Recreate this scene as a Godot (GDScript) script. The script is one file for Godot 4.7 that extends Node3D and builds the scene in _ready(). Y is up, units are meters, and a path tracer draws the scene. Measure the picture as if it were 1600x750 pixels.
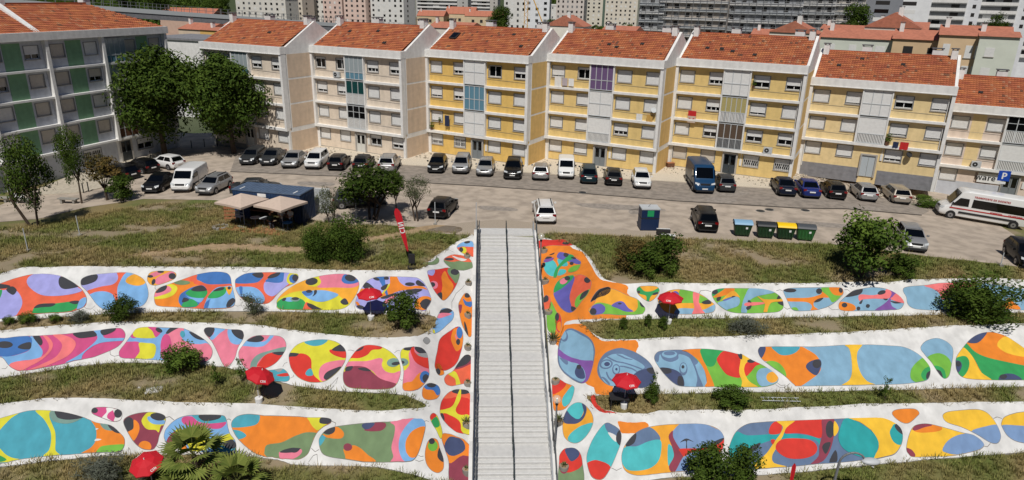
extends Node3D

# ------------------------------------------------------------------ mesh builder
class MB:
	var v := PackedVector3Array()
	var n := PackedVector3Array()
	var c := PackedColorArray()
	var col := Color.WHITE
	func tri(a: Vector3, b: Vector3, d: Vector3) -> void:
		var nn := (d - a).cross(b - a).normalized()
		v.append(a); v.append(b); v.append(d)
		n.append(nn); n.append(nn); n.append(nn)
		c.append(col); c.append(col); c.append(col)
	func tris(a: Vector3, b: Vector3, d: Vector3, na: Vector3, nb: Vector3, nd: Vector3) -> void:
		if (d - a).cross(b - a).dot(na + nb + nd) < 0:
			var sb := b
			var sn := nb
			b = d
			nb = nd
			d = sb
			nd = sn
		v.append(a); v.append(b); v.append(d)
		n.append(na); n.append(nb); n.append(nd)
		c.append(col); c.append(col); c.append(col)
	func quad(a: Vector3, b: Vector3, d: Vector3, e: Vector3) -> void:
		tri(a, b, d); tri(a, d, e)
	func box(lo: Vector3, hi: Vector3, bs := Basis(), at := Vector3.ZERO) -> void:
		var p := []
		for i in 8:
			p.append(at + bs * Vector3(hi.x if i & 1 else lo.x, hi.y if i & 2 else lo.y, hi.z if i & 4 else lo.z))
		quad(p[4], p[6], p[7], p[5]); quad(p[1], p[3], p[2], p[0])
		quad(p[2], p[3], p[7], p[6]); quad(p[0], p[4], p[5], p[1])
		quad(p[5], p[7], p[3], p[1]); quad(p[0], p[2], p[6], p[4])
	func tube(a: Vector3, b: Vector3, r0: float, r1: float, seg := 8, caps := true) -> void:
		var d := (b - a).normalized()
		var s := d.cross(Vector3.RIGHT if absf(d.x) < 0.8 else Vector3.UP).normalized()
		var t := d.cross(s)
		for i in seg:
			var a0 := TAU * i / seg
			var a1 := TAU * (i + 1) / seg
			var u0 := s * cos(a0) + t * sin(a0)
			var u1 := s * cos(a1) + t * sin(a1)
			tris(a + u0 * r0, b + u0 * r1, b + u1 * r1, u0, u0, u1)
			tris(a + u0 * r0, b + u1 * r1, a + u1 * r0, u0, u1, u1)
			if caps:
				tri(b, b + u1 * r1, b + u0 * r1)
				tri(a, a + u0 * r0, a + u1 * r0)
	func prism(pts: Array, w: Vector3) -> void:   # convex outline swept along w
		for i in range(1, pts.size() - 1):
			tri(pts[0], pts[i + 1], pts[i])
			tri(pts[0] + w, pts[i] + w, pts[i + 1] + w)
		for i in pts.size():
			var j := (i + 1) % pts.size()
			quad(pts[i], pts[j], pts[j] + w, pts[i] + w)
	func loft(rings: Array, closed := true) -> void:   # smooth skin through rings of equal length
		var m: int = rings[0].size()
		var nr := rings.size()
		var nn := []
		var total := 0.0
		for i in nr:
			var row := []
			var mid := Vector3.ZERO
			for q in rings[i]: mid += q / m
			for j in m:
				var du: Vector3 = rings[mini(i + 1, nr - 1)][j] - rings[maxi(i - 1, 0)][j]
				var j0 := (j - 1 + m) % m if closed else maxi(j - 1, 0)
				var j1 := (j + 1) % m if closed else mini(j + 1, m - 1)
				var dv: Vector3 = rings[i][j1] - rings[i][j0]
				var nv := du.cross(dv).normalized()
				row.append(nv if nv.dot(rings[i][j] - mid) >= 0 or not closed else -nv)
				total += nv.dot(rings[i][j] - mid)
			nn.append(row)
		if not closed and total < 0:
			for row in nn:
				for j in m: row[j] = -row[j]
		for i in nr - 1:
			for j in (m if closed else m - 1):
				var k := (j + 1) % m
				tris(rings[i][j], rings[i + 1][j], rings[i + 1][k], nn[i][j], nn[i + 1][j], nn[i + 1][k])
				tris(rings[i][j], rings[i + 1][k], rings[i][k], nn[i][j], nn[i + 1][k], nn[i][k])
	func mesh() -> ArrayMesh:
		var am := ArrayMesh.new()
		if v.is_empty():
			return am
		var a := []
		a.resize(Mesh.ARRAY_MAX)
		a[Mesh.ARRAY_VERTEX] = v; a[Mesh.ARRAY_NORMAL] = n; a[Mesh.ARRAY_COLOR] = c
		am.add_surface_from_arrays(Mesh.PRIMITIVE_TRIANGLES, a)
		return am

var names := {}
var mats := {}
var tex := {}
var rng := RandomNumberGenerator.new()

func numbered(s: String) -> String:
	if not names.has(s):
		names[s] = 0
		return s
	names[s] += 1
	return "%s_%03d" % [s, names[s]]

func tag(o: Node3D, label: String, category := "", group := "", kind := "") -> Node3D:
	if label: o.set_meta("label", label)
	if category: o.set_meta("category", category)
	if group: o.set_meta("group", group)
	if kind: o.set_meta("kind", kind)
	return o

func thing(called: String, label: String, category: String, at := Vector3.ZERO, turn := 0.0, group := "") -> Node3D:
	var o := Node3D.new()
	o.name = numbered(called)
	add_child(o)
	o.position = at
	o.rotation.y = turn
	tag(o, label, category, group)
	return o

func part(parent: Node3D, called: String, m: Mesh, mat: Material) -> MeshInstance3D:
	var o := MeshInstance3D.new()
	o.name = called if parent != self else numbered(called)
	o.mesh = m
	o.material_override = mat
	parent.add_child(o, true)
	return o

func bx(parent: Node3D, called: String, mat: Material, lo: Vector3, hi: Vector3) -> MeshInstance3D:
	var b := MB.new()
	b.box(lo, hi)
	return part(parent, called, b.mesh(), mat)

func copy(o: Node3D, at: Vector3, turn: float, label := "", group := "") -> Node3D:
	var d: Node3D = o.duplicate()
	d.name = numbered(String(o.name).rstrip("0123456789").trim_suffix("_"))
	add_child(d)
	d.position = at
	d.rotation.y = turn
	if label: d.set_meta("label", label)
	if group: d.set_meta("group", group)
	return d

# ------------------------------------------------------------------ materials
func noise_tex(key: String, freq: float, lo: float, hi: float, octaves := 4, tint := Color.WHITE, kind := FastNoiseLite.TYPE_SIMPLEX_SMOOTH) -> ImageTexture:
	if tex.has(key):
		return tex[key]
	var f := FastNoiseLite.new()
	f.seed = hash(key) % 10000
	f.noise_type = kind
	f.frequency = freq
	f.fractal_octaves = octaves
	var im := f.get_seamless_image(512, 512)
	im.convert(Image.FORMAT_RGB8)
	var out := Image.create(512, 512, false, Image.FORMAT_RGB8)
	for y in 512:
		for x in 512:
			var k: float = im.get_pixel(x, y).r
			k = lo + (hi - lo) * k
			out.set_pixel(x, y, Color(k * lerpf(1.0, tint.r, 1.0 - k), k * lerpf(1.0, tint.g, 1.0 - k), k * lerpf(1.0, tint.b, 1.0 - k)))
	tex[key] = ImageTexture.create_from_image(out)
	return tex[key]

func mat(key: String, col := Color.WHITE, rough := 0.85, noise := "", scale := 0.5, metal := 0.0) -> StandardMaterial3D:
	if mats.has(key):
		return mats[key]
	var m := StandardMaterial3D.new()
	m.resource_name = key
	m.albedo_color = col
	m.roughness = rough
	m.metallic = metal
	if noise:
		m.albedo_texture = tex[noise]
		m.uv1_triplanar = true
		m.uv1_world_triplanar = true
		m.uv1_scale = Vector3.ONE * scale
	mats[key] = m
	return m

func c8(r: int, g: int, b: int) -> Color:
	return Color(r / 255.0, g / 255.0, b / 255.0)

func setup_textures() -> void:
	noise_tex("soft", 0.012, 0.94, 1.03, 5)
	noise_tex("wash", 0.014, 0.86, 1.04, 7)
	noise_tex("grain", 0.09, 0.72, 1.12, 3)
	noise_tex("stain", 0.008, 0.84, 1.06, 6)
	noise_tex("asphalt", 0.012, 0.8, 1.1, 8)
	noise_tex("streak", 0.014, 0.92, 1.04, 6)

# ------------------------------------------------------------------ terrain
const YL = [0.0, -0.5, -2.5, -2.7, -4.6, -4.85, -7.1, -7.35]
const YR = [0.0, -0.6, -2.4, -2.6, -4.8, -5.0, -7.2, -7.45]
const G := 0.5
const GX0 := -46.0
const GZ0 := -92.0
const NX := 185
const NZ := 156
var hgrid := PackedFloat32Array()

func ss(a: float, b: float, x: float) -> float:
	var t := clampf((x - a) / (b - a), 0, 1)
	return t * t * (3 - 2 * t)

func street(x: float, z: float) -> float:
	return (-clampf(-22 - x, 0, 30) * 0.048 - clampf(x - 30, 0, 22) * 0.075) * ss(-45, -56, z)

func edge(row: Array, x: float) -> float:
	var x0 := -44.0 if x < 0 else 1.0
	var t := clampf((x - x0) / 2.0, 0, row.size() - 1.001)
	var i := int(t)
	return lerpf(row[i], row[i + 1], t - i)

func terrace(x: float, z: float) -> float:
	var zz: Array = ZL if x < 0 else ZR
	var yy: Array = YL if x < 0 else YR
	var e0 := edge(zz[0], x)
	if z <= e0: return 0.0
	for j in range(1, 8):
		var e1 := edge(zz[j], x)
		if z <= e1:
			return lerpf(yy[j - 1], yy[j], (z - e0) / (e1 - e0))
		e0 = e1
	return yy[7] - 0.36 * (z - e0)

func height(x: float, z: float) -> float:
	var xs := -0.51 + 0.044 * (z + 50.74)
	var w := ss(3.0, 6.5, absf(x - xs))
	var dig := 0.35 * (1 - ss(2.2, 2.6, absf(x - xs))) * ss(-50.6, -50.0, z)
	return -0.3955 * maxf(0, z + 50.74) * (1 - w) + terrace(x, z) * w + street(x, z) - dig

func hg(x: float, z: float) -> float:
	var fx := (x - GX0) / G
	var fz := (z - GZ0) / G
	var i := clampi(int(floor(fx)), 0, NX - 2)
	var k := clampi(int(floor(fz)), 0, NZ - 2)
	if fx < -0.01 or fz < -0.01 or fx > NX or fz > NZ:
		return height(x, z)
	var u := fx - i
	var w := fz - k
	var a := hgrid[k * NX + i]
	var b := hgrid[k * NX + i + 1]
	var c := hgrid[k * NX + NX + i]
	var d := hgrid[k * NX + NX + i + 1]
	return a + (b - a) * u + (c - a) * w if u + w <= 1 else d + (c - d) * (1 - u) + (b - d) * (1 - w)

func hn(x: float, z: float) -> Vector3:
	var e := 0.35
	return Vector3(hg(x - e, z) - hg(x + e, z), 2 * e, hg(x, z - e) - hg(x, z + e)).normalized()

func ground(x: float, z: float, off := 0.0) -> Vector3:
	return Vector3(x, hg(x, z) + off, z)

func drape(poly: PackedVector2Array, off: float, b: MB) -> void:
	var lo := poly[0]
	var hi := poly[0]
	for q in poly:
		lo = lo.min(q)
		hi = hi.max(q)
	for k in range(maxi(0, int((lo.y - GZ0) / G)), mini(NZ - 1, int((hi.y - GZ0) / G) + 1)):
		for i in range(maxi(0, int((lo.x - GX0) / G)), mini(NX - 1, int((hi.x - GX0) / G) + 1)):
			var a := Vector2(GX0 + i * G, GZ0 + k * G)
			var p := [a, a + Vector2(G, 0), a + Vector2(0, G), a + Vector2(G, G)]
			for t in [[0, 1, 2], [3, 2, 1]]:
				var tr := PackedVector2Array([p[t[0]], p[t[1]], p[t[2]]])
				for piece in Geometry2D.intersect_polygons(poly, tr):
					if piece.size() < 3: continue
					var idx := Geometry2D.triangulate_polygon(piece)
					for q in range(0, idx.size(), 3):
						var w := []
						for r in 3:
							var pt: Vector2 = piece[idx[q + r]]
							w.append(Vector3(pt.x, hg(pt.x, pt.y) + off, pt.y))
						if (w[2] - w[0]).cross(w[1] - w[0]).y < 0:
							var sw = w[1]
							w[1] = w[2]
							w[2] = sw
						b.tris(w[0], w[1], w[2], hn(w[0].x, w[0].z), hn(w[1].x, w[1].z), hn(w[2].x, w[2].z))

func smooth(a: Array, sub := 4) -> PackedVector2Array:   # closed spline through x,z pairs
	var p := []
	for i in range(0, a.size(), 2):
		p.append(Vector2(a[i], a[i + 1]))
	var out := PackedVector2Array()
	var m := p.size()
	for i in m:
		for s in sub:
			out.append(p[i].cubic_interpolate(p[(i + 1) % m], p[(i - 1 + m) % m], p[(i + 2) % m], float(s) / sub))
	return out

# ------------------------------------------------------------------ the painted slopes
const PAINT = {"O": [236, 130, 28], "T": [232, 96, 62], "L": [162, 162, 226], "B": [55, 110, 182], "S": [118, 172, 224], "SR": [128, 172, 200], "G": [38, 155, 80], "K": [50, 51, 58], "Y": [218, 212, 45], "A": [240, 165, 40], "P": [230, 122, 146], "M": [208, 72, 130], "C": [242, 118, 120], "R": [216, 46, 34], "W": [138, 52, 72], "E": [66, 160, 180], "V": [112, 138, 96], "N": [58, 70, 108], "U": [124, 78, 158], "H": [116, 150, 140], "I": [92, 88, 174], "J": [112, 182, 58], "Q": [70, 186, 190], "D": [92, 116, 150], "F": [244, 192, 45], "Z": [150, 152, 152], "X": [226, 226, 222], "TE": [28, 158, 160], "BL": [118, 150, 194]}
var now_cell: MeshInstance3D
var now_poly: PackedVector2Array
var layer := 0

func paint(key: String) -> Material:
	var k: Array = PAINT[key]
	return mat("paint_" + key, c8(k[0], k[1], k[2]).lerp(Color(0.6, 0.58, 0.56), 0.07), 0.85, "wash", 0.16)

func keep_clear(pl: PackedVector2Array) -> void:
	var bb := Rect2(pl[0], Vector2.ZERO)
	for q in pl: bb = bb.expand(q)
	slabs.append([bb, pl])

func zone(key: String, side: Node3D, a: Array) -> void:
	var b := MB.new()
	if key == "W":
		var pl := smooth(a, 2)
		drape(pl, 0.06, b)
		part(side, "concrete", b.mesh(), mats["white_concrete"])
		for inner in Geometry2D.offset_polygon(pl, -0.1): keep_clear(inner)
		var sk := MB.new()
		for i in pl.size():
			var q := pl[i]
			var r := pl[(i + 1) % pl.size()]
			sk.quad(ground(q.x, q.y, 0.06), ground(r.x, r.y, 0.06), ground(r.x, r.y, -0.3), ground(q.x, q.y, -0.3))
		part(side, "slab_edge", sk.mesh(), mats["concrete"])
	else:
		drape(smooth(a, 2), 0.063, b)
		part(side, "painted_ground", b.mesh(), paint(key))

func cell(key: String, side: Node3D, a: Array) -> void:
	var b := MB.new()
	now_poly = smooth(a)
	var rim := MB.new()
	for o in Geometry2D.offset_polygon(now_poly, 0.022):
		drape(o, 0.0655, rim)
	drape(now_poly, 0.068, b)
	now_cell = part(side, "mural_panel", b.mesh(), paint(key))
	part(now_cell, "outline", rim.mesh(), mats["outline"])
	layer = 0

func patch(key: String, a: Array) -> void:
	var b := MB.new()
	layer += 1
	for piece in Geometry2D.intersect_polygons(now_poly, smooth(a)):
		if piece.size() > 2:
			drape(piece, 0.068 + 0.003 * layer, b)
	if b.v.size():
		part(now_cell, "paint_patch", b.mesh(), paint(key))

func pencil(side: Node3D, a: Array) -> void:   # a thin drawn line on the bare concrete
	var pl := PackedVector2Array()
	for i in range(0, a.size(), 2):
		pl.append(Vector2(a[i], a[i + 1]))
	var b := MB.new()
	for o in Geometry2D.offset_polyline(pl, 0.013, Geometry2D.JOIN_ROUND, Geometry2D.END_ROUND):
		drape(o, 0.064, b)
	part(side, "pencil_line", b.mesh(), mats["outline"])

func build_terrain() -> void:
	hgrid.resize(NX * NZ)
	for k in NZ:
		for i in NX:
			hgrid[k * NX + i] = height(GX0 + i * G, GZ0 + k * G)
	var f := FastNoiseLite.new()
	f.seed = 4
	f.frequency = 0.18
	f.fractal_octaves = 4
	var b := MB.new()
	var xs := [-160.0, -110.0, -80.0, -62.0, -52.0]
	for i in NX: xs.append(GX0 + i * G)
	xs.append_array([52.0, 62.0, 80.0, 110.0, 160.0])
	for k in NZ - 1:
		for i in xs.size() - 1:
			var p := []
			for q in [[0, 0], [1, 0], [1, 1], [0, 1]]:
				var x: float = xs[i + q[0]]
				var z: float = GZ0 + (k + q[1]) * G
				p.append(Vector3(x, hg(clampf(x, -46, 46), z), z))
			var cs := []
			for q in p: cs.append(soil(f, q.x, q.z))
			var s := [0, 1, 3, 2, 3, 1]
			for t in s:
				b.v.append(p[t]); b.n.append(hn(clampf(p[t].x, -46, 46), p[t].z)); b.c.append(cs[t])
	var o := part(self, "grass_slope", b.mesh(), mats["soil"])
	tag(o, "", "", "", "structure")

func soil(f: FastNoiseLite, x: float, z: float) -> Color:
	var t := f.get_noise_2d(x, z)
	var u := f.get_noise_2d(x * 0.35 + 90, z * 0.5)
	var dry := Color(0.26, 0.2, 0.09)
	var green := Color(0.122, 0.15, 0.034)
	var bare := Color(0.34, 0.265, 0.18)
	var c := dry.lerp(green, clampf(0.6 + t * 1.3 + u, 0, 1))
	return c.lerp(bare, clampf((f.get_noise_2d(x * 0.7 + 300, z * 1.2) - 0.16) * 3.5, 0, 0.85))
const ZL = [
	[-50.27,-50.58,-50.94,-51.76,-54.96,-56.59,-57.86,-57.89,-57.91,-57.84,-56.71,-55.57,-54.44,-53.47,-53.12,-52.77,-52.42,-52.05,-51.59,-51.12,-50.83,-50.74],
	[-40.2,-40.2,-40.43,-40.95,-41.46,-41.97,-43.37,-43.53,-43.69,-43.77,-43.85,-43.94,-44.03,-44.15,-44.06,-43.93,-43.89,-43.97,-44.05,-44.22,-44.36,-44.44],
	[-37.75,-37.75,-37.75,-38,-38.38,-38.75,-39.13,-39.54,-40,-40.44,-40.78,-40.97,-41.07,-41.17,-41.27,-41.28,-41.26,-41.25,-41.19,-41.09,-41.01,-40.97],
	[-36.67,-36.67,-36.67,-36.77,-37.22,-37.66,-38.1,-38.61,-39.13,-39.44,-39.76,-39.79,-39.8,-39.75,-39.59,-39.1,-38.74,-38.43,-38.33,-38.65,-40.56,-40.62],
	[-34.76,-34.76,-34.76,-34.76,-34.95,-35.24,-35.54,-35.97,-36.79,-37.48,-37.77,-37.84,-37.7,-37.37,-36.71,-35.98,-35.43,-35.08,-34.98,-34.74,-34.35,-34.25],
	[-32.82,-32.82,-32.82,-32.82,-32.82,-33,-33.21,-33.42,-33.77,-34.16,-34.2,-34.13,-34.01,-33.98,-34,-33.97,-33.79,-33.66,-33.67,-33.75,-34,-33.9],
	[-29.78,-29.78,-29.78,-29.78,-29.78,-29.78,-30.07,-30.41,-30.75,-31.19,-31.62,-31.88,-32.07,-32.12,-32.17,-32.17,-31.57,-31.54,-31.51,-31.11,-30.63,-30.28],
	[-27.94,-27.94,-27.94,-27.94,-27.94,-27.94,-27.97,-28.4,-28.84,-29.23,-29.48,-29.74,-29.96,-29.92,-29.88,-29.84,-29.8,-29.73,-29.64,-29.55,-29.4,-29.15]]
const ZR = [
	[-51.19,-51.33,-51.56,-51.34,-51.1,-50.94,-50.86,-50.78,-50.66,-50.51,-50.36,-50.21,-49.82,-49.01,-48.21,-47.65,-47.09,-46.54,-45.39,-44.68,-43.97,-43.26,-43.11],
	[-42.77,-42.84,-42.95,-42.93,-42.96,-43.09,-43.22,-43.35,-43.49,-43.62,-43.76,-43.9,-44.04,-44.37,-44.7,-44.8,-44.87,-44.95,-45.04,-44.33,-43.62,-42.91,-42.76],
	[-40.7,-40.75,-40.85,-40.99,-41.13,-41.25,-41.37,-41.5,-41.62,-41.83,-42.06,-42.29,-42.51,-42.7,-42.89,-43.08,-43.27,-43.46,-43.66,-43.87,-43.27,-42.56,-42.41],
	[-40.35,-40.4,-40.19,-38.73,-38.83,-39.03,-39.24,-39.44,-39.66,-39.93,-40.19,-40.46,-40.78,-41.12,-41.46,-41.69,-41.91,-42.14,-42.4,-42.65,-42.91,-42.21,-42.06],
	[-35.53,-35.57,-35.65,-35.75,-35.9,-36.06,-36.2,-36.31,-36.45,-36.59,-36.74,-36.89,-37.08,-37.26,-37.45,-37.63,-37.81,-38,-38.18,-38.37,-38.55,-38.56,-38.56],
	[-35.18,-35.22,-34.87,-34.17,-34.31,-34.46,-34.62,-34.77,-35,-35.23,-35.47,-35.7,-35.82,-35.95,-36.08,-36.2,-36.35,-36.49,-36.64,-36.78,-36.83,-36.83,-36.83],
	[-30.03,-30.24,-30.58,-30.94,-31.33,-31.53,-31.59,-31.73,-32.08,-32.43,-32.76,-33.09,-33.39,-33.69,-34,-34.3,-34.63,-34.95,-35.27,-35.6,-35.66,-35.66,-35.66],
	[-28.63,-28.83,-29.17,-29.5,-29.84,-30.18,-30.52,-30.83,-31.08,-31.34,-31.6,-31.87,-32.16,-32.45,-32.74,-33.09,-33.46,-33.83,-34.21,-34.47,-34.47,-34.47,-34.47]]

func weather(key: String, t: String, scale: Vector3) -> void:   # run-off streaks and old stains
	var m: StandardMaterial3D = mats[key]
	m.detail_enabled = true
	m.detail_albedo = tex[t]
	m.detail_blend_mode = BaseMaterial3D.BLEND_MODE_MUL
	m.detail_uv_layer = BaseMaterial3D.DETAIL_UV_2
	m.uv2_triplanar = true
	m.uv2_world_triplanar = true
	m.uv2_scale = scale

func setup_materials() -> void:
	mat("white_concrete", c8(224, 223, 220), 0.9, "soft", 0.35)
	mat("concrete", c8(150, 146, 138), 0.92, "stain", 0.3)
	mat("outline", c8(120, 116, 112), 0.9)
	var s := mat("soil", Color.WHITE, 1.0, "grain", 0.9)
	s.vertex_color_use_as_albedo = true
	mat("asphalt", c8(180, 166, 150), 0.95, "asphalt", 0.09)
	mat("asphalt_grey", c8(148, 138, 127), 0.95, "asphalt", 0.16)
	mat("road_patch", c8(152, 143, 133), 0.95, "asphalt", 0.3)
	mat("joint", c8(70, 64, 56), 1.0, "grain", 0.6)
	mat("rubble", c8(218, 206, 186), 1.0, "grain", 1.3)
	mat("paving", c8(188, 178, 160), 0.95, "stain", 0.5)
	mat("dirt", c8(166, 142, 110), 1.0, "stain", 0.5)
	mat("gravel", c8(176, 162, 144), 1.0, "grain", 2.2)
	mat("white_wall", c8(232, 231, 228), 0.85, "soft", 0.3)
	mat("wall_cream", c8(226, 211, 192), 0.9, "soft", 0.35)
	mat("gable_cream", c8(216, 194, 170), 0.9, "soft", 0.25)
	mat("wall_yellow", c8(228, 190, 108), 0.9, "soft", 0.35)
	mat("gable_yellow", c8(222, 186, 118), 0.9, "soft", 0.25)
	mat("wall_yellow_pale", c8(228, 198, 130), 0.9, "soft", 0.35)
	mat("wall_yellow_soft", c8(234, 209, 156), 0.9, "soft", 0.35)
	mat("wall_pink", c8(226, 208, 192), 0.9, "soft", 0.35)
	mat("wall_grey", c8(194, 198, 206), 0.9, "soft", 0.35)
	mat("green_wall", c8(122, 164, 128), 0.9, "soft", 0.35)
	mat("plinth_grey", c8(136, 136, 140), 0.9, "stain", 0.4)
	mat("frame_grey", c8(120, 122, 124), 0.6)
	mat("frame_light", c8(186, 190, 192), 0.5)
	mat("sill", c8(168, 164, 158), 0.8, "soft", 0.6)
	mat("white_paint", c8(226, 226, 224), 0.6)
	mat("shutter", c8(224, 224, 222), 0.7, "soft", 0.5)
	mat("shutter_beige", c8(198, 190, 178), 0.75, "soft", 0.5)
	mat("glass", Color(0.045, 0.05, 0.055), 0.08)
	mat("glass_blue", c8(96, 136, 156), 0.12)
	mat("glass_teal", c8(22, 66, 66), 0.15)
	mat("glass_pale", c8(150, 160, 164), 0.1)
	mat("curtain_purple", c8(112, 88, 128), 0.5, "wash", 1.5)
	mat("curtain_yellow", c8(178, 166, 110), 0.5, "wash", 1.5)
	mat("curtain_brown", c8(92, 76, 62), 0.5, "wash", 1.5)
	mat("brown_wood", c8(110, 74, 52), 0.8, "grain", 0.8)
	mat("dark_hole", c8(40, 38, 38), 0.9)
	mat("door_grey", c8(118, 124, 128), 0.5)
	mat("door_white", c8(206, 206, 200), 0.5)
	mat("door_dark", c8(54, 62, 68), 0.4)
	mat("door_pale", c8(176, 184, 188), 0.5)
	mat("chimney_cap", c8(92, 92, 94), 0.9)
	mat("tile_under", c8(140, 78, 54), 0.95)
	mat("tile_ridge", c8(176, 92, 58), 0.95, "grain", 0.8)
	var t := mat("tiles", Color.WHITE, 0.92, "grain", 0.7)
	t.vertex_color_use_as_albedo = true
	for k in ["white_wall", "wall_cream", "wall_yellow", "wall_yellow_pale", "wall_yellow_soft", "wall_pink", "wall_grey", "gable_cream", "gable_yellow", "green_wall", "plinth_grey"]:
		weather(k, "streak", Vector3(0.22, 0.05, 0.22))
	weather("white_concrete", "stain", Vector3(0.16, 0.16, 0.16))

func build_slopes() -> void:
	var l := thing("painted_slope", "white concrete slope left of the stairs painted with colourful abstract blobs", "retaining slope")
	var r := thing("painted_slope", "white concrete slope right of the stairs painted with orange ground and abstract blobs", "retaining slope")
	mural_data(l, r)
# ------------------------------------------------------------------ buildings
const BW := 12.9
const DEEP := 9.9

func tiles(w: float, z0: float, y0: float, z1: float, y1: float, x0: float, seed_: int, hue := Color(0.46, 0.142, 0.06)) -> ArrayMesh:
	# clay pan tiles laid in courses from the eave (z0, y0) up to the ridge (z1, y1)
	var b := MB.new()
	var r := RandomNumberGenerator.new()
	r.seed = seed_
	var f := FastNoiseLite.new()
	f.seed = seed_
	f.frequency = 0.25
	var e := Vector3(0, y0, z0)
	var up := Vector3(0, y1 - y0, z1 - z0)
	var rows := int(up.length() / 0.36)
	var cols := int(w / 0.25)
	var nrm := Vector3(0, -(z1 - z0), y1 - y0).normalized()
	if nrm.y < 0: nrm = -nrm
	for i in rows:
		for j in cols:
			var t := f.get_noise_2d(j * 0.5, i * 1.3)
			var k := 0.88 + 0.2 * r.randf() + t * 0.4
			var c := Color(hue.r * k, hue.g * k * (1 + 0.25 * t), hue.b * k)
			if r.randf() < 0.03: c = c.lerp(Color(0.09, 0.06, 0.045), 0.7)
			elif r.randf() < 0.05: c = c.lerp(Color(0.5, 0.28, 0.16), 0.6)
			b.col = c
			var lift := r.randf() * 0.012
			var a0 := e + up * (float(i) / rows) + nrm * (0.055 + lift)
			var a1 := e + up * (float(i + 1) / rows) + nrm * 0.012
			var xa := x0 + w * j / cols
			var xb := x0 + w * (j + 1) / cols
			var xm := lerpf(xa, xb, 0.62)
			var h := nrm * 0.05
			var p := [a0 + Vector3(xa, 0, 0), a0 + h + Vector3(lerpf(xa, xb, 0.35), 0, 0), a0 + Vector3(xm, 0, 0) + h * 0.5, a0 + Vector3(xb, 0, 0)]
			var q := [a1 + Vector3(xa, 0, 0), a1 + h + Vector3(lerpf(xa, xb, 0.35), 0, 0), a1 + Vector3(xm, 0, 0) + h * 0.5, a1 + Vector3(xb, 0, 0)]
			for s in 3:
				b.quad(p[s], q[s], q[s + 1], p[s + 1])
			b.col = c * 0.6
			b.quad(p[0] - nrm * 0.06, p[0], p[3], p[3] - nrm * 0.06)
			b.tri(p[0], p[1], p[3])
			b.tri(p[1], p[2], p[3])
	return b.mesh()

func holed_wall(b: MB, a0: float, a1: float, y0: float, y1: float, sill: float, head: float, spans: Array, z := 0.0, thick := 0.24) -> void:
	# a storey of wall from a0 to a1 with openings [from, to] between sill and head
	b.box(Vector3(a0, y0, z - thick), Vector3(a1, sill, z))
	b.box(Vector3(a0, head, z - thick), Vector3(a1, y1, z))
	var x := a0
	for s in spans:
		b.box(Vector3(x, sill, z - thick), Vector3(s[0], head, z))
		x = s[1]
	b.box(Vector3(x, sill, z - thick), Vector3(a1, head, z))

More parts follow.
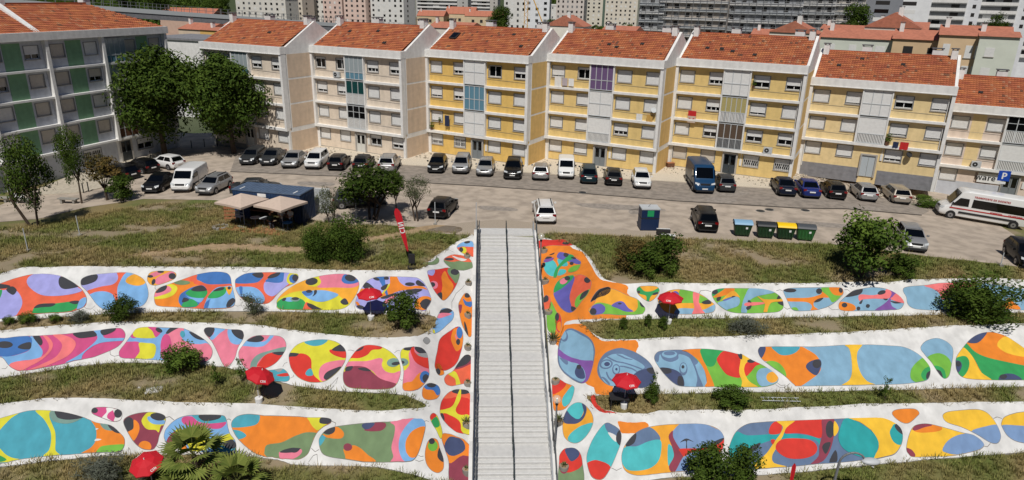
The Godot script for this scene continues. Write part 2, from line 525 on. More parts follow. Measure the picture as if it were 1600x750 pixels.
func window(o: Node3D, x0: float, x1: float, y0: float, y1: float, shut: float, style := "", z := 0.0) -> void:
	var b := MB.new()
	var zf := z - 0.06
	var t := 0.055
	b.box(Vector3(x0 - 0.07, y0 - 0.06, z + 0.002), Vector3(x0 + t - 0.03, y1 + 0.06, z + 0.03))
	b.box(Vector3(x1 - t + 0.03, y0 - 0.06, z + 0.002), Vector3(x1 + 0.07, y1 + 0.06, z + 0.03))
	b.box(Vector3(x0 + t - 0.03, y1, z + 0.002), Vector3(x1 - t + 0.03, y1 + 0.06, z + 0.03))
	var w := part(o, "window", b.mesh(), mats["frame_grey"])
	bx(w, "sill", mats["sill"], Vector3(x0 - 0.09, y0 - 0.08, z - 0.1), Vector3(x1 + 0.09, y0, z + 0.075))
	bx(w, "pane", mats["glass"], Vector3(x0, y0, z - 0.2), Vector3(x1, y1, z - 0.17))
	var f := MB.new()
	var n := 3 if style == "three" else 2
	for i in n + 1:
		var x := lerpf(x0, x1, float(i) / n)
		f.box(Vector3(x - 0.035, y0, z - 0.165), Vector3(x + 0.035, y1, z - 0.12))
	f.box(Vector3(x0, y0, z - 0.163), Vector3(x1, y0 + 0.08, z - 0.118))
	f.box(Vector3(x0, y1 - 0.06, z - 0.163), Vector3(x1, y1, z - 0.118))
	part(w, "frame", f.mesh(), mats["white_paint"])
	if shut > 0.02:
		var ys := lerpf(y1, y0, shut)
		var s := MB.new()
		var k := maxi(2, int((y1 - ys) / 0.115))
		for i in k:
			var ya := lerpf(ys, y1, float(i) / k)
			var yb := lerpf(ys, y1, float(i + 1) / k)
			s.quad(Vector3(x0, ya, zf), Vector3(x0, yb - 0.012, zf + 0.006), Vector3(x1, yb - 0.012, zf + 0.006), Vector3(x1, ya, zf))
			s.quad(Vector3(x0, yb - 0.012, zf + 0.006), Vector3(x0, yb, zf - 0.008), Vector3(x1, yb, zf - 0.008), Vector3(x1, yb - 0.012, zf + 0.006))
		s.box(Vector3(x0, ys - 0.04, zf - 0.01), Vector3(x1, ys, zf + 0.014))
		part(w, "shutter", s.mesh(), mats["shutter_beige" if style == "beige" else "shutter"])
	if style == "bars":
		var g := MB.new()
		for i in 9:
			var x := lerpf(x0, x1, (i + 0.5) / 9)
			g.box(Vector3(x - 0.014, y0, z + 0.035), Vector3(x + 0.014, y1, z + 0.06))
		for i in 3:
			var y := lerpf(y0, y1, 0.1 + i * 0.4)
			g.box(Vector3(x0, y, z + 0.036), Vector3(x1, y + 0.025, z + 0.058))
		part(w, "grille", g.mesh(), mats["white_paint"])
	elif style == "lattice":
		var g := MB.new()
		for i in 7:
			for s in [-1.0, 1.0]:
				var x := lerpf(x0 + 0.12, x1 - 0.12, i / 6.0)
				g.tube(Vector3(x - 0.11 * s, y0, z + 0.05), Vector3(x + 0.11 * s, lerpf(y0, y1, 0.5), z + 0.05), 0.016, 0.016, 4, false)
				g.tube(Vector3(x + 0.11 * s, lerpf(y0, y1, 0.5), z + 0.05), Vector3(x - 0.11 * s, y1, z + 0.05), 0.016, 0.016, 4, false)
		part(w, "grille", g.mesh(), mats["white_paint"])

func loggia(o: Node3D, x0: float, x1: float, y0: float, y1: float, kind: String, z := 0.3) -> void:
	# a balcony closed in later: frame with panels above, apron below
	var top := "shutter"
	var low := "shutter"
	var cols := 3
	var split := 0.45
	var rows := 1
	match kind:
		"blue": top = "glass_blue"; low = "glass_blue"; cols = 4; rows = 1
		"dark": top = "glass"; low = "bars"; cols = 3; rows = 2
		"teal": top = "glass_teal"; low = "bars"; cols = 3
		"clear": top = "glass_pale"; low = "glass_blue"; cols = 4; split = 0.3
		"purple": top = "curtain_purple"; low = "curtain_purple"; cols = 4; rows = 1; split = 0.38
		"yellow": top = "curtain_yellow"; low = "bars"; cols = 5; rows = 1; split = 0.4
		"brown": top = "curtain_brown"; low = "bars_dark"; cols = 4; split = 0.4
		"slats": cols = 1; low = "bars"; split = 0.36
		"two": cols = 2; split = 0.5
		"timber": top = "curtain_brown"; low = "bars_brown"; cols = 3; split = 0.42
	var ym := lerpf(y0, y1, split)
	var b := MB.new()
	for i in cols + 1:
		var x := lerpf(x0, x1, float(i) / cols)
		b.box(Vector3(x - 0.035, y0, z - 0.03), Vector3(x + 0.035, y1, z + 0.03))
	for y in [y0, ym - 0.03, y1 - 0.07]:
		b.box(Vector3(x0 - 0.03, y, z - 0.032), Vector3(x1 + 0.03, y + 0.07, z + 0.033))
	for i in range(1, rows):
		var y := lerpf(ym, y1, float(i) / rows)
		b.box(Vector3(x0, y - 0.025, z - 0.028), Vector3(x1, y + 0.025, z + 0.031))
	var w := part(o, "balcony_screen", b.mesh(), mats["frame_light"])
	for i in cols:
		var xa := lerpf(x0, x1, float(i) / cols) + 0.035
		var xb := lerpf(x0, x1, float(i + 1) / cols) - 0.035
		bx(w, "panel", mats[top], Vector3(xa, ym, z - 0.02), Vector3(xb, y1 - 0.05, z - 0.005 + 0.004 * (i % 2)))
	if low.begins_with("bars"):
		var g := MB.new()
		for i in 18:
			var x := lerpf(x0, x1, (i + 0.5) / 18)
			g.box(Vector3(x - 0.045, y0 + 0.07, z - 0.02), Vector3(x + 0.045, ym, z + 0.012))
		part(w, "apron", g.mesh(), mats[{"bars": "shutter", "bars_dark": "frame_grey", "bars_brown": "brown_wood"}[low]])
		bx(w, "backing", mats["dark_hole"], Vector3(x0, y0 + 0.07, z - 0.08), Vector3(x1, ym, z - 0.05))
	else:
		bx(w, "apron", mats[low], Vector3(x0, y0 + 0.05, z - 0.02), Vector3(x1, ym, z))
	var rec := MB.new()   # shaded recess behind
	rec.box(Vector3(x0, y0, z - 0.5), Vector3(x1, y1, z - 0.3))
	part(w, "inner_wall", rec.mesh(), mats["shutter"])

func door(o: Node3D, x0: float, x1: float, y0: float, y1: float, m: String, glass := true, z := 0.15) -> void:
	var b := MB.new()
	b.box(Vector3(x0 - 0.16, y0, z - 0.2), Vector3(x0, y1 + 0.14, z + 0.05))
	b.box(Vector3(x1, y0, z - 0.2), Vector3(x1 + 0.16, y1 + 0.14, z + 0.05))
	b.box(Vector3(x0, y1, z - 0.2), Vector3(x1, y1 + 0.14, z + 0.05))
	var w := part(o, "door", b.mesh(), mats["sill"])
	var xm := (x0 + x1) / 2
	for s in 2:
		var xa := x0 if s == 0 else xm + 0.012
		var xb := xm - 0.012 if s == 0 else x1
		bx(w, "leaf", mats[m], Vector3(xa, y0 + 0.02, z - 0.12), Vector3(xb, y1, z - 0.06))
		if glass:
			bx(w, "pane", mats["glass"], Vector3(xa + 0.1, lerpf(y0, y1, 0.48), z - 0.065), Vector3(xb - 0.1, y1 - 0.16, z - 0.052))
	bx(w, "handle", mats["frame_light"], Vector3(xm - 0.05, y0 + 1.0, z - 0.06), Vector3(xm - 0.02, y0 + 1.15, z - 0.02))

func chimney(o: Node3D, x: float, z: float, y0: float, y1: float, w: float, d: float, pot := false) -> void:
	var b := MB.new()
	b.box(Vector3(x - w / 2, y0, z - d / 2), Vector3(x + w / 2, y1 - 0.22, z + d / 2))
	for sx in [-1, 1]:
		for sz in [-1, 1]:
			b.box(Vector3(x + sx * (w / 2 - 0.08) - 0.06, y1 - 0.22, z + sz * (d / 2 - 0.08) - 0.06), Vector3(x + sx * (w / 2 - 0.08) + 0.06, y1 - 0.08, z + sz * (d / 2 - 0.08) + 0.06))
	var c := part(o, "chimney", b.mesh(), mats["white_wall"])
	bx(c, "cap", mats["chimney_cap"], Vector3(x - w / 2 - 0.08, y1 - 0.08, z - d / 2 - 0.08), Vector3(x + w / 2 + 0.08, y1, z + d / 2 + 0.08))

func rod(o: Node3D, called: String, m: String, a: Vector3, b: Vector3, r: float, seg := 6) -> MeshInstance3D:
	var t := MB.new()
	t.tube(a, b, r, r, seg)
	return part(o, called, t.mesh(), mats[m])

func gable_prism(b: MB, x0: float, x1: float, ye: float, yr: float, yb: float, z0 := 0.0, z1 := -DEEP) -> void:
	var zm := (z0 + z1) / 2
	b.prism([Vector3(x0, yb, z0), Vector3(x0, ye, z0), Vector3(x0, yr, zm), Vector3(x0, ye, z1), Vector3(x0, yb, z1)], Vector3(x1 - x0, 0, 0))

func row_block(i: int, at: Vector3, s: Dictionary) -> Node3D:
	var o := thing("apartment_block", s.label, "apartment block", at, deg_to_rad(-28.0), "terraced apartment blocks with tiled roofs behind the parked cars")
	var fl: int = s.floors             # storeys above the ground floor
	var yg: float = s.get("yg", 0.0)   # ground floor level
	var wall: Material = mats[s.wall]
	var eave := yg + 2.75 * (fl + 1) - 0.08
	var cols := [[0.5, 1.95], [3.55, 5.0], [8.0, 9.5], [11.1, 12.55]]
	var b := MB.new()
	for k in fl + 1:
		var y0 := yg + 2.75 * k
		var sp := cols
		if k == 0:
			b.box(Vector3(0.02, yg - 1.4, -0.24), Vector3(12.88, yg, 0.0))
		holed_wall(b, 0.02, 12.88, y0, y0 + 2.75 if k < fl else eave, y0 + (0.99 if k else 1.12), y0 + (2.15 if k else 2.27), sp)
	b.box(Vector3(0.3, yg - 1.4, -DEEP + 0.02), Vector3(12.6, eave, -0.24))
	part(o, "wall", b.mesh(), wall)
	if s.has("plinth"):
		bx(o, "plinth", mats["plinth_grey"], Vector3(0.31, yg - 1.4, 0.0), Vector3(5.9, yg + s.plinth, 0.03))
		bx(o, "plinth", mats["plinth_grey"], Vector3(7.6, yg - 1.4, 0.0), Vector3(12.59, yg + s.plinth - 0.05, 0.03))
	else:
		bx(o, "plinth", mats["concrete"], Vector3(0.31, yg - 0.6, 0.0), Vector3(5.8, yg + 0.16, 0.03))
		bx(o, "plinth", mats["concrete"], Vector3(7.4, yg - 0.6, 0.0), Vector3(12.59, yg + 0.16, 0.03))
	# ledges, piers, parapet
	for k in range(1, fl + 1):
		var y := yg + 2.75 * k
		if k == 1:
			bx(o, "ledge", mats["white_wall"], Vector3(0.0, y - 0.27, -0.02), Vector3(12.9, y, 0.42))
		else:
			bx(o, "ledge", mats["white_wall"], Vector3(0.3, y - 0.24, -0.02), Vector3(4.97, y, 0.38))
			bx(o, "ledge", mats["white_wall"], Vector3(7.73, y - 0.24, -0.02), Vector3(12.6, y, 0.38))
	for e in [[0.0, 0.3], [12.6, 12.9]]:
		bx(o, "pier", mats["white_wall"], Vector3(e[0], yg + 2.75, -0.3), Vector3(e[1], eave, 0.4))
		bx(o, "pier", mats["white_wall"], Vector3(e[0], yg - 1.4, -0.3), Vector3(e[1], yg + 2.48, 0.06))
	for e in [[4.97, 5.09], [7.61, 7.73]]:
		bx(o, "pier", mats["white_wall"], Vector3(e[0], yg + 2.75, -0.02), Vector3(e[1], eave, 0.36))
	var pf := MB.new()
	pf.box(Vector3(-0.02, eave, -0.4), Vector3(12.92, eave + 0.74, 0.44))
	pf.box(Vector3(-0.02, eave - 0.06, 0.30), Vector3(12.92, eave, 0.5))
	part(o, "parapet", pf.mesh(), mats["white_wall"])
	# gables
	var yr := eave + 3.05
	for e in [[0.0, 0.26], [12.64, 12.9]]:
		var g := MB.new()
		gable_prism(g, e[0], e[1], eave + 0.70, yr + 0.25, yg - 1.4, -0.405, -DEEP)
		part(o, "gable", g.mesh(), mats["white_wall"])
	for k in fl + 1:
		var y0 := yg + 2.75 * k + (0.06 if k else -0.5)
		var y1 := yg + 2.75 * (k + 1) - (0.14 if k else 0.45)
		if k == fl: y1 = eave - 0.06
		bx(o, "gable_panel", mats[s.gable], Vector3(12.9, y0, -9.5), Vector3(12.912, y1, -0.5 if k else -0.2))
	# roof
	var rb := MB.new()
	rb.prism([Vector3(0.26, eave + 0.7, -0.4), Vector3(0.26, yr, -DEEP / 2), Vector3(0.26, eave + 0.7, -DEEP)], Vector3(12.38, 0, 0))
	var roof := part(o, "roof", rb.mesh(), mats["tile_under"])
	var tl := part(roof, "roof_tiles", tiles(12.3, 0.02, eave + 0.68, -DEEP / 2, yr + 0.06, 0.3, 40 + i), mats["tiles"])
	tl.set_meta("kind", "stuff")
	bx(roof, "ridge", mats["tile_ridge"], Vector3(0.26, yr + 0.03, -DEEP / 2 - 0.12), Vector3(12.64, yr + 0.15, -DEEP / 2 + 0.1))
	chimney(o, 0.62, -4.35, eave + 2.2, yr + 0.85, 0.55, 0.6)
	chimney(o, 12.3, -4.7, eave + 2.2, yr + 0.9, 0.55, 0.7)
	chimney(o, 4.4, -6.6, eave + 1.5, yr + 0.75, 0.95, 0.8)
	chimney(o, 10.9, -6.6, eave + 1.5, yr + 0.75, 0.95, 0.8)
	for v in s.get("vents", []):
		var yv: float = lerpf(eave + 0.72, yr, v[1] / (DEEP / 2)) + 0.07
		var vb := MB.new()
		vb.box(Vector3(-0.2, -0.06, -0.16), Vector3(0.2, 0.1, 0.16), Basis(Vector3.RIGHT, 0.47), Vector3(v[0], yv, -v[1]))
		part(roof, "roof_vent", vb.mesh(), mats["dark_hole"])
	# windows from the top floor down
	for k in s.win.size():
		var fy: float = yg + 2.75 * (fl - k)
		var gr: bool = k == fl
		for c in 4:
			var w = s.win[k][c]
			var st := ""
			if w is Array:
				st = w[1]
				w = w[0]
			if w < -0.5: continue
			window(o, cols[c][0], cols[c][1], fy + (1.12 if gr else 0.99), fy + (2.27 if gr else 2.15), w, st)
		if not gr:
			loggia(o, 5.09, 7.61, fy + 0.02, fy + 2.65, s.log[k])
	door(o, 6.0, 7.25, yg + s.get("door_y", 0.05), yg + s.get("door_top", 2.2), s.door, s.get("door_glass", true))
	bx(o, "meter_box", mats["shutter"], Vector3(7.62, yg + 1.1, 0.0), Vector3(7.84, yg + 1.75, 0.1))
	rod(o, "pipe", "white_paint", Vector3(7.73, yg + 1.75, 0.06), Vector3(7.73, yg + 2.5, 0.06), 0.025)
	rod(o, "pipe", "white_paint", Vector3(0.38, yg - 0.3, 0.08), Vector3(0.38, yg + 2.48, 0.08), 0.05)
	for k in fl:
		rod(o, "pipe", "white_paint", Vector3(12.45, yg + 2.75 * (k + 1), 0.08), Vector3(12.45, yg + 2.75 * (k + 2) - 0.24, 0.08), 0.03)
	for k in range(1, fl + 1):   # cables run along the fronts
		rod(o, "cable", "frame_grey", Vector3(0.3, yg + 2.75 * k + 0.72, 0.02), Vector3(4.95, yg + 2.75 * k + 0.66, 0.02), 0.012)
		rod(o, "cable", "frame_grey", Vector3(7.73, yg + 2.75 * k + 0.7, 0.02), Vector3(12.6, yg + 2.75 * k + 0.6, 0.02), 0.012)
	return o

func green_block(at: Vector3) -> void:
	var o := thing("apartment_block", "pale grey apartment block with green wall panels behind the big tree at left", "apartment block", at, deg_to_rad(70.0))
	var F := 2.7
	var x0 := -16.2
	var x1 := 11.4
	var b := MB.new()
	b.box(Vector3(x0, -0.5, -10), Vector3(x1 - 0.3, 13.5, -0.26))
	var spans := []
	for bay in [-16.2, -9.75, -3.4]:
		spans.append([bay + 0.6, bay + 2.05])
		spans.append([bay + 4.3, bay + 5.75])
	spans.append([5.75, 7.15])
	spans.append([9.1, 10.5])
	for k in range(1, 5):
		holed_wall(b, x0, x1 - 0.3, 2.7 + F * (k - 1), 2.7 + F * k, 2.7 + F * (k - 1) + 0.95, 2.7 + F * (k - 1) + 2.2, spans)
	holed_wall(b, x0, x1 - 0.3, -0.5, 2.7, 0.9, 2.1, [[-7.6, -6.2], [-1.4, 0.7], [5.4, 7.4]])
	part(o, "wall", b.mesh(), mats["wall_grey"])
	var r := RandomNumberGenerator.new()
	r.seed = 6
	for k in range(1, 5):
		var y := 2.7 + F * (k - 1)
		bx(o, "ledge", mats["white_wall"], Vector3(x0, y - 0.2, -0.02), Vector3(x1 - 0.3, y, 0.42))
		for g in [[-13.9, -12.2], [-7.5, -5.75], [-1.15, 0.6], [7.35, 8.9]]:
			bx(o, "green_panel", mats["green_wall"], Vector3(g[0], y, 0.0), Vector3(g[1], y + F - 0.2, 0.03))
		for s in spans:
			var shut: float = [1.0, 0.8, 1.0, 0.95, 0.6, 1.0][r.randi() % 6]
			window(o, s[0], s[1], y + 0.95, y + 2.2, shut, "beige" if r.randf() < 0.7 else "")
		loggia(o, 2.95, 5.55, y + 0.02, y + F - 0.2, ["timber", "two", "two", "clear"][k - 1])
	window(o, -1.4, 0.7, 0.9, 2.1, 0.15, "bars")
	window(o, 5.4, 7.4, 0.9, 2.1, 0.4)
	window(o, -7.6, -6.2, 0.9, 2.1, 0.9)
	door(o, 3.1, 4.4, 0.0, 2.3, "door_dark")
	for x in [-9.75, -3.4, 2.85, x1 - 0.3]:
		bx(o, "pier", mats["white_wall"], Vector3(x - 0.17, 2.5, -0.02), Vector3(x + 0.17, 13.5, 0.5))
		bx(o, "pier", mats["white_wall"], Vector3(x - 0.17, -0.5, -0.02), Vector3(x + 0.17, 2.5, 0.1))
	bx(o, "parapet", mats["white_wall"], Vector3(x0, 13.5, -0.4), Vector3(x1 + 0.1, 14.25, 0.6))
	bx(o, "gable", mats["white_wall"], Vector3(x1 - 0.3, -0.5, -10), Vector3(x1, 13.5, -0.3))
	var rb := MB.new()
	rb.prism([Vector3(x0, 14.2, 0.2), Vector3(x0, 16.6, -5.0), Vector3(x0, 14.2, -10.2)], Vector3(x1 - 5.4 - x0, 0, 0))
	rb.tri(Vector3(x1 - 5.4, 16.6, -5), Vector3(x1, 14.2, 0.2), Vector3(x1 - 5.4, 14.2, 0.2))
	rb.tri(Vector3(x1 - 5.4, 16.6, -5), Vector3(x1, 14.2, -10.2), Vector3(x1, 14.2, 0.2))
	rb.tri(Vector3(x1 - 5.4, 16.6, -5), Vector3(x1 - 5.4, 14.2, -10.2), Vector3(x1, 14.2, -10.2))
	var roof := part(o, "roof", rb.mesh(), mats["tile_under"])
	var w := x1 - 5.4 - x0
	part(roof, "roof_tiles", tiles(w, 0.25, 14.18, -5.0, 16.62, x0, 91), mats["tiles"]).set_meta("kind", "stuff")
	# hip courses get shorter towards the ridge
	var hb := MB.new()
	for i in 15:
		var t0 := i / 15.0
		var wd := 5.4 * (1 - t0) - 0.1
		if wd < 0.3: continue
		var tm := tiles(wd, lerpf(0.25, -5, t0), lerpf(14.18, 16.62, t0), lerpf(0.25, -5, t0 + 1 / 15.0), lerpf(14.18, 16.62, t0 + 1 / 15.0), x1 - 5.4, 200 + i)
		var a := tm.surface_get_arrays(0)
		hb.v.append_array(a[Mesh.ARRAY_VERTEX]); hb.n.append_array(a[Mesh.ARRAY_NORMAL]); hb.c.append_array(a[Mesh.ARRAY_COLOR])
	part(roof, "roof_tiles", hb.mesh(), mats["tiles"]).set_meta("kind", "stuff")
	bx(roof, "ridge", mats["tile_ridge"], Vector3(x0, 16.6, -5.15), Vector3(x1 - 5.4, 16.78, -4.85))
	var fw := MB.new()
	fw.prism([Vector3(-4.1, 14.2, 0.3), Vector3(-4.1, 17.0, -5.0), Vector3(-4.1, 14.2, -10.2)], Vector3(0.55, 0, 0))
	part(o, "firewall", fw.mesh(), mats["white_wall"])
	chimney(o, -4.6, -5.2, 16, 17.9, 0.6, 0.8)
	chimney(o, -3.2, -5.2, 16, 17.8, 0.6, 0.8)
	chimney(o, 6.4, -5.6, 16, 17.4, 0.9, 0.8)

func build_rows() -> void:
	var r := Vector3(0.88295, 0, 0.46947)
	var g := Vector3(0.46947, 0, -0.88295)
	var step := r * 12.9 + g * 4.4
	var p3 := Vector3(-9.9, 0, -78.9)
	var specs := [
		{"label": "cream apartment block half in the shade of the trees, far left of the row", "floors": 3, "wall": "wall_cream", "gable": "gable_cream", "door": "door_white", "log": ["clear", "two", "dark"], "win": [[0.6, 0.4, 0.6, 0.6], [1, 0.7, 1, 1], [1, 1, 0.9, 1], [1, 0.5, 1, 1]], "vents": [[8.5, 2.5]]},
		{"label": "cream apartment block with dark glazed balcony column above a white door", "floors": 3, "wall": "wall_cream", "gable": "gable_cream", "door": "door_white", "log": ["clear", "teal", "dark"], "win": [[0.12, 0.1, [0.6, "three"], 0.6], [0.7, 0.7, 1, 0.9], [1, 1, 1, 0.95], [1, 1, 0.3, 0.6]], "vents": [[3.2, 3], [9.5, 1.2], [7, 3.4]]},
		{"label": "strong yellow apartment block with a blue glazed balcony and a roof skylight", "floors": 3, "wall": "wall_yellow", "gable": "gable_yellow", "door": "door_grey", "log": ["two", "blue", "two"], "win": [[1, [0.65, "three"], 0, 0.5], [0.75, [0.65, "three"], 1, 1], [0.85, 0.85, 0.9, 0.9], [[0.6, "bars"], [0.2, "bars"], 1, 1]], "vents": [[9, 3.6], [11, 1.5]]},
		{"label": "yellow apartment block with purple curtains in its top balcony", "floors": 3, "wall": "wall_yellow_pale", "gable": "gable_yellow", "door": "door_grey", "log": ["purple", "two", "slats"], "win": [[0.8, 0.15, 1, 1], [1, 0.9, 1, 1], [0.9, 0.9, [0.6, "three"], 1], [1, 0.85, 1, 1]], "vents": [[6, 2.2], [7, 1.8], [9.5, 2.6]]},
		{"label": "yellow apartment block with yellow balcony curtains and a red towel at one window", "floors": 3, "wall": "wall_yellow_pale", "gable": "gable_yellow", "door": "door_dark", "log": ["panel", "yellow", "brown"], "win": [[1, [0.6, "three"], 0.5, 0.6], [1, [0.6, "three"], 0.75, 1], [1, 0.5, 0.5, 0.5], [[1, "beige"], [1, "beige"], [0.4, "lattice"], [0.4, "lattice"]]], "vents": [[2.5, 2], [4, 2], [5.2, 1.6], [7.5, 1.2]]},
		{"label": "three storey yellow block on a grey plinth with white balcony screens", "floors": 2, "yg": 1.33, "wall": "wall_yellow_soft", "gable": "gable_yellow", "door": "door_pale", "door_y": -0.7, "door_top": 1.5, "door_glass": false, "plinth": 0.12, "log": ["panel", "slats"], "win": [[1, 0.85, 0.5, 0.8], [1, 1, 0.8, 0.85], [1, 0.9, [0.7, "three"], 0.9]], "vents": [[4.2, 3.6], [2.2, 2.2], [8, 3]]},
		{"label": "pink and yellow block with a grey ground floor at the right edge", "floors": 2, "yg": -0.72, "wall": "wall_pink", "gable": "gable_yellow", "door": "door_grey", "log": ["dark", "slats"], "win": [[0.95, 1, 1, 1], [0.95, 0.85, 0.8, 1], [1, -1, 1, 1]], "vents": [[2.5, 2]]},
	]
	for i in specs.size():
		var at := p3 + step * (i - 2)
		var o := row_block(i, at, specs[i])
		if i == 6:
			bx(o, "ground_floor_wall", mats["wall_grey"], Vector3(0.31, -2.0, 0.0), Vector3(5.85, 0.38, 0.035))
			bx(o, "ground_floor_wall", mats["wall_grey"], Vector3(0.31, 1.6, 0.0), Vector3(5.85, 1.7, 0.035))
			for k in [1, 2]:
				bx(o, "yellow_panel", mats["wall_yellow_soft"], Vector3(2.2, -0.72 + 2.75 * k, 0.0), Vector3(3.35, -0.72 + 2.75 * k + 2.5, 0.02))
		if i == 2:
			var sk := MB.new()
			sk.box(Vector3(-0.45, -0.02, -0.6), Vector3(0.45, 0.1, 0.6), Basis(Vector3.RIGHT, 0.47), Vector3(2.0, 13.05, -2.6))
			var s := part(o, "skylight", sk.mesh(), mats["dark_hole"])
			var pn := MB.new()
			pn.box(Vector3(-0.34, 0.1, -0.48), Vector3(0.34, 0.125, 0.48), Basis(Vector3.RIGHT, 0.47), Vector3(2.0, 13.05, -2.6))
			part(s, "pane", pn.mesh(), mats["glass"])
	green_block(Vector3(-44.85, -1.0, -72.2))

# ------------------------------------------------------------------ road, pavements
func area(called: String, a: Array, m: String, off: float, spline := true, skirt := 0.0) -> void:
	var pl := smooth(a, 3) if spline else PackedVector2Array()
	if not spline:
		for i in range(0, a.size(), 2):
			pl.append(Vector2(a[i], a[i + 1]))
	var b := MB.new()
	drape(pl, off, b)
	if skirt > 0:
		for i in pl.size():
			var q := pl[i]
			var r := pl[(i + 1) % pl.size()]
			b.quad(ground(q.x, q.y, off), ground(r.x, r.y, off), ground(r.x, r.y, off - skirt), ground(q.x, q.y, off - skirt))
	for inner in Geometry2D.offset_polygon(pl, -0.3 if m == "dirt" else -0.05): keep_clear(inner)
	tag(part(self, called, b.mesh(), mats[m]), "", "", "", "structure")

func build_ground() -> void:
	area("road", [-52.11,-52.65,-41.98,-53.16,-39.43,-54.09,-37.56,-57.23,-33.45,-59.65,-26.49,-58.64,-18.43,-53.57,-13.33,-52.02,-10.28,-52.13,-5.09,-51.51,-2.78,-51.05,-0.01,-50.95,1.75,-51.19,5.06,-51.58,10.05,-50.98,15.82,-50.78,24.27,-50.12,29.08,-48.24,35.26,-46.56,36.63,-45.78,40.83,-44.16, 45.9,-70, 45.9,-91.9, -45.9,-91.9, -45.9,-60], "asphalt", 0.02, false)
	area("parking_strip", [-29.43,-69.42,-21.47,-67.39,-12.97,-66.84,-10.21,-65.59,-2.60,-64.54,3.57,-63.43,15.25,-60.89,25.90,-59.47,37.23,-59.89,38.91,-61.58,38.94,-64.51,33.35,-65.54,28.20,-65.40,22.19,-66.33,16.73,-67.59,12.02,-68.21,3.85,-69.59,-2.87,-70.91,-7.01,-71.67,-11.18,-72.15,-14.65,-73.01,-20.48,-74.28,-23.52,-76.21,-28.08,-79.43,-32.15,-78.19], "asphalt_grey", 0.025, false)
	area("pavement", [-23.27,-71.58,-23.52,-76.21,-20.48,-74.28,-14.65,-73.01,-11.18,-72.15,-7.01,-71.67,-2.87,-70.91,3.85,-69.59,12.02,-68.21,16.73,-67.59,22.19,-66.33,28.20,-65.40,31.65,-73.91,17.45,-77.56,2.09,-82.21,-12.65,-87.66,-28.07,-95.58,-27.65,-80.44], "rubble", 0.10, false, 0.2)
	area("pavement", [-48.02,-61.54,-44.46,-61.66,-40.67,-62.19,-39.32,-64.34,-38.52,-68.21,-39.84,-76.76,-41.77,-84.38,-43.85,-85.02,-46.53,-81.26,-48.68,-72.25,-52.29,-67.51,-54.73,-63.90,-51.13,-59.33], "paving", 0.10, false, 0.2)
	area("gravel_verge", [-7.02,-50.74,-5.18,-52.46,-2.92,-53.61,-0.57,-54.11,2.33,-53.30,4.11,-52.61,8.20,-52.25,12.24,-51.89,16.07,-51.67,20.12,-51.03,24.52,-50.72,24.16,-49.86,15.72,-50.38,9.99,-50.61,5.02,-51.03,1.75,-50.83,-2.75,-50.54,-5.00,-50.50], "gravel", 0.03)
	area("dirt_path", [-27.41,-45.64,-24.38,-47.01,-22.47,-48.07,-20.06,-48.02,-17.11,-47.77,-15.09,-47.38,-14.83,-46.47,-17.05,-46.15,-19.49,-46.49,-23.04,-46.10,-27.05,-44.96], "dirt", 0.03)
	area("dirt_path", [-11.76,-49.45,-9.95,-50.28,-8.12,-51.36,-6.21,-52.39,-4.11,-51.90,-4.22,-50.76,-6.01,-50.65,-7.91,-49.96,-9.70,-48.92,-11.31,-48.49], "dirt", 0.03)
	area("wall_strip", [-10.21,-65.59,-2.60,-64.54,3.57,-63.43,3.56,-63.16,-2.59,-64.26,-10.17,-65.30], "joint", 0.03, false)
	area("road_joint", [3.57,-63.43,15.25,-60.89,25.90,-59.47,37.23,-59.89,37.04,-59.57,25.80,-59.19,15.19,-60.64,3.56,-63.16], "joint", 0.03, false)
	area("road_joint", [-29.43,-69.42,-21.47,-67.39,-12.97,-66.84,-10.21,-65.59,-10.17,-65.30,-12.92,-66.59,-21.40,-67.14,-29.32,-69.14], "joint", 0.03, false)
	for q in [ [19.20,-64.23,21.75,-64.89,22.79,-63.83,20.51,-62.78,19.27,-63.12], [10.34,-57.76,11.95,-58.25,11.93,-56.94,10.19,-56.45], [-2.88,-57.93,-0.06,-57.56,0.28,-56.65,-2.49,-56.82], [31.11,-60.72,33.86,-61.20,33.01,-59.74,30.44,-59.52], [-8.80,-55.99,-5.61,-56.97,-4.85,-55.91,-8.06,-54.62], [5.80,-59.36,11.39,-58.99,13.40,-57.60,7.26,-57.91], [18.54,-62.19,20.81,-61.73,19.83,-60.42,17.96,-60.89], [-20.68,-64.71,-17.51,-64.50,-17.46,-63.33,-20.34,-63.56], [23.88,-55.64,28.36,-54.75,27.43,-53.86,23.48,-54.58]]:
		area("road_patch", q, "road_patch", 0.028)

# ------------------------------------------------------------------ vehicles
var car_mesh := {}
# length, width, height, bonnet height, belt, [rear base, rear roof, front roof, front base] along the length, boot height
const CARS = {
	"hatch": [4.0, 1.72, 1.46, 0.94, 0.95, [-1.9, -1.5, 0.2, 0.95], 0.95],
	"sedan": [4.45, 1.75, 1.44, 0.92, 0.94, [-1.55, -0.85, 0.35, 1.1], 0.98],
	"wagon": [4.5, 1.76, 1.48, 0.93, 0.95, [-2.12, -1.8, 0.4, 1.1], 0.95],
	"suv": [4.35, 1.82, 1.66, 1.05, 1.08, [-2.05, -1.75, 0.3, 1.0], 1.05],
	"mpv": [4.1, 1.72, 1.62, 1.0, 1.02, [-1.95, -1.7, 0.55, 1.3], 1.0]}
const VANS = {"small_van": [4.05, 1.68, 1.82, 1.05, 1.1, 0.45, 1.15], "van": [4.8, 1.9, 1.97, 1.12, 1.18, 0.95, 1.65], "big_van": [5.6, 2.02, 2.5, 1.25, 1.35, 1.45, 2.15], "minibus": [6.9, 2.0, 2.7, 1.2, 1.3, 1.95, 2.75]}

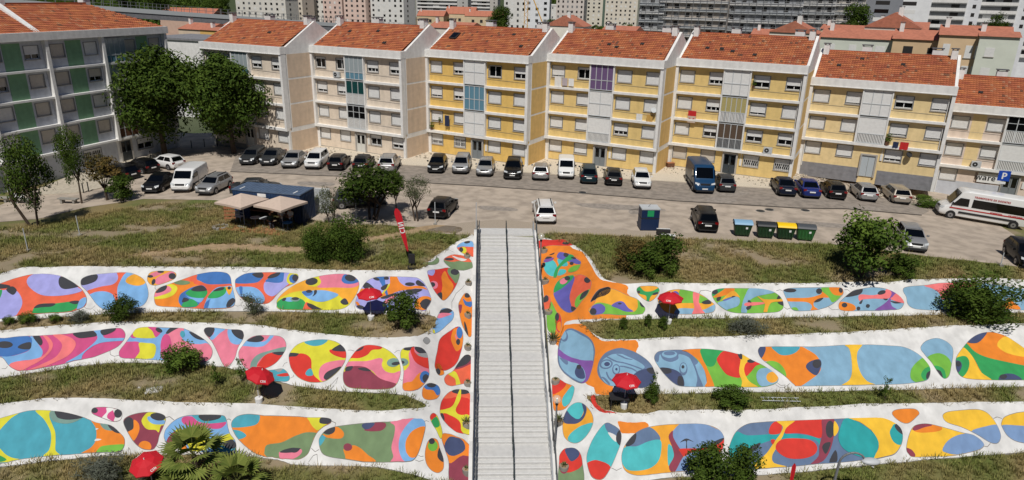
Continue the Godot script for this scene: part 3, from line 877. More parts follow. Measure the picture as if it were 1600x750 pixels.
func ring(w: float, y0: float, y1: float, z: float) -> Array:
	var a := [Vector3(w * 0.82, y0, z), Vector3(w * 0.97, y0 + 0.1, z), Vector3(w, lerpf(y0, y1, 0.45), z), Vector3(w * 0.975, y1 - 0.12, z), Vector3(w * 0.87, y1 - 0.02, z), Vector3(w * 0.45, y1 + 0.012, z)]
	var b := []
	for q in a: b.push_front(Vector3(-q.x, q.y, q.z))
	return a + b

func body_loft(st: Array) -> ArrayMesh:
	var b := MB.new()
	var rings := []
	for s in st: rings.append(ring(s[1], s[2], s[3], s[0]))
	b.loft(rings)
	for e in [0, rings.size() - 1]:
		for i in range(1, rings[e].size() - 1):
			if e == 0: b.tri(rings[e][0], rings[e][i], rings[e][i + 1])
			else: b.tri(rings[e][0], rings[e][i + 1], rings[e][i])
	return b.mesh()

func slab(b: MB, p: Array, m0: float, m1: float, lift: float) -> void:   # pane inset in the face p (a b bottom, c d top)
	var n: Vector3 = (p[3] - p[0]).cross(p[1] - p[0]).normalized()
	var q := []
	for uv in [[m0, 0.1], [m1, 0.1], [m1, 0.9], [m0, 0.9]]:
		q.append(p[0].lerp(p[1], uv[0]).lerp(p[3].lerp(p[2], uv[0]), uv[1]))
	b.prism([q[0] - n * 0.01, q[3] - n * 0.01, q[2] - n * 0.01, q[1] - n * 0.01], n * (lift + 0.01))

func wheels(o: Node3D, L: float, W: float, r: float, fr: float, rr: float) -> void:
	for z in [fr, rr]:
		for s in [-1.0, 1.0]:
			var key := "wheel%.2f" % r
			if not car_mesh.has(key):
				var t := MB.new()
				t.tube(Vector3(-0.1, 0, 0), Vector3(0.1, 0, 0), r, r, 18)
				var m := MB.new()
				m.tube(Vector3(-0.112, 0, 0), Vector3(0.112, 0, 0), r * 0.64, r * 0.62, 14)
				var k := MB.new()
				k.tube(Vector3(-0.118, 0, 0), Vector3(0.118, 0, 0), r * 0.2, r * 0.2, 8)
				var ar := MB.new()
				ar.tube(Vector3(-0.09, 0.02, 0), Vector3(0.09, 0.02, 0), r * 1.18, r * 1.18, 18)
				car_mesh[key] = [t.mesh(), m.mesh(), k.mesh(), ar.mesh()]
			var w := part(o, "wheel", car_mesh[key][0], mats["tyre"])
			w.position = Vector3(s * (W / 2 - 0.085), r, z)
			part(w, "rim", car_mesh[key][1], mats["rim"])
			part(w, "hub", car_mesh[key][2], mats["trim"])
			part(o, "wheel_arch", car_mesh[key][3], mats["dark_hole"]).position = Vector3(s * (W / 2 - 0.086), r + 0.01, z)

func fittings(o: Node3D, L: float, W: float, yf: float, yr: float, mirror_z: float, mirror_y: float, p: Material, tall := false) -> void:
	for s in [-1.0, 1.0]:
		var h := MB.new()
		h.prism([Vector3(s * W * 0.27, yf - 0.05, L / 2 - 0.05), Vector3(s * W * 0.27, yf + 0.08, L / 2 - 0.12), Vector3(s * W * 0.46, yf + 0.13, L / 2 - 0.34), Vector3(s * W * 0.46, yf - 0.02, L / 2 - 0.2)], Vector3(0, 0.012, 0.05))
		part(o, "headlight", h.mesh(), mats["lamp_clear"])
		var t := MB.new()
		if tall: t.box(Vector3(s * W * 0.45 - 0.06, yr - 0.2, -L / 2 - 0.015), Vector3(s * W * 0.45 + 0.06, yr + 0.3, -L / 2 + 0.1))
		else: t.box(Vector3(s * W * 0.38 - 0.14, yr - 0.08, -L / 2 + 0.02), Vector3(s * W * 0.38 + 0.14, yr + 0.1, -L / 2 + 0.16))
		part(o, "tail_light", t.mesh(), mats["lamp_red"])
		var m := MB.new()
		m.box(Vector3(-0.09, -0.07, -0.05), Vector3(0.09, 0.07, 0.05), Basis(), Vector3(s * (W / 2 + 0.08), mirror_y, mirror_z))
		part(o, "mirror", m.mesh(), mats["trim"] if tall else p)
	for e in [1.0, -1.0]:
		bx(o, "number_plate", mats["white_paint"], Vector3(-0.26, 0.46 if e > 0 else 0.62, e * L / 2 - 0.045), Vector3(0.26, 0.57 if e > 0 else 0.73, e * L / 2 + 0.018))
		bx(o, "bumper", mats["trim"], Vector3(-W * 0.4, 0.24, e * (L / 2 - 0.06) - 0.05), Vector3(W * 0.4, 0.4, e * (L / 2 - 0.02) + 0.035))
	bx(o, "grille", mats["trim"], Vector3(-W * 0.22, yf - 0.06, L / 2 - 0.16), Vector3(W * 0.22, yf + 0.06, L / 2 - 0.005))

func car(called: String, kind: String, col: String, at: Vector3, turn: float, label: String, group := "", bars := false) -> Node3D:
	var o := thing(called, label, "car", at + Vector3(0, 0.03, 0), turn, group)
	var d: Array = CARS[kind]
	var L: float = d[0]
	var W: float = d[1]
	var H: float = d[2]
	var belt: float = d[4]
	var c: Array = d[5]
	var p: Material = mats["car_" + col]
	var h := L / 2
	if not car_mesh.has(kind):
		var w := W / 2
		var body := body_loft([[-h, w * 0.8, 0.34, d[6] - 0.22], [-h + 0.07, w * 0.92, 0.24, d[6] - 0.08], [-h + 0.35, w * 0.99, 0.2, d[6]], [c[0] + 0.2, w, 0.2, belt + 0.01], [-0.2, w, 0.2, belt], [c[3], w, 0.2, belt], [c[3] + 0.35, w * 0.99, 0.2, d[3]], [h - 0.32, w * 0.96, 0.2, d[3] - 0.1], [h - 0.1, w * 0.88, 0.24, d[3] - 0.22], [h, w * 0.74, 0.32, d[3] - 0.38]])
		var wb := w * 0.9
		var wt := w * 0.7
		var P := [Vector3(-wb, belt - 0.04, c[0]), Vector3(wb, belt - 0.04, c[0]), Vector3(wb, belt - 0.04, c[3]), Vector3(-wb, belt - 0.04, c[3])]
		var Q := [Vector3(-wt, H - 0.07, c[1]), Vector3(wt, H - 0.07, c[1]), Vector3(wt, H - 0.07, c[2]), Vector3(-wt, H - 0.07, c[2])]
		var cab := MB.new()
		for i in 4:
			var j := (i + 1) % 4
			cab.quad(P[i], Q[i], Q[j], P[j])
		var roof := MB.new()
		var rr := []
		for k in 6:
			var t := k / 5.0
			var z := lerpf(c[1] - 0.04, c[2] + 0.05, t)
			var y := H - 0.075 + 0.075 * sqrt(maxf(0.0, sin(PI * clampf(t, 0.03, 0.97))))
			rr.append([Vector3(-wt - 0.02, H - 0.1, z), Vector3(-wt, lerpf(H - 0.08, y, 0.5), z), Vector3(-wt * 0.6, y, z), Vector3(wt * 0.6, y, z), Vector3(wt, lerpf(H - 0.08, y, 0.5), z), Vector3(wt + 0.02, H - 0.1, z)])
		roof.loft(rr, false)
		var gl := []
		for f in [[2, 3, 0.05, 0.95], [0, 1, 0.07, 0.93]]:
			var g := MB.new()
			slab(g, [P[f[0]], P[f[1]], Q[f[1]], Q[f[0]]], f[2], f[3], 0.012)
			gl.append(g.mesh())
		for f in [[1, 2], [3, 0]]:
			for sp in [[0.1, 0.47], [0.51, 0.9]]:
				var g := MB.new()
				slab(g, [P[f[0]], P[f[1]], Q[f[1]], Q[f[0]]], sp[0], sp[1], 0.012)
				gl.append(g.mesh())
		car_mesh[kind] = [body, cab.mesh(), roof.mesh(), gl]
	var m: Array = car_mesh[kind]
	part(o, "body", m[0], p)
	part(o, "cabin", m[1], p)
	part(o, "roof", m[2], p)
	for i in m[3].size():
		part(o, ["windscreen", "rear_window", "side_window", "side_window", "side_window", "side_window"][i], m[3][i], mats["car_glass"])
	wheels(o, L, W, 0.31, h - 0.82, -h + 0.78)
	fittings(o, L, W, d[3] - 0.24, d[6] - 0.16, c[3] - 0.35, belt + 0.08, p)
	if bars:
		for s in [-1, 1]:
			bx(o, "roof_bar", mats["trim"], Vector3(s * 0.5 - 0.03, H + 0.01, c[1] + 0.1), Vector3(s * 0.5 + 0.03, H + 0.06, c[2] - 0.1))
	return o

func van(called: String, kind: String, col: String, at: Vector3, turn: float, label: String, cat := "van") -> Node3D:
	var o := thing(called, label, cat, at + Vector3(0, 0.03, 0), turn)
	var d: Array = VANS[kind]
	var L: float = d[0]
	var W: float = d[1]
	var H: float = d[2]
	var h := L / 2
	var w := W / 2
	var p: Material = mats["car_" + col]
	var zr: float = d[5]   # front edge of the roof
	var zb: float = d[6]   # foot of the windscreen
	part(o, "body", body_loft([[-h, w * 0.9, 0.32, H - 0.16], [-h + 0.08, w * 0.97, 0.26, H - 0.04], [-h + 0.5, w, 0.26, H], [zr - 0.5, w, 0.26, H], [zr, w * 0.97, 0.26, H - 0.06], [lerpf(zr, zb, 0.5), w * 0.97, 0.26, lerpf(H - 0.06, d[4], 0.55)], [zb, w * 0.98, 0.26, d[4]], [h - 0.4, w * 0.97, 0.26, d[3] - 0.06], [h - 0.1, w * 0.9, 0.28, d[3] - 0.3], [h, w * 0.78, 0.34, d[3] - 0.5]]), p)
	var g := MB.new()
	var a := [Vector3(w * 0.86, d[4] - 0.03, zb + 0.03), Vector3(-w * 0.86, d[4] - 0.03, zb + 0.03), Vector3(-w * 0.8, H - 0.1, zr + 0.08), Vector3(w * 0.8, H - 0.1, zr + 0.08)]
	slab(g, a, 0.03, 0.97, 0.05)
	part(o, "windscreen", g.mesh(), mats["car_glass"])
	for s in [-1.0, 1.0]:
		var sg := MB.new()
		var x: float = s * w
		var y0: float = d[4] + 0.02
		var y1: float = minf(H - 0.35, d[4] + 0.72)
		sg.prism([Vector3(x * 0.985, y0, zb - 0.12), Vector3(x * 0.985, y1, lerpf(zr, zb, 0.35) - 0.1), Vector3(x * 0.985, y1, zr - 0.55), Vector3(x * 0.985, y0, zr - 0.62)], Vector3(s * 0.035, 0, 0))
		part(o, "side_window", sg.mesh(), mats["car_glass"])
		if kind == "minibus":
			bx(o, "side_window", mats["car_glass"], Vector3(x - 0.02, y0 - 0.02, -h + 0.4), Vector3(x + 0.02, y1 + 0.03, zr - 0.85))
			bx(o, "red_stripe", mats["car_red"], Vector3(x - 0.015, 1.0, -h + 0.1), Vector3(x + 0.016, 1.09, h - 0.7))
			bx(o, "rubbing_strip", mats["trim"], Vector3(x - 0.015, 0.62, -h + 0.9), Vector3(x + 0.02, 0.8, h - 1.5))
			for row in [["TRANSPORTE DE DOENTES", H - 0.42, -0.3, 0.17], ["BOMBEIROS", 1.14, -0.9, 0.12], ["115 PORTUGAL", 1.14, -2.4, 0.12]]:
				var tm := text(row[0], row[3], 0.006)
				var ti := part(o, "lettering", tm, mats["car_red"])
				ti.position = Vector3(x + s * 0.02, row[1], row[2])
				ti.rotation.y = s * PI / 2
		else:
			bx(o, "door_seam", mats["trim"], Vector3(x - 0.01, 0.45, zr - 0.72), Vector3(x + 0.006, H - 0.4, zr - 0.7))
			bx(o, "rubbing_strip", mats["trim"], Vector3(x - 0.01, 0.6, -h + 0.9), Vector3(x + 0.012, 0.7, h - 1.3))
	bx(o, "rear_window", mats["car_glass"], Vector3(-w * 0.7, d[4] + 0.1, -h - 0.012), Vector3(w * 0.7, H - 0.4, -h + 0.1))
	wheels(o, L, W, 0.34, h - 0.95, -h + 1.0)
	fittings(o, L, W, d[3] - 0.3, d[4] - 0.1, zb - 0.15, d[4] + 0.2, p, true)
	return o

func text(s: String, size: float, depth := 0.01) -> TextMesh:
	var t := TextMesh.new()
	t.text = s
	var f := SystemFont.new()
	f.font_names = PackedStringArray(["Droid Sans"])
	f.font_weight = 700
	t.font = f
	t.font_size = 32
	t.pixel_size = size / 24.0
	t.depth = depth
	return t

func build_cars() -> void:
	for k in {"black": [18, 18, 20], "navy": [18, 26, 44], "blue": [30, 44, 104], "grey": [62, 64, 66], "silver": [150, 150, 150], "beige": [158, 150, 138], "white": [222, 222, 220], "teal": [16, 40, 48], "van_blue": [20, 58, 92], "red": [170, 24, 28]}:
		var c: Array = {"black": [18, 18, 20], "navy": [18, 26, 44], "blue": [30, 44, 104], "grey": [62, 64, 66], "silver": [150, 150, 150], "beige": [158, 150, 138], "white": [222, 222, 220], "teal": [16, 40, 48], "van_blue": [20, 58, 92], "red": [170, 24, 28]}[k]
		var m := mat("car_" + k, c8(c[0], c[1], c[2]), 0.38, "", 1, 0.35 if k in ["silver", "beige", "grey"] else 0.0)
		m.clearcoat_enabled = true
		m.clearcoat = 0.7 if c[1] > 90 else 0.3
		m.metallic_specular = 0.5 if c[1] > 90 else 0.25
		m.clearcoat_roughness = 0.12
	mat("car_glass", Color(0.02, 0.024, 0.028), 0.06)
	mat("tyre", c8(26, 26, 27), 0.9)
	mat("rim", c8(150, 150, 152), 0.4, "", 1, 0.6)
	mat("trim", c8(34, 34, 36), 0.7)
	mat("lamp_clear", c8(190, 194, 196), 0.15)
	mat("lamp_red", c8(120, 12, 16), 0.2)
	var row := "cars parked along the apartment row"
	var lf := deg_to_rad(-116)
	car("parked_car", "wagon", "black", Vector3(-40.11, -0.87, -67.85), lf, "black estate car nosed towards the green block, nearest the round shrub")
	car("parked_car", "hatch", "black", Vector3(-39.21, -0.83, -70.43), lf, "black hatchback between the black estate and the white hatchback, left group")
	car("parked_car", "hatch", "white", Vector3(-37.20, -0.73, -71.91), lf, "white hatchback parked nose in beside the green block pavement")
	car("parked_car", "sedan", "black", Vector3(-33.69, -0.56, -63.35), 0.02, "black old saloon facing the camera left of the white panel van")
	van("parked_van", "van", "white", Vector3(-30.94, -0.43, -63.56), 0.05, "white panel van facing the camera beside the blue container")
	car("parked_car", "hatch", "silver", Vector3(-27.91, -0.28, -61.93), -0.14, "silver hatchback with roof bars right of the white panel van", "", true)
	var rows := [
		["wagon", "grey", Vector3(-28.59, -0.32, -73.94), 0.0, "dark grey estate facing out in the tree shade, first of the row from the left"],
		["sedan", "grey", Vector3(-26.21, -0.20, -73.38), 0.0, "dark grey saloon half in tree shade, second of the row from the left"],
		["sedan", "silver", Vector3(-23.43, -0.07, -71.89), 0.0, "silver saloon facing out in front of the cream gable"],
		["mpv", "white", Vector3(-20.85, -0.00, -71.27), -0.02, "small white tall hatchback facing out before the cream block"],
		["hatch", "black", Vector3(-18.39, -0.00, -70.92), PI, "black hatchback tail out, right of the small white car"],
		["hatch", "black", Vector3(-15.80, -0.00, -70.87), PI, "black hatchback tail out in front of the white door, left of the silver estate"],
		["suv", "silver", Vector3(-13.04, -0.00, -70.56), PI, "silver estate tail out at the corner of the cream gable"],
		["hatch", "black", Vector3(-8.00, -0.00, -70.73), -0.03, "black hatchback with sunshade facing out, left end before the strong yellow block"],
		["mpv", "silver", Vector3(-5.43, -0.00, -70.68), -0.04, "silver tall hatchback facing out before the grey double door"],
		["hatch", "silver", Vector3(-2.89, -0.00, -69.81), -0.05, "silver hatchback facing out right of the grey double door"],
		["suv", "black", Vector3(-0.01, -0.00, -68.99), -0.05, "black crossover facing out at the right end of the strong yellow block"],
		["hatch", "silver", Vector3(2.82, -0.00, -68.71), PI - 0.06, "small silver hatchback tail out beside the white small van"],
		["mpv", "teal", Vector3(7.61, -0.00, -67.83), PI - 0.07, "dark teal tall hatchback tail out right of the white small van"],
		["hatch", "black", Vector3(10.01, -0.00, -67.28), PI - 0.08, "black hatchback tail out left of the white hatchback with black grille"],
		["hatch", "white", Vector3(12.68, -0.00, -66.27), -0.08, "white hatchback facing out before the yellow block with purple curtains"],
		["hatch", "grey", Vector3(20.74, -0.00, -65.74), PI - 0.1, "dark grey small hatchback tail out right of the blue high van"],
		["sedan", "navy", Vector3(26.30, -0.00, -65.02), PI - 0.14, "navy saloon tail out, left of the bright blue saloon"],
		["sedan", "blue", Vector3(28.41, -0.00, -64.50), PI - 0.15, "blue saloon tail out between the navy saloon and black hatchback"],
		["hatch", "black", Vector3(30.79, -0.06, -64.22), PI - 0.16, "black hatchback tail out below the rubble bank"],
		["hatch", "silver", Vector3(34.00, -0.30, -64.63), PI - 0.17, "silver hatchback tail out below the rubble bank, left of the beige one"],
		["wagon", "beige", Vector3(37.41, -0.56, -65.10), PI - 0.2, "beige silver estate tail out, last of the row by the green weeds"]]
	for c in rows:
		car("parked_car", c[0], c[1], c[2], c[3], c[4], row)
	van("parked_van", "small_van", "white", Vector3(5.44, -0.00, -69.46), -0.06, "small white delivery van facing out among the row of cars")
	van("parked_van", "big_van", "van_blue", Vector3(18.41, -0.00, -66.02), -0.06, "high roofed blue van facing out before the yellow block")
	car("parked_car", "wagon", "grey", Vector3(-13.31, -0.00, -57.16), PI / 2 + 0.2, "grey car mostly hidden behind the wide dark tree")
	car("parked_car", "hatch", "black", Vector3(-5.87, -0.00, -55.66), PI - 0.2, "black hatchback beside the small tree left of the stairs")
	car("moving_car", "wagon", "white", Vector3(2.66, -0.00, -55.20), PI + 0.03, "white estate with roof rails driving past the top of the stairs", "", true)
	car("parked_car", "mpv", "black", Vector3(15.72, -0.00, -53.72), PI - 0.1, "black tall car tail towards the camera beside the blue lidded bin")
	car("parked_car", "hatch", "silver", Vector3(30.79, -0.03, -50.17), -0.3, "silver hatchback facing the camera behind the right hand tree")
	car("parked_car", "hatch", "black", Vector3(37.53, -0.06, -47.29), -0.3, "black car cut off by the right edge of the picture")
	car("parked_car", "sedan", "grey", Vector3(-23.40, -0.07, -60.44), PI / 2 + 0.15, "dark car whose roof shows behind the blue container")
	var mb := van("ambulance_minibus", "minibus", "white", Vector3(42.28, -0.92, -59.71), 0.0, "white patient transport minibus with a red stripe on the road at right", "minibus")
	mb.rotation.y = -PI / 2 - atan2(1.29, 3.6)
	mb.rotation.x = -0.07

# ------------------------------------------------------------------ plants
var leaf_cache := {}
var slabs := []        # painted slabs and hard ground, where no grass grows

func foliage(key: String, seed_: int, leaves: int, size: float, lumps: int, c0: Color, c1: Color, slim := 1.0, hollow := 0.35) -> ArrayMesh:
	# leaf blades in clumps through a unit crown (radius 1, centre 0)
	if leaf_cache.has(key):
		return leaf_cache[key]
	var r := RandomNumberGenerator.new()
	r.seed = seed_
	var b := MB.new()
	var cs := []
	for i in lumps:
		var d := Vector3(r.randfn(), r.randfn(), r.randfn()).normalized()
		var k := pow(r.randf(), 0.45)
		cs.append([d * k * 0.74, 0.2 + 0.2 * r.randf(), r.randf()])
	for i in leaves:
		var q: Array = cs[r.randi() % lumps]
		var d := Vector3(r.randfn(), r.randfn() + 0.25, r.randfn()).normalized()
		var p: Vector3 = q[0] + d * q[1] * lerpf(hollow, 1.15, pow(r.randf(), 0.6))
		var n := (d + Vector3(r.randfn(), r.randfn() + 0.5, r.randfn()) * 0.55).normalized()
		var s := n.cross(Vector3(r.randfn(), r.randfn(), r.randfn())).normalized()
		var t := n.cross(s)
		var w := size * (0.6 + 0.8 * r.randf())
		var c := c0.lerp(c1, clampf(q[2] * 0.6 + r.randf() * 0.5 - 0.05, 0, 1))
		b.col = c
		var a := p - t * w
		var e := p + t * w
		var m := s * w * 0.45 * slim
		for v in [a, e, p + m, a, p - m, e]:
			b.v.append(v); b.n.append(n); b.c.append(c)
	leaf_cache[key] = b.mesh()
	return leaf_cache[key]

func limbs(o: Node3D, h: float, r: float, spread: float, n: int, seed_: int, stems := 1) -> void:
	var g := RandomNumberGenerator.new()
	g.seed = seed_
	for s in stems:
		var b := MB.new()
		var base := Vector3(g.randfn() * 0.12 * (stems - 1), -0.15, g.randfn() * 0.12 * (stems - 1))
		var top := base * 3 + Vector3(g.randfn() * 0.12 * h * 0.2, h * 0.5, g.randfn() * 0.1)
		b.tube(base, top, r, r * 0.68, 8, false)
		for i in n:
			var a := TAU * (i + g.randf() * 0.5) / n
			var e := Vector3(cos(a) * spread, h * (0.62 + 0.3 * g.randf()), sin(a) * spread)
			var m := top.lerp(e, 0.5) + Vector3(0, 0.06 * h, 0)
			b.tube(top.lerp(base, 0.15 * g.randf()), m, r * 0.5, r * 0.32, 6, false)
			b.tube(m, e, r * 0.32, r * 0.08, 5, false)
		part(o, "trunk", b.mesh(), mats["bark"])

func tree(called: String, label: String, at: Vector3, h: float, rad: Vector3, cy: float, key: String, tr: float, stems := 1, group := "") -> Node3D:
	var o := thing(called, label, "tree", at, rng.randf() * TAU, group)
	limbs(o, cy + rad.y * 0.3, tr, rad.x * 0.55, 6, hash(label), stems)
	var f := part(o, "crown", leaf_cache[key], mats["leaf"])
	f.scale = rad
	f.position = Vector3(0, cy, 0)
	return o

func bush(called: String, label: String, at: Vector3, rad: Vector3, key: String, group := "", cy := 0.75) -> Node3D:
	var o := thing(called, label, "shrub", at, (rng.randf() - 0.5) * 0.6, group)
	var b := MB.new()
	for i in 5:
		var a := TAU * i / 5
		b.tube(Vector3(0, -0.1, 0), Vector3(cos(a) * rad.x * 0.5, rad.y * 0.9, sin(a) * rad.z * 0.5), 0.04, 0.012, 5, false)
	part(o, "stem", b.mesh(), mats["bark"])
	var f := part(o, "leaves", leaf_cache[key], mats["leaf"])
	f.scale = rad
	f.position = Vector3(0, rad.y * cy, 0)
	return o

func palm(label: String, at: Vector3, h: float, rad: float, seed_: int) -> void:
	var o := thing("fan_palm", label, "palm", at, seed_)
	var g := RandomNumberGenerator.new()
	g.seed = seed_
	var t := MB.new()
	t.tube(Vector3(0, -0.2, 0), Vector3(0, h, 0), 0.17, 0.12, 10)
	part(o, "trunk", t.mesh(), mats["bark"])
	for i in 19:
		var a := i * 2.4
		var el := lerpf(1.25, -0.25, i / 18.0)
		var d := Vector3(cos(a) * cos(el), sin(el), sin(a) * cos(el))
		var b := MB.new()
		var tip := Vector3(0, h, 0) + d * rad * 0.55
		b.col = Color(0.12, 0.13, 0.04)
		b.tube(Vector3(0, h, 0), tip, 0.02, 0.012, 4, false)
		var side := d.cross(Vector3.UP).normalized()
		var nrm := side.cross(d).normalized()
		for k in 15:
			var fa := lerpf(-1.7, 1.7, k / 14.0)
			var fd := (d * cos(fa) + side * sin(fa) - nrm * 0.15).normalized()
			var sd := (side * cos(fa) - d * sin(fa)) * 0.07
			var q := rad * 0.55 * (1 - 0.12 * absf(fa)) * (0.9 + 0.2 * g.randf())
			b.col = Color(0.1, 0.14, 0.03).lerp(Color(0.22, 0.25, 0.06), g.randf())
			b.quad(tip, tip + fd * q * 0.5 + sd, tip + fd * q - Vector3(0, 0.1, 0) * g.randf(), tip + fd * q * 0.5 - sd)
		part(o, "frond", b.mesh(), mats["leaf"])

func rosette(o: Node3D, n: int, len: float, w: float, y: float, seed_: int) -> void:
	var g := RandomNumberGenerator.new()
	g.seed = seed_
	var b := MB.new()
	for i in n:
		var a := i * 2.4
		var el := lerpf(1.35, 0.2, float(i) / n)
		var d := Vector3(cos(a) * cos(el), sin(el), sin(a) * cos(el))
		var s := d.cross(Vector3.UP).normalized() * w
		var p := Vector3(0, y, 0)
		b.col = Color(0.07, 0.1, 0.035).lerp(Color(0.2, 0.19, 0.08), g.randf() * g.randf())
		b.quad(p - s * 0.5, p + d * len * 0.5 - s, p + d * len, p + d * len * 0.5 + s)
	part(o, "leaves", b.mesh(), mats["leaf"])

func build_plants() -> void:
	mat("bark", c8(84, 70, 58), 0.95, "grain", 1.0)
	var lm := mat("leaf", Color.WHITE, 0.75)
	lm.vertex_color_use_as_albedo = true
	lm.metallic_specular = 0.2
	lm.backlight_enabled = true
	lm.backlight = Color(0.35, 0.4, 0.2)
	var d0 := Color(0.026, 0.05, 0.009)
	var d1 := Color(0.088, 0.132, 0.022)
	foliage("big", 3, 30000, 0.036, 70, d0, d1)
	foliage("big2", 4, 24000, 0.040, 56, d0 * 1.1, d1 * 1.15)
	foliage("dark", 5, 5000, 0.05, 34, d0 * 0.8, d1 * 0.7)
	foliage("bush", 6, 4200, 0.06, 30, d0, d1)
	foliage("dense", 21, 10000, 0.042, 44, d0, d1)
	foliage("bright", 7, 4000, 0.06, 28, d0 * 1.3, d1 * 1.45)
	foliage("olive", 8, 2600, 0.055, 22, Color(0.06, 0.07, 0.035), Color(0.13, 0.145, 0.075), 0.6)
	foliage("sparse", 9, 5200, 0.045, 34, d0, d1, 0.8)
	foliage("lavender", 10, 2600, 0.075, 26, Color(0.075, 0.085, 0.06), Color(0.16, 0.17, 0.135), 0.35)
	foliage("rust", 12, 2600, 0.06, 22, Color(0.06, 0.06, 0.02), Color(0.17, 0.11, 0.035))
	foliage("sapling", 13, 420, 0.12, 14, d0 * 1.2, d1 * 1.2, 0.8)
	tree("street_tree", "largest leafy tree, in front of the green panelled block", Vector3(-40.51, -0.89, -78.15), 12.8, Vector3(6.6, 5.6, 6.0), 7.6, "big", 0.34)
	tree("street_tree", "second big leafy tree, in front of the first cream block", Vector3(-32.46, -0.50, -78.23), 11.2, Vector3(5.3, 5.0, 5.0), 6.7, "big2", 0.3)
	tree("poplar", "thin loose tree at the far left edge with grey bare twigs", Vector3(-37.97, -0.52, -51.79), 7.6, Vector3(2.5, 3.5, 2.2), 4.4, "sparse", 0.1, 3)
	tree("poplar", "slender upright tree right of the loose tree at far left", Vector3(-38.54, -0.79, -58.67), 6.8, Vector3(1.5, 3.0, 1.5), 4.4, "sparse", 0.09)
	tree("round_tree", "small round rust tipped tree by the black estate car", Vector3(-36.71, -0.71, -59.52), 4.2, Vector3(1.9, 1.55, 1.9), 2.9, "rust", 0.12)
	bush("shrub", "green bush right beside the round rust tipped tree", Vector3(-35.13, -0.63, -59.18), Vector3(1.5, 1.3, 1.4), "bush", "", 0.95)
	tree("wide_tree", "wide dark tree in the grass right of the blue container", Vector3(-11.52, -0.00, -53.18), 4.4, Vector3(3.7, 1.9, 3.2), 3.1, "dark", 0.13, 3)
	tree("small_tree", "small tree with open crown between the wide dark tree and the stairs", Vector3(-7.77, -0.00, -53.27), 3.9, Vector3(1.45, 1.3, 1.4), 2.8, "olive", 0.08, 2)
	tree("small_tree", "thin grey green tree close to the right end of the blue container", Vector3(-14.67, -0.04, -52.25), 3.2, Vector3(1.15, 1.6, 1.1), 1.9, "olive", 0.06, 2)
	tree("small_tree", "slim tree directly right of the wide dark tree", Vector3(-9.88, -0.00, -55.92), 3.6, Vector3(0.9, 1.3, 0.9), 2.4, "bush", 0.06)
	bush("shrub", "dense dark bush above the top left mural, left one of the pair", Vector3(-13.54, -0.43, -45.09), Vector3(1.55, 1.6, 1.4), "dense")
	bush("shrub", "dense dark bush above the top left mural, right taller one of the pair", Vector3(-11.61, -0.42, -45.18), Vector3(1.75, 2.0, 1.5), "dense")
	bush("shrub", "purplish dark bush in the grass right of the stairs, left of three", Vector3(8.30, -0.48, -44.65), Vector3(1.6, 1.6, 1.3), "rust")
	bush("shrub", "green bush in the grass right of the stairs, lowest of three", Vector3(9.18, -0.52, -44.01), Vector3(1.5, 1.25, 1.2), "bush")
	bush("shrub", "dark green bush in the grass right of the stairs, right of three", Vector3(10.60, -0.49, -44.47), Vector3(1.8, 1.7, 1.4), "bush")
	tree("broad_tree", "broad green tree on the grass in front of the silver hatchback", Vector3(24.53, -0.56, -44.38), 5.4, Vector3(2.9, 2.4, 2.6), 2.9, "bright", 0.14, 2)
	bush("shrub", "low bush at the right foot of the broad green tree", Vector3(27.50, -0.53, -44.94), Vector3(1.5, 0.95, 1.1), "bush")
	bush("shrub", "large dark bush overlapping the top right mural", Vector3(31.57, -2.53, -42.21), Vector3(3.1, 2.0, 1.9), "dense", "", 0.72)
	bush("shrub", "green weeds at the kerb in front of the white minibus", Vector3(39.62, -0.72, -62.82), Vector3(1.9, 0.55, 1.1), "bright")
	bush("shrub", "green weeds at the rubble edge right of the beige estate", Vector3(40.64, -0.80, -65.95), Vector3(1.2, 0.3, 0.8), "bright")
	var berm := "shrubs on the grass terraces"
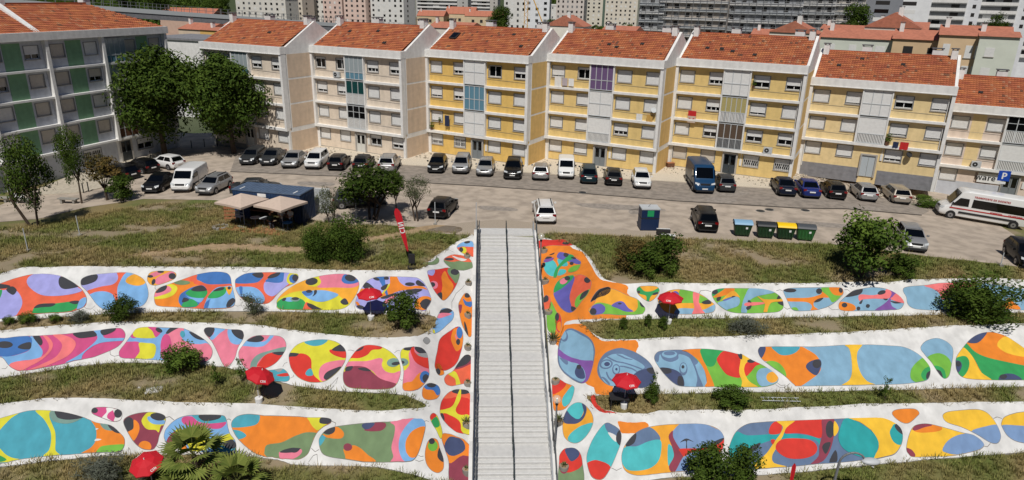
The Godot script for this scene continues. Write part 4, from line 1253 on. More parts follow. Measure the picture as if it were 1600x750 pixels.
	for s in [["dark spiky shrub on the top left terrace under the light blue panel", Vector3(-24.99, -2.67, -39.85), 1.2, 1.0, "dark"], ["upright shrub on the top left terrace below the blue and tomato panel", Vector3(-16.87, -2.56, -40.77), 0.95, 1.0, "olive"],
		["round flowering shrub near the right end of the top left terrace", Vector3(-6.82, -2.62, -39.53), 1.45, 1.35, "bush"], ["grey lavender clump on the top left terrace", Vector3(-27.55, -2.66, -39.43), 0.95, 0.55, "lavender"],
		["low leafy plant second from the left edge on the top left terrace", Vector3(-30.55, -2.61, -38.91), 0.65, 0.5, "bright"], ["low leafy plant at the left edge of the top left terrace", Vector3(-31.57, -2.61, -38.68), 0.4, 0.4, "bright"],
		["small leafy plant left of the lavender on the top left terrace", Vector3(-29.03, -2.61, -39.26), 0.45, 0.35, "bright"], ["bushy shrub with bare tips on the middle left terrace", Vector3(-20.18, -4.66, -36.87), 1.4, 1.2, "bright"],
		["grey lavender bush at the bottom left below the round teal panel", Vector3(-21.53, -7.30, -30.17), 1.9, 1.0, "lavender"], ["small lavender tuft right of the red parasol at bottom left", Vector3(-19.65, -7.30, -30.34), 0.6, 0.3, "lavender"],
		["small upright plant on the top right terrace, left of three", Vector3(7.28, -2.52, -39.64), 0.35, 0.5, "bush"], ["small upright plant on the top right terrace, middle of three", Vector3(8.91, -2.50, -40.02), 0.32, 0.55, "bush"],
		["small upright plant on the top right terrace below the red parasol", Vector3(9.86, -2.52, -39.77), 0.4, 0.55, "bush"], ["wide grey lavender on the top right terrace", Vector3(15.20, -2.56, -39.83), 1.6, 0.65, "lavender"],
		["loose shrub on the middle right terrace under the lime panel", Vector3(13.22, -4.96, -34.99), 1.4, 0.62, "bush"], ["leafy shrub right of the parasol with dark furniture", Vector3(8.45, -4.91, -35.00), 0.6, 0.7, "bush"],
		["large olive bush at the bottom edge right of centre", Vector3(10.90, -7.36, -30.67), 1.5, 1.5, "bush"], ["second olive bush at the bottom edge overlapping the teal panel", Vector3(12.76, -7.40, -30.68), 1.2, 1.5, "bush"]]:
		bush("shrub", s[0], s[1], Vector3(s[2], s[3], s[2] * 0.85), s[4], berm, 0.85)
	for s in [["sapling on the middle left terrace, left of two", Vector3(-17.33, -4.74, -35.37), 1.5], ["sapling on the middle left terrace, right of two", Vector3(-16.07, -4.68, -35.89), 1.6], ["tall thin sapling beside the parasol right of the stairs", Vector3(8.65, -4.85, -35.46), 1.7], ["lone sapling on the middle right terrace under the blue panel", Vector3(22.62, -4.97, -35.91), 1.7]]:
		tree("sapling", s[0], s[1], 1.5, Vector3(0.45, 0.8, 0.45), 0.95, "sapling", 0.02)
	palm("fan palm with long leaves at the bottom left, overlapping the blue panel", Vector3(-16.25, -7.45, -29.62), 2.3, 1.75, 2)
	palm("lower fan palm right of the tall one at the bottom edge", Vector3(-13.87, -7.69, -28.90), 1.5, 1.6, 5)
	palm("lowest fan palm leaning left below the tall one", Vector3(-16.85, -7.79, -28.68), 1.1, 1.3, 8)
	var f := FastNoiseLite.new()
	f.seed = 4
	f.frequency = 0.18
	f.fractal_octaves = 4
	var tb := MB.new()
	for i in 7:
		var a := i * 2.4
		var d := Vector3(cos(a), 0, sin(a))
		var s := Vector3(-d.z, 0, d.x) * 0.018
		tb.tri(-s + d * 0.03, d * (0.1 + 0.015 * i) + Vector3(0, 0.15 + 0.02 * (i % 3), 0), s + d * 0.03)
	var xf := []
	var cl := []
	for i in 125000:
		var x := rng.randf_range(-44, 44)
		var z := rng.randf_range(-62, -26)
		if z < edge(ZL[0] if x < 0 else ZR[0], x) + 0.1 or absf(x + 0.51 - 0.044 * (z + 50.74)) < 2.7: continue
		if f.get_noise_2d(x * 0.7 + 300, z * 1.2) > 0.24 + rng.randf() * 0.2: continue
		var q := Vector2(x, z)
		var bad := false
		for s in slabs:
			if s[0].has_point(q) and Geometry2D.is_point_in_polygon(q, s[1]):
				bad = true
				break
		if bad: continue
		var k := 0.7 + rng.randf() * 1.1
		xf.append(Transform3D(Basis(Vector3.UP, rng.randf() * TAU).scaled(Vector3(k, k * (0.5 + rng.randf()), k)), ground(x, z, -0.01)))
		var c := soil(f, x, z).lerp(Color(0.25, 0.2, 0.09), rng.randf() * 0.42)
		cl.append(c * (0.85 + rng.randf() * 0.8))
	var mm := MultiMesh.new()
	mm.transform_format = MultiMesh.TRANSFORM_3D
	mm.use_colors = true
	mm.mesh = tb.mesh()
	mm.instance_count = xf.size()
	for i in xf.size():
		mm.set_instance_transform(i, xf[i])
		mm.set_instance_color(i, cl[i])
	var gi := MultiMeshInstance3D.new()
	gi.name = "grass"
	gi.multimesh = mm
	gi.material_override = mats["leaf"]
	add_child(gi)
	tag(gi, "dry and green grass on the slope terraces", "grass", "", "stuff")

# ------------------------------------------------------------------ the long stairs
func build_stairs() -> void:
	mat("step", c8(200, 199, 196), 0.9, "soft", 0.4)
	mat("step_riser", c8(176, 175, 171), 0.9, "stain", 0.4)
	mat("curb_white", c8(216, 215, 212), 0.9, "soft", 0.5)
	mat("steel", c8(92, 96, 98), 0.45, "", 1, 0.5)
	mat("steel_dark", c8(48, 58, 58), 0.5, "", 1, 0.3)
	mat("steel_pale", c8(176, 180, 182), 0.4, "", 1, 0.4)
	var o := thing("staircase", "long pale concrete staircase with steel handrails between the painted slopes", "stairs", Vector3(-0.51, 0, -50.74), 0.044)
	var W := 2.12
	var prof := [Vector2(-0.3, 0.0)]
	var s := 0.28
	var y := 0.0
	bx(o, "landing", mats["step"], Vector3(-W, -0.5, -1.2), Vector3(W, 0.035, 0.3))
	for n in 8:
		var k0 := 4 if n == 0 else 0
		prof.append(Vector2(s, y))
		for k in range(k0, 8):
			y -= 0.158
			var last := k == 7
			var d := 1.17 if last else 0.29
			var lip := bx(o, "landing" if last else "step", mats["step"], Vector3(-W, y - 0.6, s), Vector3(W, y, s + d + 0.02))
			bx(lip, "nosing", mats["curb_white"], Vector3(-W + 0.002, y - 0.03, s + d - 0.06), Vector3(W - 0.002, y + 0.004, s + d + 0.026))
			s += d
			if k == 6: prof.append(Vector2(s, y - 0.158))
		prof.append(Vector2(s, y))
	for side in [-1.0, 1.0]:
		for i in prof.size() - 1:
			var a: Vector2 = prof[i]
			var c: Vector2 = prof[i + 1]
			if c.x - a.x < 0.05: continue
			var b := MB.new()
			var x: float = side * (W + 0.18)
			b.prism([Vector3(x - 0.17, a.y - 0.7, a.x), Vector3(x - 0.17, a.y + 0.22, a.x), Vector3(x - 0.17, c.y + 0.22, c.x), Vector3(x - 0.17, c.y - 0.7, c.x)], Vector3(0.34, 0, 0))
			part(o, "curb", b.mesh(), mats["curb_white"])
	for r in [[-W + 0.06, "steel"], [-W - 0.1, "steel"], [0.03, "steel_dark"], [W + 0.02, "steel_pale"], [W + 0.26, "steel"]]:
		for i in prof.size() - 1:
			var a: Vector2 = prof[i]
			var c: Vector2 = prof[i + 1]
			if c.x - a.x < 0.05: continue
			for hh in [0.95, 0.55]:
				rod(o, "handrail", r[1], Vector3(r[0], a.y + hh, a.x), Vector3(r[0], c.y + hh, c.x), 0.035 if hh > 0.9 else 0.022, 8)
			rod(o, "rail_post", r[1], Vector3(r[0], a.y - 0.05, a.x), Vector3(r[0], a.y + 0.95, a.x), 0.03)
			rod(o, "rail_post", r[1], Vector3(r[0], (a.y + c.y) / 2 - 0.05, (a.x + c.x) / 2), Vector3(r[0], (a.y + c.y) / 2 + 0.95, (a.x + c.x) / 2), 0.025)

# ------------------------------------------------------------------ the town behind
var win_mesh := {}

func pane_mesh(w: float, h: float) -> ArrayMesh:
	var key := "%.2f %.2f" % [w, h]
	if not win_mesh.has(key):
		var b := MB.new()
		b.box(Vector3(-w / 2, 0, -0.1), Vector3(w / 2, h, 0.03))
		win_mesh[key] = b.mesh()
	return win_mesh[key]

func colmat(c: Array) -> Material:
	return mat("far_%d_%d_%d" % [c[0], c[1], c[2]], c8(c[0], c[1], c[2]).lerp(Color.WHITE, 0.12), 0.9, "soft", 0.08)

func far_block(label: String, at: Vector3, yaw: float, w: float, dp: float, fl: int, cols: int, wall: Array, style := "plain", roof := "flat") -> void:
	var o := thing("far_apartment_block", label, "apartment block", at, deg_to_rad(yaw), "apartment blocks of the town behind")
	var H := fl * 2.9
	var r := RandomNumberGenerator.new()
	r.seed = hash(label)
	var b := MB.new()
	b.box(Vector3(-w / 2, -25, -dp), Vector3(w / 2, H, 0))
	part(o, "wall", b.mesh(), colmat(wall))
	if roof == "flat":
		bx(o, "roof", mats["white_wall"], Vector3(-w / 2 - 0.2, H, -dp - 0.2), Vector3(w / 2 + 0.2, H + 0.8, 0.2))
		bx(o, "lift_house", colmat(wall), Vector3(-2.5, H + 0.8, -dp * 0.7), Vector3(2.5, H + 3.4, -dp * 0.3))
	else:
		var g := MB.new()
		g.prism([Vector3(-w / 2 - 0.4, H, 0.4), Vector3(-w / 2 - 0.4, H + 2.6, -dp / 2), Vector3(-w / 2 - 0.4, H, -dp - 0.4)], Vector3(w + 0.8, 0, 0))
		part(o, "roof", g.mesh(), mats["far_tile"])
	var dark := ["dark_hole", "frame_grey", "shutter", "glass", "dark_hole"]
	for k in fl:
		var y := 2.9 * k
		if style == "balcony":
			bx(o, "balcony", mats["white_wall"], Vector3(-w * 0.46, y - 0.1, 0.0), Vector3(w * 0.3, y + 1.0, 1.1))
			bx(o, "recess", mats["frame_grey"], Vector3(-w * 0.46, y + 1.0, -0.05), Vector3(w * 0.3, y + 2.4, 0.02))
			for c in 3:
				part(o, "window", pane_mesh(w * 0.12, 1.3), mats[dark[r.randi() % 5]]).position = Vector3(-w * 0.34 + c * w * 0.24, y + 1.05, 0.03)
			part(o, "window", pane_mesh(1.1, 1.3), mats["dark_hole"]).position = Vector3(w * 0.41, y + 1.0, 0.0)
		elif style == "scaffold":
			bx(o, "deck", mats["white_wall" if k % 2 else "frame_light"], Vector3(-w * 0.5, y - 0.1, 0.0), Vector3(w * 0.5, y + 0.75, 0.9))
			for c in cols:
				part(o, "window", pane_mesh(1.5, 1.4), mats[["dark_hole", "frame_grey", "dark_hole"][r.randi() % 3]]).position = Vector3(-w / 2 + w * (c + 0.5) / cols, y + 0.95, 0.0)
		else:
			for c in cols:
				part(o, "window", pane_mesh(w / cols * 0.36, 1.35), mats[dark[r.randi() % 5]]).position = Vector3(-w / 2 + w * (c + 0.5) / cols, y + 0.9, 0.0)
	for k in range(0, fl, 1):
		for s in [-1.0, 1.0]:
			var q := part(o, "window", pane_mesh(1.2, 1.3), mats["dark_hole"])
			q.position = Vector3(s * w / 2, 2.9 * k + 0.9, -dp * 0.35)
			q.rotation.y = s * PI / 2
	if style == "stripes":
		for c in [0.22, 0.62]:
			bx(o, "loggia_strip", mats["far_green"], Vector3(-w / 2 + w * c, 0, 0.0), Vector3(-w / 2 + w * (c + 0.1), H, 0.06))
	if style == "scaffold":
		var t := MB.new()
		for i in int(w / 2.4) + 1:
			var x := -w / 2 + i * 2.4
			t.box(Vector3(x - 0.06, 0, 1.5), Vector3(x + 0.06, H, 1.62))
			for k in fl:
				if (i + k) % 2: t.tube(Vector3(x, 2.9 * k, 1.56), Vector3(x + 2.4, 2.9 * k + 2.9, 1.56), 0.04, 0.04, 4, false)
		for k in fl * 2:
			t.box(Vector3(-w / 2, 1.45 * k, 1.48), Vector3(w / 2, 1.45 * k + 0.1, 1.64))
		part(o, "scaffold", t.mesh(), mats["frame_grey"]).set_meta("kind", "stuff")

func house(label: String, at: Vector3, yaw: float, w: float, dp: float, h: float, wall: Array, wins: Array, rise := 1.3) -> void:   # at: a point on the eave
	var o := thing("house", label, "house", at - Vector3(0, h, 0), deg_to_rad(yaw), "houses behind the apartment row")
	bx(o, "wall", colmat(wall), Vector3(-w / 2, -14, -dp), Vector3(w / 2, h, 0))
	var g := MB.new()
	g.prism([Vector3(-w / 2 - 0.2, h, 0.25), Vector3(-w / 2 - 0.2, h + rise, -dp * 0.5), Vector3(-w / 2 - 0.2, h, -dp - 0.2)], Vector3(w + 0.4, 0, 0))
	part(o, "roof", g.mesh(), mats["far_tile"])
	chimney(o, -w * 0.42, -dp * 0.4, h, h + rise + 1.1, 0.6, 0.8)
	for q in wins:
		var wd: float = q[2]
		var p := part(o, "window", pane_mesh(wd, q[3]), mats[q[4]])
		p.position = Vector3(q[0], q[1], 0.0)
		bx(p, "sill", mats["sill"], Vector3(-wd / 2 - 0.08, -0.1, -0.05), Vector3(wd / 2 + 0.08, 0.0, 0.1))

func land(x: float, z: float) -> float:
	var d := -z
	return -1.5 - 9.0 * ss(95, 230, d) + 120.0 * ss(560, 1900, d) + 14.0 * ss(300, 700, d) * ss(60, -250, x)

func build_far() -> void:
	mat("far_tile", c8(186, 118, 94), 0.95, "stain", 0.3)
	mat("far_green", c8(86, 104, 92), 0.9)
	var f := FastNoiseLite.new()
	f.seed = 9
	f.frequency = 0.006
	var b := MB.new()
	var zs := [-91.5, -96, -110, -130, -160, -200, -250, -310, -380, -460, -560, -700, -900, -1200, -1600, -2100]
	for k in zs.size() - 1:
		for i in 60:
			var p := []
			for q in [[0, 0], [1, 0], [1, 1], [0, 1]]:
				var x: float = (i + q[0] - 30) * 45.0
				var z: float = zs[k + q[1]]
				p.append(Vector3(x, land(x, z), z))
			b.col = Color(0.16, 0.14, 0.1).lerp(Color(0.06, 0.085, 0.03), clampf(0.5 + f.get_noise_2d(p[0].x, p[0].z) * 2.5 + ss(500, 800, -p[0].z), 0, 1))
			b.quad(p[0], p[3], p[2], p[1])
	tag(part(self, "land", b.mesh(), mats["soil"]), "", "", "", "structure")
	# viaduct
	var a0 := Vector3(-108.3, 11.4, -185.7)
	var a1 := Vector3(-59.5, 6.3, -232.5)
	var vd := (a1 - a0)
	var L := vd.length()
	var o := thing("viaduct", "grey concrete viaduct crossing behind the roofs at upper left", "viaduct", a0, -atan2(vd.z, vd.x))
	o.rotation.z = asin(vd.y / L)
	bx(o, "deck", mats["plinth_grey"], Vector3(-60, -1.4, -5), Vector3(L + 60, 0, 5))
	for z in [-5.0, 5.0]:
		bx(o, "parapet", mats["frame_light"], Vector3(-60, 0, z - 0.15), Vector3(L + 60, 1.0, z + 0.15))
		var fe := MB.new()
		for i in 90:
			fe.box(Vector3(-60 + i * (L + 120) / 90, 1.0, z - 0.04), Vector3(-59.9 + i * (L + 120) / 90, 2.6, z + 0.04))
		for y in [1.7, 2.55]:
			fe.box(Vector3(-60, y, z - 0.05), Vector3(L + 60, y + 0.06, z + 0.05))
		part(o, "fence", fe.mesh(), mats["frame_grey"]).set_meta("kind", "stuff")
	for i in 5:
		bx(o, "pillar", mats["concrete"], Vector3(6 + i * 22, -16, -2.0), Vector3(9 + i * 22, -1.4, 2.0))
	var T := [
		["white block with red roof right of the viaduct, left of its cluster", Vector3(-152.0, -4.6, -428.8), -20, 36, 12, 6, 9, [214, 210, 200], "plain", "red"],
		["cream block behind the first cream chimney, second of the cluster", Vector3(-142.0, -4.5, -448.0), -20, 22, 12, 8, 6, [206, 196, 180], "plain", "red"],
		["white narrow block above the second cream roof", Vector3(-130.0, -6.5, -462.1), -20, 17, 12, 9, 5, [216, 212, 204], "plain", "flat"],
		["pale pink block with vertical strips above the second cream roof", Vector3(-116.0, -6.6, -455.5), -20, 14, 12, 8, 4, [212, 184, 172], "plain", "flat"],
		["salmon sided white block right of the pale pink one", Vector3(-100.6, -5.2, -448.9), -22, 16, 12, 7, 4, [220, 190, 176], "plain", "red"],
		["large white block with red roof at the right of the cluster", Vector3(-79.5, -4.5, -442.9), -24, 24, 13, 8, 6, [222, 220, 216], "plain", "red"],
		["tall white block rising behind the large white block", Vector3(-103.9, -2.1, -509.5), -22, 28, 13, 10, 7, [208, 204, 198], "plain", "flat"],
		["tall white block behind the narrow white block", Vector3(-140.2, -3.2, -521.5), -22, 30, 13, 9, 8, [200, 196, 190], "plain", "flat"],
		["grey stepped block in the trees above the yellow roof", Vector3(-64.2, 1.3, -616.7), -10, 46, 12, 5, 9, [168, 168, 164], "balcony", "flat"],
		["second grey stepped block at the top, left of the white tower", Vector3(-33.8, 1.4, -639.1), -10, 34, 12, 5, 8, [176, 172, 166], "balcony", "flat"],
		["white windowless ended tower beside the yellow crane", Vector3(10.5, -3.3, -379.9), -8, 13, 10, 16, 3, [224, 226, 230], "plain", "flat"],
		["slim white tower with window columns left of the crane", Vector3(-1.0, -3.8, -385.0), -8, 12, 10, 16, 4, [216, 214, 210], "plain", "flat"],
		["low white block with balconies right of the crane", Vector3(27.1, -4.3, -469.2), -14, 22, 12, 5, 8, [220, 218, 212], "plain", "flat"],
		["white and brown striped tower right of the crane", Vector3(32.0, -2.8, -438.8), -14, 17, 12, 13, 6, [206, 196, 188], "plain", "flat"],
		["cream block with green loggia strips in the centre", Vector3(60.9, -7.8, -556.7), -14, 40, 14, 13, 10, [212, 204, 188], "stripes", "flat"],
		["cream gridded block right of the green strips", Vector3(79.8, -6.4, -534.1), -14, 30, 14, 13, 9, [216, 206, 190], "plain", "flat"],
		["dark green and cream slim tower left of the scaffolded towers", Vector3(70.4, 0.2, -393.8), -14, 10, 10, 15, 4, [120, 122, 108], "plain", "flat"],
		["low grey netted building below the beige tower", Vector3(49.4, 2.8, -265.4), -18, 9, 9, 5, 3, [140, 142, 144], "scaffold", "flat"],
		["beige plain tower behind the netted building", Vector3(82.6, -1.8, -411.8), -18, 18, 12, 16, 2, [204, 176, 150], "plain", "flat"],
		["first scaffolded tower, brownish, at the centre right", Vector3(63.3, 1.1, -260.4), -22, 24, 14, 12, 6, [150, 140, 130], "scaffold", "flat"],
		["second scaffolded tower, wide and grey", Vector3(83.7, 0.7, -256.7), -22, 32, 14, 12, 9, [130, 134, 140], "scaffold", "flat"],
		["third scaffolded tower, grey, before the dark gap", Vector3(102.4, 1.1, -256.3), -22, 18, 14, 12, 5, [142, 142, 142], "scaffold", "flat"],
		["fourth scaffolded tower, pale, beside the dark tree", Vector3(115.7, 1.2, -259.4), -22, 15, 14, 12, 4, [164, 158, 150], "scaffold", "flat"],
		["slate grey tower with dark balcony slots at upper right", Vector3(134.4, 0.9, -268.2), -26, 13, 12, 12, 1, [118, 122, 130], "plain", "flat"],
		["plain white end wall tower right of the slate grey one", Vector3(146.5, 0.8, -273.2), -26, 15, 12, 12, 1, [226, 228, 230], "plain", "flat"],
		["white balcony tower, left one of three at upper right", Vector3(158.1, 0.2, -269.0), -26, 22, 13, 12, 4, [218, 220, 224], "balcony", "flat"],
		["white balcony tower, middle one of three at upper right", Vector3(174.6, -0.4, -265.8), -26, 22, 13, 12, 4, [216, 218, 222], "balcony", "flat"],
		["white balcony tower at the top right corner", Vector3(190.0, -0.9, -262.4), -26, 22, 13, 12, 4, [218, 220, 224], "balcony", "flat"]]
	for t in T:
		far_block(t[0], t[1], t[2], t[3], t[4], t[5], t[6], t[7], t[8], t[9])
	var sh := "shutter"
	var dk := "dark_hole"
	house("pale green house with salmon roof behind the three storey block", Vector3(56.5, 11.9, -114.9), -30, 14.5, 9, 8.9, [206, 212, 198], [[-5.4, 6.6, 1.1, 1.3, sh], [-2.2, 6.6, 1.1, 1.3, sh], [1.8, 6.4, 1.4, 1.5, sh], [5, 6.4, 1.1, 1.3, sh]])
	house("tan house with a dark window and a white door behind the three storey block", Vector3(61.9, 12.3, -107.5), -30, 9.6, 9, 8.6, [206, 174, 132], [[-2.6, 6.2, 1.3, 1.4, dk], [0.4, 6.7, 0.8, 0.8, dk], [2.2, 5.6, 1.2, 2.2, sh]])
	house("taller tan house with paired window columns at the right", Vector3(64.6, 13.3, -101.2), -30, 8.6, 9, 9.4, [214, 182, 140], [[-3.2, 6.6, 0.9, 1.6, sh], [-0.4, 6.4, 0.9, 1.7, sh], [0.8, 6.4, 0.9, 1.7, sh], [-0.4, 3.6, 0.9, 1.7, sh], [0.8, 3.6, 0.9, 1.7, sh], [-3.2, 3.8, 0.9, 1.6, dk]])
	house("pale green house end right of the taller tan house", Vector3(66.4, 13.4, -98.7), -30, 4.6, 9, 9.3, [208, 214, 200], [[-0.8, 6.6, 1.1, 1.2, sh], [-0.8, 3.9, 1.1, 1.2, sh]], 0.6)
	house("low salmon roofed house peeking between the fifth block and the pale green house", Vector3(55.4, 10.4, -123.1), -30, 7, 8, 8.6, [222, 216, 204], [[0, 6.4, 1, 1.2, sh]])
	house("white gabled house rising above the salmon roofs", Vector3(73.4, 13.2, -130.8), 60, 8, 9, 11.4, [224, 214, 200], [[2.4, 9.4, 0.9, 1.0, dk]], 2.6)
	house("small white gabled house with tall chimneys right of the fifth block", Vector3(54.3, 12.0, -129.0), 60, 6, 8, 10.4, [226, 216, 200], [[0, 9.2, 0.8, 0.8, dk]], 2.0)
	house("salmon roofed house behind the white gable", Vector3(75.3, 12.6, -141.2), -30, 9, 9, 12.4, [214, 200, 186], [[2, 10, 1, 1.2, dk]])
	house("flat roofed cream house in front of the grey towers", Vector3(70.1, 11.9, -149.4), -30, 13, 9, 11.2, [216, 190, 150], [[-3, 9.2, 1, 1, dk], [3, 9.4, 1, 1, dk]], 0.8)
	house("red roofed villa left of the white tower", Vector3(-17.7, 4.3, -419.6), -10, 26, 12, 8, [208, 184, 146], [[-8, 4.5, 1.6, 1.6, dk], [-3, 4.5, 1.6, 1.6, dk], [3, 4.5, 1.6, 1.6, dk], [8, 4.5, 1.6, 1.6, dk]], 3)
	house("beige villa with stepped red roof in the middle of the villas", Vector3(-34.0, 5.1, -428.7), -10, 18, 12, 9, [214, 190, 152], [[-5, 5, 1.6, 1.6, dk], [0, 5, 1.6, 1.6, dk], [5, 5, 1.6, 1.6, dk]], 4)
	house("long beige villa right of the large white block", Vector3(-50.1, 4.0, -417.0), -10, 16, 12, 8, [202, 176, 138], [[-5, 4.6, 1.6, 1.6, dk], [0, 4.6, 1.6, 1.6, dk], [5, 4.6, 1.6, 1.6, dk]], 3)
	house("salmon roofed house showing behind the left chimney of the yellow blocks", Vector3(-16.6, 9.3, -174.2), -20, 11, 9, 5.5, [220, 212, 200], [[0, 3.6, 1, 1, dk]])
	house("white gabled house above the roof with purple curtains block", Vector3(18.1, 10.0, -184.1), 70, 8, 10, 9, [228, 222, 208], [[0, 6.6, 0.8, 1, dk]], 2.6)
	house("salmon roofed house right of the white gable at the centre", Vector3(26.5, 8.7, -188.1), -25, 9, 9, 7.5, [222, 206, 190], [[0, 5.6, 1, 1, dk]])
	house("low salmon roofed house behind the fifth yellow block", Vector3(59.4, 9.8, -159.3), -25, 14, 9, 6.0, [222, 214, 204], [[0, 4, 1, 1, dk]])
	house("long red roofed building on the wooded rise at upper left", Vector3(-137.8, 6.5, -299.8), -8, 24, 10, 4.5, [196, 160, 140], [[-6, 2, 1.4, 1.4, dk], [0, 2, 1.4, 1.4, dk], [6, 2, 1.4, 1.4, dk]], 2.4)
	house("small yellow house under the viaduct", Vector3(-66.4, 8.6, -156.5), -25, 8, 8, 5.0, [214, 168, 84], [[-2, 2.5, 1, 1, dk], [2, 2.5, 1, 1, dk]], 0.5)
	house("tan roofed house left of the small yellow house", Vector3(-74.3, 8.3, -163.9), -25, 9, 8, 4.5, [208, 186, 160], [[0, 2.5, 1, 1, dk]])
	house("beige house right of the small yellow house under the viaduct", Vector3(-69.3, 8.7, -176.9), -25, 8, 8, 4.0, [206, 186, 160], [[0, 2, 1, 1, dk]])
	bx(thing("flat_roofed_hall", "low white hall with a grey flat roof between the green block and the row", "hall", Vector3(-48.9, 9.9, -107.4), deg_to_rad(-20)), "wall", mats["white_wall"], Vector3(-9, -12, -9), Vector3(8, 0, 0))
	bx(get_node("flat_roofed_hall"), "roof", mats["plinth_grey"], Vector3(-9.2, 0, -9.2), Vector3(8.2, 0.3, 0.2))
	# crane
	var c := thing("tower_crane", "yellow tower crane between the white towers", "crane", Vector3(3.8, -0.2, -300.0))
	var cm := mat("crane", c8(214, 160, 30), 0.6)
	for s in [[-0.7, -0.7], [0.7, -0.7], [0.7, 0.7], [-0.7, 0.7]]:
		rod(c, "mast_leg", "crane", Vector3(s[0], -8, s[1]), Vector3(s[0], 34, s[1]), 0.12)
	var lat := MB.new()
	for i in 26:
		var s := 1 if i % 2 else -1
		lat.tube(Vector3(-0.7 * s, i * 1.5 - 4, 0.7), Vector3(0.7 * s, i * 1.5 - 2.5, 0.7), 0.09, 0.09, 4, false)
		lat.tube(Vector3(0.7, i * 1.5 - 4, -0.7 * s), Vector3(0.7, i * 1.5 - 2.5, 0.7 * s), 0.09, 0.09, 4, false)
	part(c, "lattice", lat.mesh(), cm).set_meta("kind", "stuff")
	rod(c, "jib", "crane", Vector3(0, 22, 0), Vector3(7.5, 5, 2), 0.22)
	# trees of the town
	var far_trees := "trees in the town behind"
	var names_ := ["dark tree on the wooded rise at upper left", "dark tree beside the red roofed building", "round tree left of the viaduct fence", "tree between the villas and the white tower", "tall dark tree left of the slim white tower", "dark tree right of the beige villa", "bushy tree before the low white block", "small dark tree by the white gabled house", "dark tree between scaffold and slate tower", "round green tree right of the salmon roofs", "second round tree right of the salmon roofs"]
	var spots := [Vector3(-152.3, 4.8, -281.5), Vector3(-137.9, 4.3, -277.6), Vector3(-123.9, 4.6, -305.8), Vector3(-11.4, -5.2, -399.8), Vector3(-8.0, -4.1, -359.9), Vector3(-38.3, -4.1, -408.2), Vector3(18.0, -4.1, -379.6), Vector3(30.3, 2.7, -228.0), Vector3(114.5, 3.3, -244.5), Vector3(110.7, 7.2, -166.6), Vector3(109.6, 6.6, -173.3)]
	for i in spots.size():
		var k: float = [16, 14, 9, 13, 15, 7, 9, 6, 13, 8, 6][i]
		tree("far_tree", names_[i], spots[i], k, Vector3(k * 0.42, k * 0.45, k * 0.42), k * 0.62, "dark" if i % 2 else "bush", 0.2, 1, far_trees)
	var w := MB.new()   # the wood on the rise, too far to count
	var mm := MultiMesh.new()
	mm.transform_format = MultiMesh.TRANSFORM_3D
	mm.mesh = leaf_cache["sapling"]
	var xs := []
	for i in 1300:
		var z := -rng.randf_range(360, 1150)
		var x := rng.randf_range(-0.9, 0.75) * -z
		if i > 900:
			z = -rng.randf_range(300, 640)
			x = rng.randf_range(-0.66, -0.41) * -z
		if x / -z > -0.405 and x / -z < 0.1 and z > -680: continue
		var k := rng.randf_range(3.5, 8)
		xs.append(Transform3D(Basis(Vector3.UP, rng.randf() * TAU).scaled(Vector3(k, k, k)), Vector3(x, land(x, z) + k * 0.5, z)))
	mm.instance_count = xs.size()
	for i in xs.size(): mm.set_instance_transform(i, xs[i])
	var wi := MultiMeshInstance3D.new()
	wi.name = "wood"
	wi.multimesh = mm
	wi.material_override = mats["leaf"]
	add_child(wi)
	tag(wi, "distant wood on the hillside", "wood", "", "stuff")

